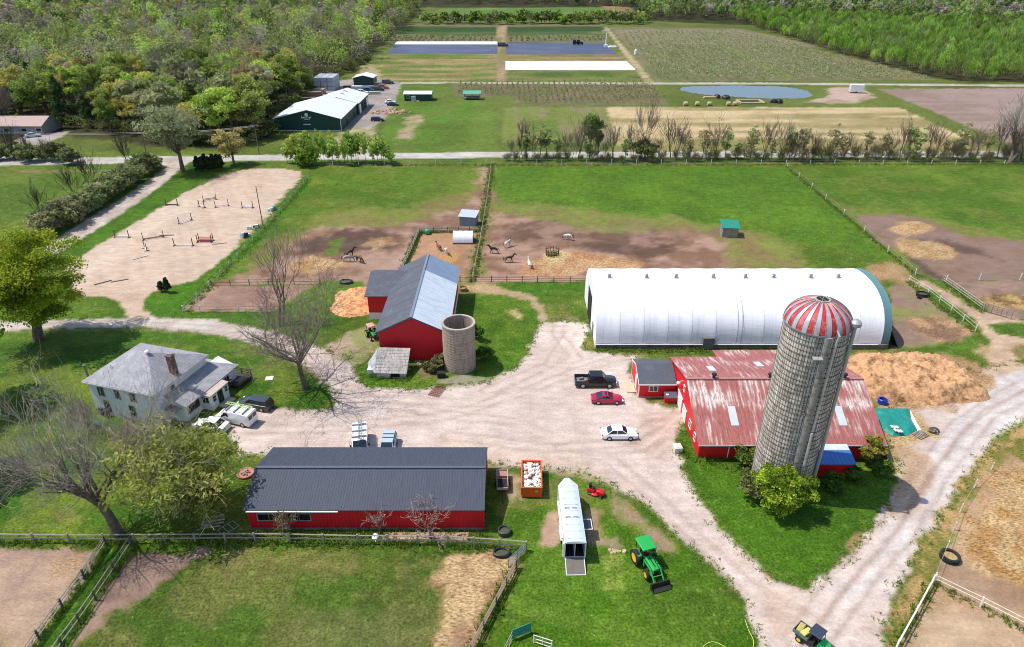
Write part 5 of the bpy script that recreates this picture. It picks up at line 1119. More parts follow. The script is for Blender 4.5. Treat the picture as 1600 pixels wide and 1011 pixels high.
# ---------------------------------------------------------------- bins, trailers, troughs
def jag(seed, r, h, c, n=14, m=7):
    rd = random.Random(seed); b = MB(); prof = []
    ph = [rd.uniform(.75, 1.2) for _ in range(n)]
    vs = []
    for i in range(m+1):
        k = i/m; rr = r*math.cos(k*math.pi/2)**.7; z = h*math.sin(k*math.pi/2)
        for j in range(n): q = ph[j]*rd.uniform(.9, 1.1); vs.append((c[0]+rr*q*math.cos(2*math.pi*j/n), c[1]+rr*q*math.sin(2*math.pi*j/n), c[2]+z*rd.uniform(.85, 1.1)))
    fs = [(i*n+j, i*n+(j+1) % n, (i+1)*n+(j+1) % n, (i+1)*n+j) for i in range(m) for j in range(n)]
    return b.add(vs, fs)
def dumpster():
    t = thing('dumpster', 'orange open-top rubbish skip full of bags', 'skip', (2.25, 60.8, 0), -.02); o = pm('orange skip paint', 'd0561c', .5, .15, 1.5, '9a4a2a', (.6, .75), 1.5)
    W, L, H = 2.2, 4.6, 1.35; b = MB()
    for s in (-1, 1): b.box(s*W/2, 0, .15, .08, L, H); b.box(0, s*L/2, .15, W+.08, .08, H)
    b.box(0, 0, .12, W, L, .08); b.obj('body', o, t)
    r = MB()
    for s in (-1, 1):
        r.box(s*(W/2+.03), 0, H+.1, .14, L+.16, .1); r.box(0, s*(L/2+.03), H+.102, W, .14, .1)
        for k in range(7): r.box(s*(W/2+.07), -L/2+.35+k*.65, .2, .08, .1, H-.1)
        for k in range(4): r.box(-.8+k*.53, s*(L/2+.07), .2, .1, .08, H-.1)
    r.obj('rim', o, t)
    l = MB(); l.box(.6, -L/2-.09, .9, .5, .02, .25); l.obj('sticker', pm('yellow sticker', 'e0a040', .5), t)
    q = MB(); rd = random.Random(3)
    m = []; cols = ['e8e4de', 'd8d0c6', 'f0eeea', 'b98a6a', '6f7f92', '3a3c42', 'cfc4b4']
    for i in range(210):
        x, y = rd.uniform(-.98, .98), rd.uniform(-2.15, 2.15); z = .95+.35*(1-(abs(x)/1.1)**2)*rd.uniform(.6, 1.1)
        b = jag(i, rd.uniform(.13, .28), rd.uniform(.12, .24), (0, 0, 0), 7, 3); M_ = Matrix.Translation((x, y, z)) @ Matrix.Rotation(rd.uniform(0, 6), 4, 'Z') @ Matrix.Rotation(rd.uniform(-.6, .6), 4, 'X')
        b.xf(M_); q.add(b.v, b.f, rd.choice([0, 0, 0, 1, 2, 2, 3, 4, 5, 6]))
    q.box(0, 0, .3, W-.1, L-.1, .75, mi=6)
    ob = q.obj('rubbish', [pm('rubbish '+c, c, .7, .15) for c in cols]); ob.location = (2.25, 60.8, 0); tag(ob, 'white and grey rubbish bags heaped in the orange skip', 'rubbish', kind='stuff')
dumpster()
def dump_trailer():
    p = at(785, 757); t = thing('utility_trailer', 'small rusty tipping trailer with pale sides beside the long barn', 'trailer', (p.x, p.y, 0), .03)
    b = MB()
    for s in (-1, 1): b.box(s*.62, 0, .5, .06, 2.9, .55)
    b.box(0, 1.45, .5, 1.3, .06, .55); b.box(0, -1.45, .5, 1.3, .06, .3); b.box(0, 0, .46, 1.25, 2.9, .06); b.obj('body', pm('pale trailer steel', 'b9aca2', .6, .2, 2, '8a5a4a', (.55, .7), 2), t)
    f = MB(); f.box(0, .9, .53, 1.15, .9, .35); f.obj('load', pm('rust brown load', '9a7268', .9, .2), t)
    f = MB(); f.box(0, -.5, .53, 1.15, 1.7, .02); f.obj('floor', M['dark'], t)
    h = MB(); h.path([(0, -1.4, .5), (0, -3.4, .45)], .05); h.tube((0, -3.2, 0), (0, -3.2, .6), .04); h.obj('drawbar', DKM, t)
    for s in (-1, 1): q = MB(); q.lathe([(.14, -.1), (.32, -.1), (.34, 0), (.32, .1), (.14, .1)], 16, (s*.78, 0, .34), axis='X'); q.obj('wheel', TYRE, t, smooth=True)
dump_trailer()
def ring_trough(name, label, cat, px, py, r, h, mat, fill=None, sx=1.0, rz=0.0, thick=.16):
    p = at(px, py); t = thing(name, label, cat, (p.x, p.y, 0), rz)
    b = MB(); b.lathe([(r-thick, .08), (r-thick, h*.9), (r-thick*.6, h), (r-.02, h*.92), (r, h*.5), (r-.04, .02), (r-thick, 0)], 24); b.xf(Matrix.Diagonal((sx, 1, 1, 1))); b.obj('rim', mat, t, smooth=True)
    if fill: f = MB(); f.lathe([(r-thick+.02, h*.55), (.01, h*.6)], 24); f.xf(Matrix.Diagonal((sx, 1, 1, 1))); f.obj('filling', fill, t)
    return t
HAY = pm('loose hay', 'a08a58', .95, .35, 5, bump=.5); WAT = pm('still water', '4a4f3c', .1, .1)
ring_trough('tyre_feeder', 'large black tyre feeder with hay beside the white tape fence', 'feeder', 1483, 873, .95, .6, TYRE, HAY, 1.0, thick=.28)
ring_trough('trough', 'oval black trough of murky water by the tube gate', 'trough', 784, 867, .62, .5, M['black'], WAT, 1.5)
ring_trough('trough', 'round dark stock tank at the corner of the long barn', 'trough', 788, 833, .7, .6, pm('slate tank', '3c4048', .5), WAT)
ring_trough('trough', 'black rubber tub by the small straw heap left of the barn', 'trough', 541, 442, .9, .5, M['black'], WAT, 1.4)
ring_trough('trough', 'black tub inside the paddock right of the fabric hall', 'trough', 1441, 462, .9, .6, M['black'], WAT, 1.3)
ring_trough('trough', 'small brown round feeder beyond the barn corner', 'trough', 724, 454, .75, .7, pm('brown tub', '8a6858', .8), HAY)
ring_trough('tub', 'royal blue round tub above the green tarp', 'tub', 1378, 630, .62, .75, pm('blue plastic tub', '1c3cae', .4), M['dark'])
ring_trough('trough', 'small black bucket beside the black paddock tub', 'bucket', 1436, 466, .4, .4, M['black'], M['dark'])
def feeder():
    p = at(863, 399); t = thing('hay_feeder', 'dark round hay feeder in the middle of the straw', 'feeder', (p.x, p.y, 0)); b = MB(); r = 1.3
    for z in (.1, .6, 1.15): b.lathe([(r-.03, z-.03), (r+.03, z-.03), (r+.03, z+.03), (r-.03, z+.03), (r-.03, z-.03)], 20)
    for k in range(14): a = 2*math.pi*k/14; b.tube((r*math.cos(a), r*math.sin(a), 0), (r*1.05*math.cos(a), r*1.05*math.sin(a), 1.5), .05, n=5)
    b.obj('frame', pm('dark feeder steel', '35322c', .7), t); h = jag(8, 1.1, .8, (0, 0, 0)); h.obj('hay', pm('old green hay', '5d5a34', .95, .3, 4), t)
feeder()
# ---------------------------------------------------------------- tarp, heaps
def sheet(poly_px, name, mat, z=.12, bump=.15, sub=14, seed=1):
    P = [at(*p) for p in poly_px]; xs = [p.x for p in P]; ys = [p.y for p in P]
    n = sub*3; gx = np.linspace(min(xs), max(xs), n); gy = np.linspace(min(ys), max(ys), n); X, Y = np.meshgrid(gx, gy)
    sd = sdist(X, Y, [(p.x, p.y) for p in P]); Z = .02+z*np.clip(sd/.7, 0, 1)+bump*(fbm(X*1.1, Y*1.1, seed, 4)-.3)*np.clip(sd/.6, 0, 1)
    b = MB(); idx = {}
    for i in range(n-1):
        for j in range(n-1):
            if (sd[i:i+2, j:j+2] > 0).sum() >= 3:
                f = []
                for a, c in ((i, j), (i, j+1), (i+1, j+1), (i+1, j)):
                    if (a, c) not in idx: idx[(a, c)] = len(b.v); b.v.append((X[a, c], Y[a, c], Z[a, c]))
                    f.append(idx[(a, c)])
                b.f.append(tuple(f)); b.m.append(0)
    return b.obj(name, mat, smooth='all', fix=False)
tag(sheet([(1366, 638), (1421, 638), (1424, 655), (1434, 672), (1418, 681), (1395, 683), (1378, 672), (1371, 655)], 'tarp', pm('green tarpaulin', '0f7a70', .45, .12, 1.5, '2a8f84', (.5, .7), .8), .3, .35, 16), 'dark green tarpaulin spread on the ground behind the rusty barn', 'tarp')
tag(sheet([(1421, 639), (1426, 648), (1432, 660), (1444, 679), (1437, 680), (1430, 668), (1424, 655)], 'plastic_sheet', M['white'], .1, .1, 14, 5), 'white plastic strip along the right edge of the green tarp', 'plastic sheet')
rd_ = random.Random(5)
for i, (px, py) in enumerate(((1392, 672), (1396, 673), (1400, 673), (1397, 677.5), (1402, 679), (1406, 679))):
    p = at(px, py); b = MB(); b.box(0, 0, 0, .34, .55, .16, top=.85); o = b.obj('sandbag', pm('white sandbag', 'd8d2c8', .8, .15), bevel=.04); o.location = (p.x, p.y, .5); o.rotation_euler = (0, 0, rd_.uniform(-.3, .3)); tag(o, 'small white weight lying on the lower edge of the green tarp', 'weight', 'weights holding the tarp')
p = at(1438, 680); t_ = thing('pallet', 'grey slatted pallets on the ground at the tarp corner', 'pallet', (p.x, p.y, 0), .5); b = MB()
for k in range(6): b.box(-.75+k*.3, 0, .12, .16, 1.3, .04)
for y in (-.55, 0, .55): b.box(0, y, 0, 1.7, .1, .12)
b.obj('slats', M['wood'], t_)
p = at(1459, 674); o = jag(12, .7, .5, (0, 0, 0)).obj('scrap_heap', pm('black scrap', '2c2826', .8, .4, 6, '8a8074', (.5, .6), 4)); o.location = (p.x, p.y, 0); tag(o, 'small black scrap heap right of the green tarp', 'scrap heap')
def heap(poly_px, name, label, mat, h, sub=40, seed=3, kind=None, sl=2.2):
    P = [at(*p) for p in poly_px]; xs = [p.x for p in P]; ys = [p.y for p in P]
    nx = int((max(xs)-min(xs))/.22)+2; ny = int((max(ys)-min(ys))/.22)+2
    X, Y = np.meshgrid(np.linspace(min(xs)-1, max(xs)+1, nx), np.linspace(min(ys)-1, max(ys)+1, ny))
    sd = sdist(X, Y, [(p.x, p.y) for p in P])+1.2*(fbm(X/1.5, Y/1.5, seed, 3)-.5)
    k = np.clip(sd/sl, 0, 1); Z = h*(k**.6)*(.55+.75*fbm(X/3, Y/3, seed+2, 4))+1.0*k*(fbm(X/1.0, Y/1.0, seed+4, 4)-.5)*min(1.1, h)+.4*k*(vnoise(X/.4, Y/.4, seed)-.5)*min(1, h)-.02
    b = MB(); idx = {}
    for i in range(ny-1):
        for j in range(nx-1):
            if (sd[i:i+2, j:j+2] > 0).any():
                f = []
                for a, c in ((i, j), (i, j+1), (i+1, j+1), (i+1, j)):
                    if (a, c) not in idx: idx[(a, c)] = len(b.v); b.v.append((X[a, c], Y[a, c], Z[a, c] if sd[a, c] > 0 else -.05))
                    f.append(idx[(a, c)])
                b.f.append(tuple(f)); b.m.append(0)
    o = b.obj(name, mat, smooth='all', fix=False); return tag(o, label, 'heap')
STRAW = pm('stable bedding', 'b58c66', .95, .4, 2.6, '6a4828', (.5, .64), .5, bump=1.0)
heap([(1318, 566), (1345, 556), (1400, 556), (1455, 560), (1480, 566), (1500, 580), (1530, 600), (1545, 622), (1520, 630), (1470, 632), (1430, 630), (1400, 628), (1370, 622), (1340, 610), (1325, 590)], 'bedding_heap', 'huge orange-brown heap of used stable bedding behind the rusty barn', STRAW, 2.0)
heap([(516, 478), (530, 458), (560, 450), (580, 450), (582, 480), (575, 492), (545, 497), (522, 492)], 'bedding_heap', 'orange bedding heap left of the tall red barn', pm('orange bedding', 'cc9a6a', .95, .3, 2.2, 'a86a44', (.5, .66), .8, bump=1.0), 1.1, seed=11, sl=1.8)
def log_heap(px, py, label, c, n, r, sx, sy, seed):
    rd = random.Random(seed); p = at(px, py); b = MB()
    for i in range(n): q = jag(seed+i, r*rd.uniform(.6, 1.2), r*rd.uniform(.5, 1), (rd.gauss(0, sx), rd.gauss(0, sy), 0), 8, 3); b.add(q.v, q.f)
    o = b.obj('rubble_heap', pm('rubble '+c, c, .9, .25, 3)); o.location = (p.x, p.y, 0); tag(o, label, 'rubble heap', kind='stuff')
log_heap(245, 668, 'pale rubble and boards by the farmhouse corner', 'b8aca0', 16, .3, .8, .4, 40)
log_heap(608, 176, 'reddish pile of stones beside the far gravel yard', 'b08a72', 40, .8, 3.5, 2.5, 60)
log_heap(960, 861, 'small heap of hay flakes beside the pale lawn patch', 'b0a078', 10, .25, .5, .12, 80)
log_heap(655, 567, 'weedy stones at the foot of the tall red barn', '8a8068', 16, .25, 1.2, .8, 90)
for px, py, c, lb, s in ((1058, 704, 'c8c4ba', 'pale concrete block beside the rusty barn lawn', (1.0, 1.1, .75)), (421, 592, 'cfc8be', 'flat pale well cover in the grass near the bare tree', (1.1, 1.0, .12)), (690, 589, '18181a', 'black box below the round concrete silo', (1.2, .8, .8))):
    p = at(px, py); b = MB(); b.box(0, 0, 0, *s); b.box(0, 0, s[2], s[0]*.7, s[1]*.7, .04); o = b.obj('block' if c != '18181a' else 'storage_box', pm('block '+c, c, .8, .15), bevel=.03); o.location = (p.x, p.y, 0); o.rotation_euler = (0, 0, .1); tag(o, lb, 'block' if c != '18181a' else 'box')
p = at(683, 612); t_ = thing('harrow', 'rusty red harrow frame lying on the gravel below the round silo', 'harrow', (p.x, p.y, 0), -.35); b = MB()
for k in range(6): b.box(-.75+k*.3, 0, .08, .05, 2.6, .08)
for k in range(7): b.box(0, -1.2+k*.4, .12, 1.6, .05, .06)
b.obj('frame', pm('rusty harrow', '8a4a3c', .8, .3), t_)
p = at(384, 741); t_ = thing('fire_pit', 'round pinkish fire pit disc at the left end of the long barn', 'fire pit', (p.x, p.y, 0)); b = MB(); b.lathe([(.9, 0), (1.0, .25), (.9, .3), (.75, .18), (.01, .12)], 20); b.obj('bowl', pm('rusty bowl', 'a8786c', .9, .2), t_); b = MB()
for a in (.3, 1.4, 2.2): b.box(0, 0, .25, 1.1, .12, .1, rz=a)
b.obj('sticks', M['wood'], t_)
# things by the farmhouse
for i, (px, py, lb, c) in enumerate(((160, 646, 'dark green bin leftmost by the farmhouse wall', '1c3a30'), (168, 650, 'black bin by the farmhouse wall', '16181a'), (158, 640, 'bright green tub behind the farmhouse bins', '2f7a4a'))):
    p = at(px, py); t_ = thing('bin', lb, 'bin', (p.x, p.y, 0)); b = MB(); b.loft([[(-w, -w, z), (w, -w, z), (w, w, z), (-w, w, z)] for w, z in ((.28, 0), (.36, .95))]); b.obj('body', pm('bin '+c, c, .5), t_); b = MB(); b.box(0, 0, .95, .8, .8, .1, top=.85); b.obj('lid', pm('bin lid '+c, c, .5), t_)
p = at(151, 664); t_ = thing('garden_chair', 'teal plastic garden chair on the lawn below the farmhouse', 'chair', (p.x, p.y, 0), 2.4); tm = pm('teal plastic', '2a8a80', .4)
b = MB(); b.box(0, 0, .42, .6, .6, .06); b.obj('seat', tm, t_); b = MB(); b.box(0, .32, .45, .6, .07, .65, rx=-.2); b.obj('backrest', tm, t_)
for x in (-.26, .26):
    for y in (-.26, .26): b = MB(); b.box(x, y, 0, .06, .06, .42); b.obj('leg', tm, t_)
    b = MB(); b.box(x*1.15, 0, .65, .07, .6, .05); b.obj('arm', tm, t_)
def curve_hose(pts, name, label, mat, r=.035):
    P = [at(*p, .05) for p in pts]; b = MB(); Q = []
    for i in range(len(P)-1):
        for k in range(6):
            t = k/6; p0, p1, p2, p3 = P[max(i-1, 0)], P[i], P[i+1], P[min(i+2, len(P)-1)]
            Q.append(.5*((2*p1)+(p2-p0)*t+(2*p0-5*p1+4*p2-p3)*t*t+(3*p1-p0-3*p2+p3)*t**3))
    Q.append(P[-1]); b.path(Q, r, 5); tag(b.obj(name, mat, smooth='all'), label, 'hose')
HO = pm('lime hose', 'b4c84a', .5)
curve_hose([(1164, 968), (1170, 985), (1177, 1000), (1176, 1015), (1168, 1030)], 'garden_hose', 'lime green hose curling down at the gravel edge of the lawn', HO)
curve_hose([(1098, 1012), (1104, 1006), (1115, 1003), (1128, 1008), (1136, 1013)], 'garden_hose', 'lime green hose loop at the bottom of the lawn', HO)
curve_hose([(150, 780), (152, 792), (158, 800), (166, 803)], 'garden_hose', 'pale green hose near the big bare tree trunk', HO)

p = at(331, 818); t_ = thing('log_pile', 'pile of old boards and poles under the willow by the long barn', 'log pile', p, .4); rd = random.Random(4)
for k in range(9): b = MB(); b.box(rd.uniform(-.3, .3), -.6+k*.16, rd.uniform(0, .3), rd.uniform(1.6, 2.6), .14, .1, rz=rd.uniform(-.3, .3)); b.obj('board', M['wood'] if k % 2 else M['plank'], t_)
p = at(357, 826); t_ = thing('frame', 'grey metal frame lying in the shade at the barn corner', 'frame', p, .9); b = MB()
for x in (-.9, -.3, .3, .9): b.box(x, 0, .06, .05, 1.2, .05)
for y in (-.6, .6): b.box(0, y, .06, 1.85, .05, .06)
b.obj('bars', M['stl2'], t_)
p = at(587, 840); o = jag(31, .5, .35, (0, 0, 0), 9, 4).obj('sack', M['white']); o.location = p; tag(o, 'crumpled white sack by the small bare tree before the long barn', 'sack')
p = at(680, 838); b = MB(); b.xprism([(-.6, 0), (.6, 0), (.5, .16), (-.5, .16)], -5.5, 3.5); o = b.obj('planting_bed', pm('bare bed soil', 'b0907c', .95, .25, 2, bump=.6)); o.location = (p.x, p.y-.1, 0); tag(o, 'brown bare bed of soil along the front of the long barn', 'planting bed')
# ---------------------------------------------------------------- fences
WGREY = pm('weathered rail', '918a7e', .9, .18, 3); WWHT = pm('white fence paint', 'dcdcd6', .6, .08, 3); WDRK = pm('dark post', '5d5348', .9, .2, 3); WBRN = pm('brown rail', '8f7a66', .9, .2, 3)
def fence(label, pts, sp, h, zs, rr, pm_, rm, pw=.14, seed=0, cat='fence', px=True, name='rail_fence', lean=.03):
    rd = random.Random(seed); P = [at(*p) for p in pts] if px else [Vector(p) for p in pts]
    t = thing(name, label, cat, P[0]); seg = [(P[i], P[i+1]) for i in range(len(P)-1)]
    S = []
    for a, b in seg:
        n = max(1, round((b-a).length/sp))
        S += [a.lerp(b, k/n) for k in range(n)]
    S.append(P[-1])
    b0 = MB(); b0.loft([[(-pw/2, -pw/2, z), (pw/2, -pw/2, z), (pw/2, pw/2, z), (-pw/2, pw/2, z)] for z in (-.1, h*.9, h)])
    proto = None
    for p in S:
        if proto is None: o = b0.obj('post', pm_, t); proto = o
        else: o = bpy.data.objects.new('post', proto.data); COL.objects.link(o); o.parent = t
        o.location = p-P[0]; o.rotation_euler = (rd.uniform(-lean, lean), rd.uniform(-lean, lean), math.atan2((P[-1]-P[0]).y, (P[-1]-P[0]).x))
    for z in zs:
        r = MB(); r.path([p-P[0]+Vector((0, 0, z+rd.uniform(-.05, .05))) for p in S], rr, 5); r.obj('rail', rm, t)
    return t
fence('grey double rail fence running along the whole front of the long barn', [(-60, 848), (0, 848), (165, 849), (400, 847), (560, 850), (700, 851), (822, 860)], 3.2, 1.35, (.62, 1.2), .07, WGREY, WGREY, .17, 1)
fence('dark rail fence on the left side of the grassy lane', [(166, 852), (132, 905), (62, 1000), (20, 1060)], 3.0, 1.3, (.5, .85, 1.2), .055, WDRK, WGREY, .16, 2)
fence('dark rail fence on the right side of the grassy lane', [(206, 853), (150, 938), (98, 1011), (60, 1065)], 3.0, 1.3, (.55, 1.2), .055, WDRK, WGREY, .16, 3)
fence('low weathered plank fence right of the straw in the front paddock', [(806, 888), (775, 946), (735, 1022), (700, 1090)], 2.4, 1.25, (.4, .8, 1.15), .07, WDRK, WBRN, .16, 4)
fence('white top-rail fence beside the track in the lower right corner', [(1456, 912), (1430, 960), (1400, 1014), (1370, 1075)], 4.2, 1.25, (1.1, .6), .06, WWHT, WWHT, .13, 5)
fence('white tape fence crossing between the two lower right paddocks', [(1457, 912), (1531, 948), (1610, 988), (1700, 1030)], 5.6, 1.3, (1.2, .75), .026, WWHT, WWHT, .14, 6)
fence('thin white tape fence along the yellow verge, past the tyre feeder', [(1548, 735), (1522, 762), (1500, 800), (1478, 858), (1458, 908)], 4.5, 1.2, (1.05,), .022, WWHT, WGREY, .1, 7)
fence('thin post fence between the left and middle pastures', [(768, 256), (763, 300), (756, 345), (750, 380), (738, 441)], 4.5, 1.3, (.6, 1.2), .035, WGREY, WGREY, .13, 8)
fence('fence with spaced pale posts between the middle and right pastures', [(1230, 262), (1290, 312), (1350, 362), (1430, 430)], 9.5, 1.35, (.6, 1.2), .02, WWHT, WGREY, .14, 9)
fence('wire fence with pale posts below the roadside scrub', [(480, 259), (800, 256), (1228, 257), (1720, 257)], 7.2, 1.35, (.6, 1.2), .02, WWHT, WGREY, .15, 10)
fence('white rail fence down the right side of the sand riding ring', [(482, 280), (446, 322), (406, 366), (345, 432), (288, 487)], 4.6, 1.2, (.6, 1.1), .022, WWHT, WGREY, .11, 11)
fence('brown rail fence at the top of the small mauve paddock', [(330, 446), (420, 445), (500, 444)], 4.0, 1.2, (.6, 1.1), .05, WBRN, WBRN, .15, 12)
fence('low rail fence at the bottom of the small mauve paddock', [(286, 487), (340, 488), (442, 488), (500, 462)], 4.0, 1.2, (.6, 1.1), .04, WWHT, WBRN, .13, 13)
fence('plank fence on the left side of the pony paddock', [(655, 364), (642, 394), (628, 424)], 2.4, 1.3, (.5, .9, 1.25), .06, WGREY, WGREY, .17, 14)
fence('plank fence along the back of the pony paddock', [(655, 364), (700, 363), (750, 362)], 2.6, 1.3, (.5, .9, 1.25), .06, WDRK, WGREY, .16, 15)
fence('brown rail fence from the tall barn to the pasture fence corner', [(719, 440), (768, 440), (840, 441), (916, 442)], 3.4, 1.25, (.5, .85, 1.2), .045, WDRK, WBRN, .14, 16)
fence('fence with white posts across the far right mud paddocks', [(1478, 440), (1530, 438), (1720, 436)], 7.0, 1.35, (.65, 1.2), .022, WWHT, WGREY, .15, 17)
fence('white tape fence left of the sandy track beside the fabric hall', [(1420, 440), (1450, 458), (1486, 486), (1524, 517)], 3.6, 1.2, (.6, 1.1), .022, WWHT, WWHT, .1, 18)
fence('grey plank fence right of the sandy track', [(1472, 440), (1500, 460), (1536, 486)], 2.4, 1.4, (.45, .85, 1.3), .06, WGREY, pm('rail lilac', 'a89a96', .9), .16, 19)
def panel_gate(label, pa, pb, h, mat, n=6, name='gate', fill=False):
    a, b = at(*pa), at(*pb); d = b-a; t = thing(name, label, 'gate', a, math.atan2(d.y, d.x)); L = d.length; f = MB()
    for x in (0, L): f.tube((x, 0, 0), (x, 0, h), .05)
    f.tube((L/2, 0, .2), (L/2, 0, h), .035); f.obj('frame', mat, t); r = MB()
    for k in range(n): r.tube((0, 0, .2+(h-.2)*k/(n-1)), (L, 0, .2+(h-.2)*k/(n-1)), .035)
    r.obj('bars', mat, t)
    if fill: q = MB(); q.box(L/2, .03, .25, L-.1, .03, h-.3); q.obj('board', mat, t)
    return t
panel_gate('grey tube gate standing open at the corner of the straw paddock', (794, 888), (822, 862), 1.3, M['steel'])
panel_gate('green sheeted gate at the bottom edge of the lawn', (800, 1000), (829, 988), 1.3, pm('green gate', '3d8a78', .5), 5, fill=True)
panel_gate('white rail gate piece next to the green gate', (834, 1005), (862, 1014), 1.1, WWHT, 3)
panel_gate('grey plank gate just left of the green gate', (786, 1030), (802, 998), 1.2, WGREY, 3)
for i, (a, b) in enumerate((((1533, 485), (1548, 490)), ((1548, 490), (1563, 494)), ((1563, 494), (1579, 499)))):
    panel_gate(('left', 'middle', 'right')[i]+' one of three dark corral panels at the end of the sandy track', a, b, 1.5, pm('corral panel', '6a625c', .6), 5, 'corral_panel')
panel_gate('brown rail gate at the top of the sandy track', (1424, 437), (1441, 438), 1.3, WBRN, 3)
# ---------------------------------------------------------------- poles
def pole(px, py, pyt, label, r=.13, arm=False, lamp=False):
    p = at(px, py); h = hz(px, py, pyt); t = thing('utility_pole', label, 'pole', p); b = MB(); b.tube((0, 0, 0), (0, 0, h), r, r*.7, 8); b.obj('post', pm('pole wood '+label[:6], '6d6056', .9, .2, 2), t, smooth=True)
    if arm: a = MB(); a.box(0, 0, h-.9, 2.2, .1, .12); a.obj('crossarm', WGREY, t)
    if lamp: a = MB(); a.path([(0, 0, h-.3), (.5, 0, h-.05), (1.0, 0, h-.1)], .04); a.box(1.1, 0, h-.22, .5, .2, .14); a.obj('lamp', M['steel'], t)
    return p+Vector((0, 0, h))
pole(411, 353, 291, 'tall dark floodlight pole beside the sand riding ring', .12, lamp=True)
A1 = pole(228, 237, 203, 'leaning grey utility pole by the road left of the elm', .14, True)
A2 = pole(405, 240, 192, 'utility pole at the road near the yellow willow', .15, True)
A0 = at(-60, 250)+Vector((0, 0, 9.5))
for k, lb in ((-.8, 'lower'), (.8, 'upper')):
    b = MB(); pts = []
    for a, c in ((A0, A1), (A1, A2)):
        for i in range(11): q = i/10; v = a.lerp(c, q); v.z -= 1.2*4*q*(1-q)*.5+.9; v.y += k; pts.append(v)
    b.path(pts, .025, 4); tag(b.obj('power_line', pm('power line '+lb, 'b8b8b4', .5)), ('nearer' if k < 0 else 'farther')+' of two power lines strung along the road at left', 'power line')
# ---------------------------------------------------------------- show jumps in the sand ring
JW = WWHT; JD = pm('brown jump post', '54443a', .8, .2); JP = [pm('white jump pole', 'e4e2de', .5), pm('brown jump pole', '7a6250', .7), pm('red jump pole', 'a84a4a', .5), pm('dark plank', '4e453e', .8)]
def jump(label, px, py, w, ang, pc, h=.8, sm=None, oxer=False, box=False):
    p = at(px, py); t = thing('show_jump', label, 'show jump', p, ang, 'show jumps in the sand ring')
    for yy in ((-.45, .45) if oxer else (0,)):
        for s in (-1, 1):
            b = MB(); b.box(s*w/2, yy, 0, .13, .13, 1.7); b.box(s*w/2, yy, 0, .1, 1.0, .12); b.box(s*w/2, yy, 0, .6, .1, .1); b.obj('stand', sm or JD, t)
        for z in (h, h*.5): b = MB(); b.tube((-w/2, yy+.02, z), (w/2, yy+.02, z), .07, n=7); b.obj('pole', JP[pc], t)
    if box: b = MB(); b.box(0, .1, 0, w*.8, .5, .4); b.obj('filler_box', JP[0] if box == 1 else JP[2], t)
for a in (("dark-planked jump nearest the upper left edge of the sand", 269, 321, 2.8, 0, 3, .3), ("jump set at a slant at the top of the ring with a dark plank", 328, 313, 3.0, .5, 3, .5), ("small white jump with crossed poles, upper middle of the sand", 315.5, 324, 1.8, -.5, 0, .5), ("white-poled slanting jump right of the small crossed one", 347, 323, 3.0, .45, 0, .5), ("low white jump seen end-on in the middle of the ring", 290, 347, 3.2, 1.0, 0, .6), ("jump with white poles at the left side of the ring", 191, 371, 3.2, -.1, 0, .4), ("long low jump with dark feet and a pale pole", 240, 373, 4.0, .45, 1, .35), ("pair of dark posts with a short pole, lower left jump", 228, 390, 1.9, -.9, 0, .3), ("wide jump with one white pole on the sand in front", 287, 384, 3.9, 0, 0, .15)): jump(*a)
jump('white box jump near the floodlight pole', 387, 325, 2.6, 0, 0, .5, box=1)
jump('double oxer with four posts and a red filler', 321, 377.5, 3.0, .02, 2, .8, oxer=True, box=2)
for i, (px, py, a, c, lb) in enumerate(((161, 442, .75, '6a5a4c', 'dark pole lying on the sand at the bottom left of the ring'), (187, 439, .5, '7a6a5c', 'thin brown pole lying at the ring entrance'), (219.5, 403, .8, 'd0c4bc', 'pale pole lying below the pair of dark posts'), (260.5, 368, .1, '4c4038', 'short dark block lying on the sand beside the long low jump'), (343, 381, .3, 'b09a88', 'brown pole lying right of the double oxer'))):
    p = at(px, py); b = MB(); b.tube((-1.5, 0, .09), (1.5, 0, .09), .09, n=7); o = b.obj('ground_pole', pm('ground pole '+c, c, .7)); o.location = p; o.rotation_euler = (0, 0, a); tag(o, lb, 'pole')
# stacked jump gear along the ring fence
for i, (px, py, lb, c) in enumerate(((424, 329, 'green and white heap of jump wings by the ring fence', '6f9a8c'), (396, 357, 'dark heap of jump gear below the floodlight pole', '3c3c3a'), (382, 371, 'black crates of jump gear along the ring fence', '2c3230'))):
    p = at(px, py); t_ = thing('jump_gear', lb, 'jump gear', p, .7); rd = random.Random(i)
    for k in range(5): b = MB(); b.box(rd.uniform(-1.2, 1.2), rd.uniform(-.4, .4), 0, rd.uniform(.5, 1.3), .3, rd.uniform(.5, 1.2), rz=rd.uniform(-.6, .6), rx=rd.uniform(-.3, .3)); b.obj('panel', pm('gear %s %d' % (c, k), c if k % 2 else 'cfd2cc', .6), t_)
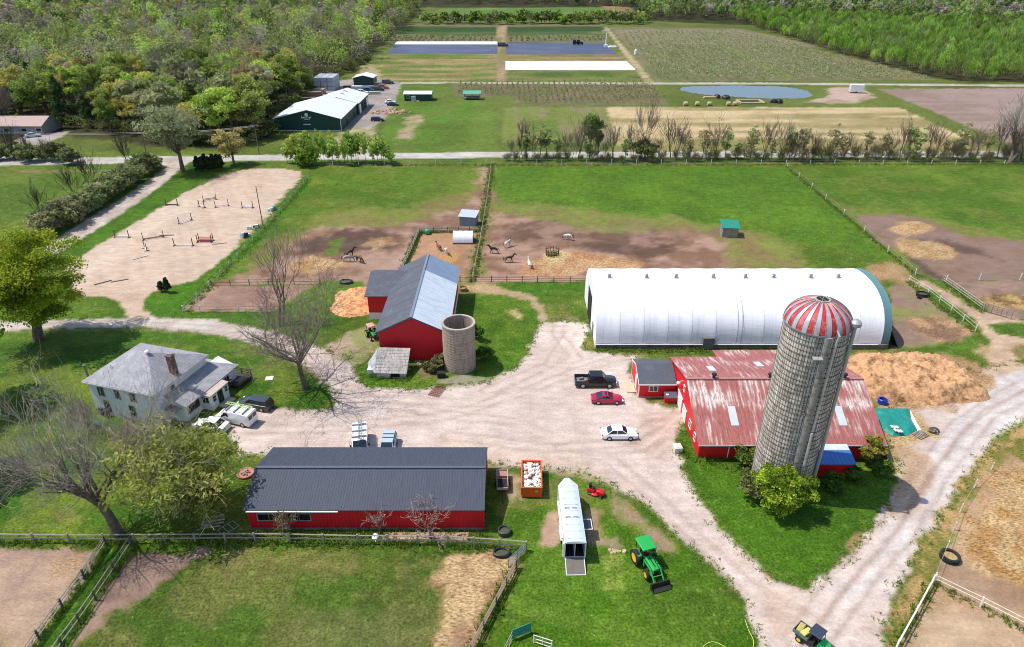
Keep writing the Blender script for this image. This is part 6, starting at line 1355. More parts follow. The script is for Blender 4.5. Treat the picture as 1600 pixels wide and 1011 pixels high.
# ---------------------------------------------------------------- horses
def horse_mesh(pose):
    V = []; E = []; R = []
    def ad(p, r, par=None):
        V.append(p); R.append(r); i = len(V)-1
        if par is not None: E.append((par, i))
        return i
    pel = ad((-.62, 0, 1.18), (.27, .29)); loin = ad((-.2, 0, 1.17), (.25, .29), pel); rib = ad((.22, 0, 1.14), (.25, .31), loin); ch = ad((.58, 0, 1.16), (.2, .29), rib)
    if pose == 'graze': n1 = ad((.9, 0, 1.05), (.13, .19), ch); n2 = ad((1.18, 0, .72), (.1, .14), n1); hd = ad((1.38, 0, .45), (.1, .13), n2); mz = ad((1.42, 0, .12), (.06, .075), hd)
    else: n1 = ad((.86, 0, 1.42), (.13, .2), ch); n2 = ad((1.12, 0, 1.75), (.1, .14), n1); hd = ad((1.3, 0, 1.8), (.1, .13), n2); mz = ad((1.62, 0, 1.52), (.06, .075), hd)
    for s in (-1, 1):
        ad((hd and V[n2][0]+.0, s*.08, V[n2][2]+.17), (.025, .03), n2)
    dx = {'walk': .18}.get(pose, .04)
    for s in (-1, 1):
        k = dx*s
        a = ad((.56, s*.16, .95), (.12, .14), ch); b = ad((.56+k*.6, s*.16, .52), (.065, .07), a); c = ad((.55+k, s*.16, .14), (.045, .05), b); ad((.6+k, s*.16, .03), (.06, .065), c)
        k = -k
        a = ad((-.66, s*.17, .95), (.16, .2), pel); b = ad((-.5+k*.4, s*.17, .75), (.11, .13), a); c = ad((-.8+k*.7, s*.17, .5), (.06, .075), b); d = ad((-.76+k, s*.17, .14), (.045, .05), c); ad((-.7+k, s*.17, .03), (.06, .065), d)
    me = bpy.data.meshes.new('horse_body'); me.from_pydata(V, E, []); o = bpy.data.objects.new('tmp', me); COL.objects.link(o)
    sk = o.modifiers.new('s', 'SKIN'); sk.use_smooth_shade = True
    for i, r in enumerate(R): me.skin_vertices[0].data[i].radius = r
    me.skin_vertices[0].data[0].use_root = True
    sb = o.modifiers.new('u', 'SUBSURF'); sb.levels = 1
    dg = bpy.context.evaluated_depsgraph_get(); dg.update(); m2 = bpy.data.meshes.new_from_object(o.evaluated_get(dg)); bpy.data.objects.remove(o); m2.name = 'horse_body'
    mb = MB(); q = V[n1]; q2 = V[n2]; c0 = V[ch]
    mb.path([(c0[0]+.1, 0, c0[2]+.27), (q[0]-.06, 0, q[2]+.19), (q2[0]-.04, 0, q2[2]+.15), (q2[0]+.12, 0, q2[2]+.14)], [.04, .06, .06, .03], 5)
    tl = MB(); tl.path([(-.88, 0, 1.3), (-1.0, 0, 1.15), (-1.05, 0, .8), (-1.02, 0, .5)], [.05, .07, .08, .03], 6)
    return m2, mb, tl
HM = {p: horse_mesh(p) for p in ('stand', 'walk', 'graze')}
def horse(label, px, py, ang, coat, mane, pose='stand', s=1.0):
    p = at(px, py); me, mb, tl = HM[pose]; o = bpy.data.objects.new('horse', me.copy()); COL.objects.link(o); o.data.materials.clear(); o.data.materials.append(coat)
    o.location = p; o.rotation_euler = (0, 0, ang); o.scale = (s,)*3; tag(o, label, 'horse')
    for b, n in ((mb, 'mane'), (tl, 'tail')): q = MB(); q.v = list(b.v); q.f = list(b.f); q.m = list(b.m); q.obj(n, mane, o, smooth=True)
HB = pm('brown horse coat', '4a2c20', .6, .15, 3); HK = pm('dark horse coat', '241a18', .6, .15, 3); HG = pm('pale grey horse coat', 'b5aca4', .7, .15, 3); HW = pm('cream horse coat', 'd8cbb8', .7, .1, 3); HC = pm('chestnut horse coat', '7a4228', .6, .12, 3)
HP = pm('pinto horse coat', 'e0dad2', .7, .05, 3, '2a1e1a', (.5, .54), 1.3); HGR = pm('steel grey horse coat', '8f8f94', .7, .15, 3); MB_ = pm('black mane', '1a1614', .8, .2); MW = pm('pale mane', 'c8bca8', .8, .15)
horse('dark bay horse walking towards the pony paddock fence', 772, 396, math.pi-.1, HK, MB_, 'walk')
horse('brown horse walking below the dark one', 795, 410, .08, HB, MB_, 'walk')
horse('pale dun horse with dark legs facing up and away', 793, 386, .75, HG, MB_)
horse('white-grey horse seen from behind at the edge of the straw', 827, 419, 1.75, HW, MW)
horse('black and white pinto horse grazing in the mud', 889, 375, math.pi-.35, HP, MB_, 'graze')
horse('chestnut pony standing at the back of the pony paddock', 686, 391, 2.2, HC, MB_, s=.9)
horse('cream pony in the pony paddock facing the barn', 697, 397, -1.3, HW, MW, s=.95)
horse('steel grey horse eating at the left straw ring', 543, 409, .15, HGR, MB_, 'graze')
horse('black horse behind the steel grey one at the straw ring', 547, 401, .6, HK, MB_)
horse('dark brown horse with lowered head right of the straw ring', 562, 410, -.7, HB, MB_, 'graze')
# ---------------------------------------------------------------- field shelters
def shelter(name, label, pa, w, d, hf, hb, ang, roofm, wallm, open_front=True, cat='shelter'):
    p = at(*pa); t = thing(name, label, cat, p, ang); b = MB()
    b.box(0, d/2, 0, w, .1, hb-.1)
    for s in (-1, 1): b.yprism([(s*w/2-.05, 0), (s*w/2+.05, 0), (s*w/2+.05, .01), (s*w/2-.05, .01)], 0, .01); b.add([(s*w/2, -d/2, 0), (s*w/2, d/2, 0), (s*w/2, d/2, hb-.1), (s*w/2, -d/2, hf-.1), (s*(w/2-.1), -d/2, 0), (s*(w/2-.1), d/2, 0), (s*(w/2-.1), d/2, hb-.1), (s*(w/2-.1), -d/2, hf-.1)], [(0, 1, 2, 3), (7, 6, 5, 4), (0, 3, 7, 4), (3, 2, 6, 7), (1, 5, 6, 2), (0, 4, 5, 1)])
    if not open_front: b.box(0, -d/2, 0, w, .1, hf-.1)
    b.obj('wall', wallm, t); r = MB(); plane(r, [(-w/2-.25, -d/2-.35, hf), (w/2+.25, -d/2-.35, hf), (w/2+.25, d/2+.3, hb), (-w/2-.25, d/2+.3, hb)], .1); ribs(r, (-w/2-.25, -d/2-.35, hf), (w/2+.25, -d/2-.35, hf), (w/2+.25, d/2+.3, hb), (-w/2-.25, d/2+.3, hb), .5, .06, .03); r.obj('roof', roofm, t)
    return t
shelter('field_shelter', 'small run-in shed with a green roof and grey plank walls in the middle pasture', (1138, 367), 3.3, 3.0, 2.2, 2.9, -.1, pm('green steel roof', '1f7f6c', .45, .1, 2), M['wood'], False)
shelter('field_shelter', 'grey shelter with a pale steel roof above the pony paddock', (733, 350), 3.6, 3.0, 2.3, 2.8, -.2, pm('pale steel roof', 'b8c0ca', .4, .1, 2, metal=.2), pm('grey boards', '7a7f88', .8, .15, 2), False)
p = at(724, 377); t_ = thing('tunnel_shelter', 'white fabric tunnel shelter inside the pony paddock', 'shelter', p); b = MB(); A = []
for x in np.linspace(-2.1, 2.1, 7):
    A.append([(x, -1.7*math.cos(math.pi*k/12), .1+2.2*math.sin(math.pi*k/12)**.8-.04*(abs(x) < 2 and int((x+2.1)/.7) % 2)) for k in range(13)])
b.loft(A, closed=False, cap=True); b.obj('cover', pm('white tunnel fabric', 'e4e6ea', .5, .05, 2, bump=.3), t_, smooth=True); b = MB()
for y in (-1.72, 1.72): b.box(0, y, 0, 4.3, .1, .3)
b.obj('base_board', WDRK, t_); b = MB(); b.box(2.12, .1, 0, .04, 1.9, 1.7); b.obj('doorway', M['dark'], t_)
p = at(668, 366); b = MB(); b.lathe([(.02, 0), (.5, .2), (.62, .62), (.5, 1.0), (.02, 1.2)], 14); o = b.obj('ball', pm('green ball', '1f9a6a', .5), smooth=True); o.location = p; tag(o, 'round green ball at the back fence of the pony paddock', 'ball')
# ---------------------------------------------------------------- far farm: green sheds, pond, crops
def green_sheds():
    a = at(434, 202); x0, x1, y0, y1 = a.x, -59.2, 240.5, 268; ze, xm = 4.3, (a.x-59.2)/2+.4; zr = 7.2
    t = thing('workshop', 'big dark green workshop with a white steel roof and a round white emblem', 'workshop', (xm, y0, 0))
    b = MB(); b.yprism([(x0, 0), (x1, 0), (x1, ze), (xm, zr-.1), (x0, ze)], y0, y1); b.obj('wall', M['grn'], t, w=1)
    for sx, xe in ((-1, x0-.5), (1, x1+.5)):
        r = MB(); P = [(xe, y0-.5, ze-.1), (xe, y1+.4, ze-.1), (xm, y1+.4, zr), (xm, y0-.5, zr)]; plane(r, P, .12); ribs(r, *P, 1.2, .08, .04); r.obj('roof', M['wroof'], t, w=1)
    x2, x3, y2, y3, z2, z3 = -74.5, -58.6, 268.2, 288, 4.3, 6.5; xn = (x2+x3)/2
    b = MB(); b.yprism([(x2, 0), (x3, 0), (x3, z2), (xn, z3-.1), (x2, z2)], y2, y3); b.obj('rear_wall', M['grn'], t, w=1)
    for xe in (x2-.4, x3+.4):
        r = MB(); P = [(xe, y2-.2, z2-.1), (xe, y3+.4, z2-.1), (xn, y3+.4, z3), (xn, y2-.2, z3)]; plane(r, P, .12); ribs(r, *P, 1.2, .08, .04); r.obj('rear_roof', M['wroof'], t, w=1)
    for yy in (271.5, 276, 281, 285.5): d = MB(); d.box(x3+.04, yy, 0, .1, 2.8, 3.2); d.obj('garage_door', M['white'] if yy in (271.5, 285.5) else M['dark'], t, w=1)
    for yy in (250, 262): d = MB(); d.box(x1+.04, yy, .1, .1, 1.1, 2.1); d.obj('door', M['dark'], t, w=1)
    e = MB()
    for xx in (x0, x1): e.box(xx, y0-.05, 0, .2, .12, ze)
    e.box((x0+x1)/2, y0-.06, 0, x1-x0, .1, .25); e.obj('trim', pm('pale trim', 'c8d4d4', .6), t, w=1)
    # emblem: white round crown of a tree over a wide mark, and a line beneath (the letters cannot be read in the photograph)
    s = MB(); cx, cz = xm-.4, 4.75
    s.lathe([(.62, -.02), (.62, .02), (.01, .02)], 16, (cx, y0-.07, cz+.75), axis='Y'); s.box(cx, y0-.07, cz-.1, .16, .05, .5)
    for dx, w in ((-1.5, .22), (-1.1, .3), (-.65, .3), (-.2, .26), (.45, .3), (.95, .34), (1.4, .28)): s.box(cx+dx, y0-.07, cz-.45+.05*math.sin(dx*5), w, .05, .5)
    s.box(cx-1.7, y0-.07, cz-.4, .2, .05, .75); s.box(cx, y0-.07, cz-.95, 1.9, .05, .14); s.box(cx-.2, y0-.07, cz-2.6, 2.6, .05, .25); s.obj('emblem', pm('emblem white', 'd8dedc', .6), t, w=1)
    for yy in (276, 281.5): v = MB(); v.box(xn+.6, yy, z3-.25, 1.6, .4, .3, ry=.3); v.obj('roof_vent', M['steel'], t, w=1)
green_sheds()
def gable(name, label, pl, pr, dep, ze, zr, wallm, roofm, cat, along='y'):
    a, b = at(*pl), at(*pr); x0, x1, y0 = a.x, b.x, (a.y+b.y)/2; xm = (x0+x1)/2; t = thing(name, label, cat, (xm, y0, 0)); w = MB()
    if along == 'y':
        w.yprism([(x0, 0), (x1, 0), (x1, ze), (xm, zr-.1), (x0, ze)], y0, y0+dep); w.obj('wall', wallm, t, w=1)
        for xe in (x0-.4, x1+.4): r = MB(); plane(r, [(xe, y0-.4, ze-.1), (xe, y0+dep+.3, ze-.1), (xm, y0+dep+.3, zr), (xm, y0-.4, zr)], .12); r.obj('roof', roofm, t, w=1)
    else:
        w.xprism([(y0, 0), (y0+dep, 0), (y0+dep, ze), (y0+dep/2, zr-.1), (y0, ze)], x0, x1); w.obj('wall', wallm, t, w=1)
        for ye in (y0-.4, y0+dep+.4): r = MB(); plane(r, [(x0-.4, ye, ze-.1), (x1+.4, ye, ze-.1), (x1+.4, y0+dep/2, zr), (x0-.4, y0+dep/2, zr)], .12); r.obj('roof', roofm, t, w=1)
    return t, x0, x1, y0
gable('shed', 'small dark green shed with a white gable roof behind the far yard', (553, 134), (584, 134), 9, 3.6, 4.7, M['grn'], M['wroof'], 'shed')
t_, x0, x1, y0 = gable('cabin', 'long dark green cabin with a white roof beside the far lane', (632, 158), (674, 157.5), 6, 2.9, 3.6, M['grn'], M['wroof'], 'cabin', 'x')
window(t_, x0+1.6, y0-.05, 1.1, 1.0, 1.0); d = MB(); d.box(x0+4.2, y0-.04, 0, 1.0, .1, 2.1); d.obj('door', M['white'], t_, w=1); d = MB(); d.box(x0+3.6, y0-.9, 0, 1.3, 1.3, 1.9); d.obj('tank', M['stl2'], t_, w=1); d = MB(); d.box(x0+4.6, y0-1.0, 0, 3.2, 1.6, .25); d.obj('step', M['plank'], t_, w=1)
p = at(738, 155); t_ = thing('farm_stand', 'open wooden stand with a teal roof at the edge of the nursery rows', 'stand', p); b = MB()
for x in (-3.2, 0, 3.2):
    for y in (-1.5, 1.5): b.box(x, y, 0, .18, .18, 2.6)
b.obj('posts', WGREY, t_); b = MB(); b.box(0, 0, .5, 6.6, 2.6, .15); b.box(0, 1.5, 0, 6.6, .1, 1.2); b.obj('counter', M['wood'], t_); b = MB(); plane(b, [(-3.8, -2.1, 2.5), (3.8, -2.1, 2.5), (3.8, 2.1, 3.2), (-3.8, 2.1, 3.2)], .12); b.obj('roof', pm('teal roof', '4f9a80', .5), t_)
p = at(512, 138); t_ = thing('pallet_stack', 'tall grey-white stack of wrapped pallets in the far storage yard', 'pallet stack', p); b = MB()
for i in range(3):
    for j in range(4):
        for k in range(3): b.box(-3+i*3, -4.5+j*3, k*1.9, 2.8, 2.8, 1.75, top=.97)
b.obj('pallets', pm('wrapped pallets', 'a9adb8', .5, .15, 1), t_)
rd = random.Random(21)
for i, (px, py, c, s, lb) in enumerate(((492, 152, '8a7460', (7, 3, 2.4), 'brown stack of timber in the far storage yard'), (500, 146, 'a8927c', (5, 3, 2), 'tan stack of timber left of the pallet stack'), (482, 158, '6f5c4c', (6, 3, 1.6), 'low dark timber pile behind the workshop'), (559, 142, 'b8bcbc', (5, 2.5, 2.2), 'grey container in the far storage yard'), (572, 137, '9aa4a8', (10, 1.5, .8), 'long pale pipe bundle before the small green shed'), (586, 147, 'a8b098', (5, 1.8, 1.2), 'pale green crate in the far storage yard'))):
    p = at(px, py); b = MB()
    for k in range(4): b.box(rd.uniform(-.2, .2), 0, k*s[2]/4, s[0]*rd.uniform(.9, 1), s[1]*rd.uniform(.9, 1), s[2]/4-.04)
    o = b.obj('stack', pm('stack '+c, c, .8, .2, 1)); o.location = p; o.rotation_euler = (0, 0, rd.uniform(-.15, .3)); tag(o, lb, 'stack')
# houses at the left edge, behind the road
t_, x0, x1, y0 = gable('house', 'low grey house with a pinkish roof at the far left, beyond the road', (-10, 212), (72, 209), 11, 3.0, 5.2, pm('grey house wall', '8c8a88', .8), pm('pinkish shingles', 'a8918a', .9, .15, 2), 'house', 'x')
for k in (4, 10, 15): window(t_, x0+k, y0-.05, 1.0, 1.8, 1.2)
gable('shed', 'small white-roofed hut among the trees left of the workshop', (211, 160), (226, 160), 5, 2.6, 3.6, pm('hut wall', '5a646a', .8), M['white'], 'hut', 'x')
p = at(1337, 145); t_ = thing('site_trailer', 'white box trailer on the bare soil right of the pond', 'trailer', p, -.2); b = MB(); b.box(0, 0, .6, 5.6, 2.6, 2.8); b.obj('body', M['white'], t_); b = MB(); b.box(0, 0, 3.4, 5.8, 2.8, .1); b.obj('roof', M['white'], t_); b = MB(); b.box(-2.82, 0, .9, .06, 1.0, 2.0); b.obj('door', M['stl2'], t_)
for s in (-1, 1): q = MB(); q.lathe([(.15, -.1), (.4, -.1), (.4, .1), (.15, .1)], 12, (0, s*1.25, .4), axis='Y'); q.obj('wheel', TYRE, t_)
BALE = pm('straw bale', 'b8a478', .95, .25, 3, bump=.6)
b = MB(); b.lathe([(.01, -.75), (.72, -.75), (.8, -.6), (.8, .6), (.72, .75), (.01, .75)], 16, (0, 0, .78), axis='X'); BM = b.obj('round_bale', BALE, smooth=True)
for i, px in enumerate((1071, 1089, 1108, 1138, 1148)):
    o = BM if i == 0 else bpy.data.objects.new('round_bale', BM.data)
    if i: COL.objects.link(o)
    o.location = at(px, 165); tag(o, 'tan round bale in the row of five on the grass below the pond', 'bale', 'round bales below the pond')
for px, py, lb in ((1120, 153, 'black wrapped bale above the row of round bales'), (1134, 154.5, 'second black wrapped bale, nearer the wooden ring'), (1209, 160.5, 'black tyre heap under the right half of the pond'), (1217, 161, 'small black tyre heap next to the larger one')):
    p = at(px, py); o = jag(int(px), 1.5, 1.6, (0, 0, 0)).obj('bale' if 'bale' in lb else 'tyre_heap', M['black']); o.location = p; tag(o, lb, 'bale' if 'bale' in lb else 'heap')
p = at(1172, 160); t_ = thing('fire_ring', 'rectangular timber ring of benches below the pond', 'bench ring', p); b = MB()
for x, y, sx, sy in ((0, -3.2, 10, 1), (0, 3.2, 10, 1), (-4.8, 0, 1, 5.6), (4.8, 0, 1, 5.6)): b.box(x, y, 0, sx, sy, .6)
b.obj('benches', pm('tan benches', 'ab9478', .9, .2), t_); o = jag(77, 1.2, .5, (0, 0, 0)); o.obj('ashes', pm('ash', '4a4038', .95, .3), t_)
p = at(1109, 153.5); b = MB(); b.box(0, 0, 0, 6, 1.4, .8, top=.8); o = b.obj('log', pm('pale log', 'a49a68', .9, .2), bevel=.15); o.location = p; tag(o, 'pale straw-coloured log left of the black wrapped bales', 'log')
# wind machine on the far track
p = at(946.5, 74); h = hz(946.5, 74, 49); t_ = thing('wind_machine', 'tall white frost fan on a pole beside the far track', 'frost fan', p); b = MB(); b.tube((0, 0, 0), (0, 0, h), .4, .28, 8); b.obj('tower', M['white'], t_); b = MB(); b.box(0, 0, 0, 2.4, 2, 1.6); b.obj('engine', M['white'], t_); b = MB(); b.box(0, -.9, h-.2, 7.0, .2, .5, ry=.12); b.obj('blade', M['white'], t_); b = MB(); b.box(0, 0, h-.3, .8, 1.6, .8); b.obj('gearbox', M['steel'], t_)
p = at(957, 74.5); b = MB(); b.box(0, 0, 0, 6, 2.4, 1.2, top=.8); o = b.obj('tank', M['white'], bevel=.3); o.location = p; tag(o, 'low white tank at the foot of the frost fan', 'tank')
p = at(993, 85); b = MB(); b.lathe([(.8, 0), (.8, 2.4), (.3, 3.0), (.02, 3.0)], 12); o = b.obj('tank', M['white']); o.location = p; tag(o, 'small white upright tank beside the diagonal far track', 'tank')
car('truck', 'dark truck parked on the grass lane between the two covered fields', 'truck', 786, 72.5, 0, paint('dark truck', '3a2a30'), 7, 2.6, 2.6, 'suv')
for px, lb in ((899, 'left one of two dark tractors working on the far blue-grey field'), (905, 'right one of two dark tractors working on the far blue-grey field')):
    p = at(px, 69.5); t_ = thing('tractor', lb, 'tractor', p); b = MB(); b.box(-.6, 0, .6, 2.2, 1.6, 2.4); b.box(1.4, 0, .6, 2.2, 1.0, 1.2); b.obj('body', pm('dark tractor '+str(px), '2a3436', .6), t_)
    for x, r in ((-.8, 1.0), (1.8, .7)):
        for s in (-1, 1): q = MB(); q.lathe([(.3, -.25), (r, -.25), (r, .25), (.3, .25)], 12, (x, s*1.0, r), axis='Y'); q.obj('wheel', TYRE, t_)
# row covers and plastic mulch laid over the beds
def cover(poly, name, label, mat, z, strip):
    P = [at(*p) for p in poly]; y0 = min(p.y for p in P); y1 = max(p.y for p in P); b = MB(); n = max(3, int((y1-y0)/strip))
    def xr(y):
        xs = []
        for i in range(len(P)):
            a, c = P[i], P[(i+1) % len(P)]
            if (a.y-y)*(c.y-y) <= 0 and abs(a.y-c.y) > 1e-6: xs.append(a.x+(y-a.y)/(c.y-a.y)*(c.x-a.x))
        return min(xs), max(xs)
    for k in range(n):
        ya, yb = y0+(y1-y0)*(k+.06)/n, y0+(y1-y0)*(k+.94)/n; a0, a1 = xr((ya+yb)/2)
        b.xprism([(ya, .0), (yb, .0), (yb-.2*(yb-ya), z), (ya+.2*(yb-ya), z)], a0, a1)
    o = b.obj(name, mat); tag(o, label, 'crop cover')
MUL = pm('plastic mulch', '3c4258', .45, .14, .3, '4c5268', (.45, .6), .1, stretch=(.3, 1, 1)); RC = pm('white row cover', 'e8ebf0', .6, .05, .5)
cover([(604, 84.5), (617, 69.5), (777, 69.5), (777, 84.5)], 'plastic_mulch', 'left blue-grey field of plastic mulch beds', MUL, .18, 2.2)
cover([(790, 84.5), (790, 67), (946, 67), (963, 84.5)], 'plastic_mulch', 'right blue-grey field of plastic mulch beds', MUL, .18, 2.2)
cover([(617, 69.2), (620, 65.5), (777, 65.5), (777, 69.2)], 'row_cover', 'narrow white row cover above the left blue-grey field', RC, .35, 9)
cover([(790, 109.5), (790, 96), (979, 96.5), (993, 109.5)], 'row_cover', 'wide white row cover on the right-hand far field', RC, .35, 7)
# ---------------------------------------------------------------- foliage
def leafmat(name, trans=.35):
    m = bpy.data.materials.new(name); m.use_nodes = True; t = m.node_tree; L = t.links.new; b = t.nodes['Principled BSDF']; out = t.nodes['Material Output']
    a = N(t, 'ShaderNodeAttribute', attribute_name='Col'); oi = N(t, 'ShaderNodeObjectInfo'); x = N(t, 'ShaderNodeMix', data_type='RGBA', blend_type='MULTIPLY'); x.inputs['Factor'].default_value = 1
    L(a.outputs['Color'], x.inputs['A']); L(oi.outputs['Color'], x.inputs['B']); L(x.outputs['Result'], b.inputs['Base Color']); b.inputs['Roughness'].default_value = .7; b.inputs['Specular IOR Level'].default_value = .25
    tr = N(t, 'ShaderNodeBsdfTranslucent'); L(x.outputs['Result'], tr.inputs['Color']); mx = N(t, 'ShaderNodeMixShader'); mx.inputs[0].default_value = trans
    L(b.outputs[0], mx.inputs[1]); L(tr.outputs[0], mx.inputs[2]); L(mx.outputs[0], out.inputs['Surface']); return m
LEAF = leafmat('leaves', .45); TWIG = leafmat('fine twigs', .0)
BARK = pm('grey brown bark', '6e6257', .95, .25, 3, '4e443c', (.45, .62), 2, bump=.5); BARKD = pm('dark bark', '51473e', .95, .25, 3, bump=.5)
def arrmesh(name, V, F, C, mat):
    me = bpy.data.meshes.new(name); nv, nf, k = len(V), len(F), F.shape[1]
    me.vertices.add(nv); me.vertices.foreach_set('co', V.astype(np.float32).ravel()); me.loops.add(nf*k); me.loops.foreach_set('vertex_index', F.astype(np.int32).ravel())
    me.polygons.add(nf); me.polygons.foreach_set('loop_start', np.arange(0, nf*k, k, dtype=np.int32))
    a = me.attributes.new('Col', 'FLOAT_COLOR', 'POINT'); a.data.foreach_set('color', np.concatenate([C, np.ones((nv, 1))], 1).astype(np.float32).ravel())
    me.materials.append(mat); me.update(); return me
def quads(P, Nn, size, rng, asp=1.0):
    """leaf-spray quads at P facing roughly Nn"""
    n = len(P); r = rng.normal(size=(n, 3)); Nn = Nn+r*.75; Nn /= np.linalg.norm(Nn, axis=1, keepdims=True)+1e-9
    a = np.cross(Nn, rng.normal(size=(n, 3))); a /= np.linalg.norm(a, axis=1, keepdims=True)+1e-9; b = np.cross(Nn, a)
    s = (size*rng.uniform(.6, 1.35, n))[:, None]*.5; b = b*asp
    V = np.stack([P-a*s-b*s*.6, P+a*s*.6-b*s, P+a*s+b*s*.6, P-a*s*.6+b*s], 1).reshape(-1, 3)
    return V, np.arange(n*4).reshape(-1, 4)
def crown_pts(rng, h0, h1, cr, lobes, per, shape='round', lr=.34):
    """lobes over a crown envelope; returns points, outward directions, lobe index, lobe centres"""
    cz = (h0+h1)/2; rz = (h1-h0)/2; C = []
    while len(C) < lobes:
        d = rng.normal(size=3); d /= np.linalg.norm(d); k = rng.uniform(.35, .86)
        if shape == 'vase': f = .45+.55*(d[2]*k+1)/2*1.25
        elif shape == 'cone': f = max(.1, 1-(d[2]*k+1)/2)
        else: f = 1.0 if d[2] > -.2 else .85
        C.append((d[0]*k*cr*f, d[1]*k*cr*f, cz+d[2]*k*rz))
    C = np.array(C); R = cr*lr*rng.uniform(.65, 1.3, lobes)
    if shape == 'cone': R *= np.clip(1.2-(C[:, 2]-h0)/(h1-h0), .3, 1)
    li = np.repeat(np.arange(lobes), per); d = rng.normal(size=(lobes*per, 3)); d /= np.linalg.norm(d, axis=1, keepdims=True); d[:, 2] = np.where(d[:, 2] < -.3, -d[:, 2]*.5, d[:, 2])
    P = C[li]+d*(R[li]*rng.uniform(.55, 1.08, len(li)))[:, None]*np.array([1, 1, .8])
    return P, d, li, C
def leafy(seed, h=14, cr=5, h0=3.5, lobes=26, per=60, size=.5, shape='round', lr=.34, tone=.28, col=None, col2=None, bark=BARK, tr=.28, asp=1.0, name='tree', lean=(0, 0), limbs=8):
    rng = np.random.default_rng(seed); P, d, li, C = crown_pts(rng, h0, h, cr, lobes, per, shape, lr)
    V, F = quads(P, d, np.full(len(P), size), rng, asp)
    t = 1+tone*(rng.uniform(-1, 1, len(C))[li]); t = t*rng.uniform(.82, 1.18, len(li))
    c = np.ones((len(P), 3))
    if col is not None:
        k = np.clip(rng.uniform(-.2, 1.0, len(C))[li]+rng.normal(0, .15, len(li)), 0, 1)[:, None]; c = np.array(lin(col))*(1-k)+np.array(lin(col2 or col))*k
    c = c*t[:, None]; V[:, 0] += lean[0]*V[:, 2]/h; V[:, 1] += lean[1]*V[:, 2]/h
    crown = arrmesh('crown', V, F, np.repeat(c, 4, 0), LEAF)
    b = MB(); top = h0+(h-h0)*.55
    b.path([(0, 0, -.15), (lean[0]*.2+.04*h*rng.uniform(-.3, .3), 0, h*.2), (lean[0]*.5, lean[1]*.5, top*.8), (lean[0]*.8, lean[1]*.8, top)], [tr*1.35, tr, tr*.7, tr*.3], 8)
    for j in rng.permutation(lobes)[:limbs]:
        s = rng.uniform(.35, .75)*top; e = C[j]; mid = np.array([e[0]*.45, e[1]*.45, s+(e[2]-s)*.35])
        b.path([(lean[0]*s/h, lean[1]*s/h, s), mid, e], [tr*.5, tr*.32, tr*.1], 5)
    return crown, b, bark
def grow(b, rng, p, d, L, r, depth, kids, n=3, spread=.75, up=.12, droop=0, tw=None):
    pts = [p]; rad = [r]; q = p.copy(); dd = d.copy()
    for k in range(n):
        dd = dd+rng.normal(size=3)*.16+np.array([0, 0, up-droop*(1 if depth <= 1 else 0)]); dd /= np.linalg.norm(dd); q = q+dd*L/n; pts.append(q.copy()); rad.append(r*(1-.62*(k+1)/n))
    if depth <= tw['lv']:
        for i in range(len(pts)-1): tw['a'].append(np.array([*pts[i], *pts[i+1], max(rad[i], tw['min']), max(rad[i+1], tw['min']*.6)]))
    else: b.path(pts, rad, 6 if depth > 2 else 4, cap=False)
    if depth == 0: return
    m = kids[len(kids)-depth]
    for j in range(m):
        f = rng.uniform(.25, 1.0) if j else 1.0; i = min(int(f*n), n-1); base = np.array(pts[i])+(np.array(pts[i+1])-np.array(pts[i]))*(f*n-i)
        nd = dd+rng.normal(size=3)*spread; nd[2] += .15; nd /= np.linalg.norm(nd)
        grow(b, rng, base, nd, L*rng.uniform(.5, .78), max(rad[i+1], r*.3)*.62, depth-1, kids, n, spread, up, droop, tw)
def bare(seed, h, tr, kids=(6, 5, 5, 4), spread=.75, trunk=.35, lean=(0, 0, 1), up=.1, droop=0, tmin=.02, lv=1, bark=BARK, tcol='8a7f76', tcol2='a09488', l0=.42, stems=1):
    rng = np.random.default_rng(seed); b = MB(); tw = {'a': [], 'lv': lv, 'min': tmin}; ln = np.array(lean, float); ln /= np.linalg.norm(ln)
    for s in range(stems):
        o = np.array([0, 0, -.1])+(rng.normal(size=3)*np.array([.4, .4, 0]) if stems > 1 else 0); l2 = ln+(rng.normal(size=3)*np.array([.25, .25, 0]) if stems > 1 else 0); l2 /= np.linalg.norm(l2)
        p1 = o+l2*h*trunk; b.path([o, o+(p1-o)*.5+rng.normal(size=3)*.08*np.array([1, 1, 0]), p1], [tr*1.3, tr, tr*.85], 8)
        for j in range(kids[0]):
            a = 2*math.pi*j/kids[0]+rng.uniform(-.4, .4); nd = np.array([math.cos(a)*spread, math.sin(a)*spread, rng.uniform(.45, 1.0)])+l2*.25; nd /= np.linalg.norm(nd)
            grow(b, rng, p1-l2*h*trunk*rng.uniform(0, .3), nd, h*l0*rng.uniform(.8, 1.15), tr*rng.uniform(.4, .6), len(kids)-1, kids[1:], 4, spread*.85, up, droop, tw)
    A = np.array(tw['a']); p, q = A[:, :3], A[:, 3:6]; d = q-p; s = np.cross(d, rng.normal(size=d.shape)); s /= np.linalg.norm(s, axis=1, keepdims=True)+1e-9; s2 = np.cross(d, s); s2 /= np.linalg.norm(s2, axis=1, keepdims=True)+1e-9
    r0, r1 = A[:, 6:7], A[:, 7:8]
    V = np.concatenate([np.stack([p-k*r0, p+k*r0, q+k*r1, q-k*r1], 1) for k in (s, s2)], 0).reshape(-1, 3); F = np.arange(len(V)).reshape(-1, 4); n = len(F)
    k = rng.uniform(0, 1, (n, 1)); c = (np.array(lin(tcol))*(1-k)+np.array(lin(tcol2))*k); return arrmesh('crown', V, F, np.repeat(c, 4, 0), TWIG), b, bark
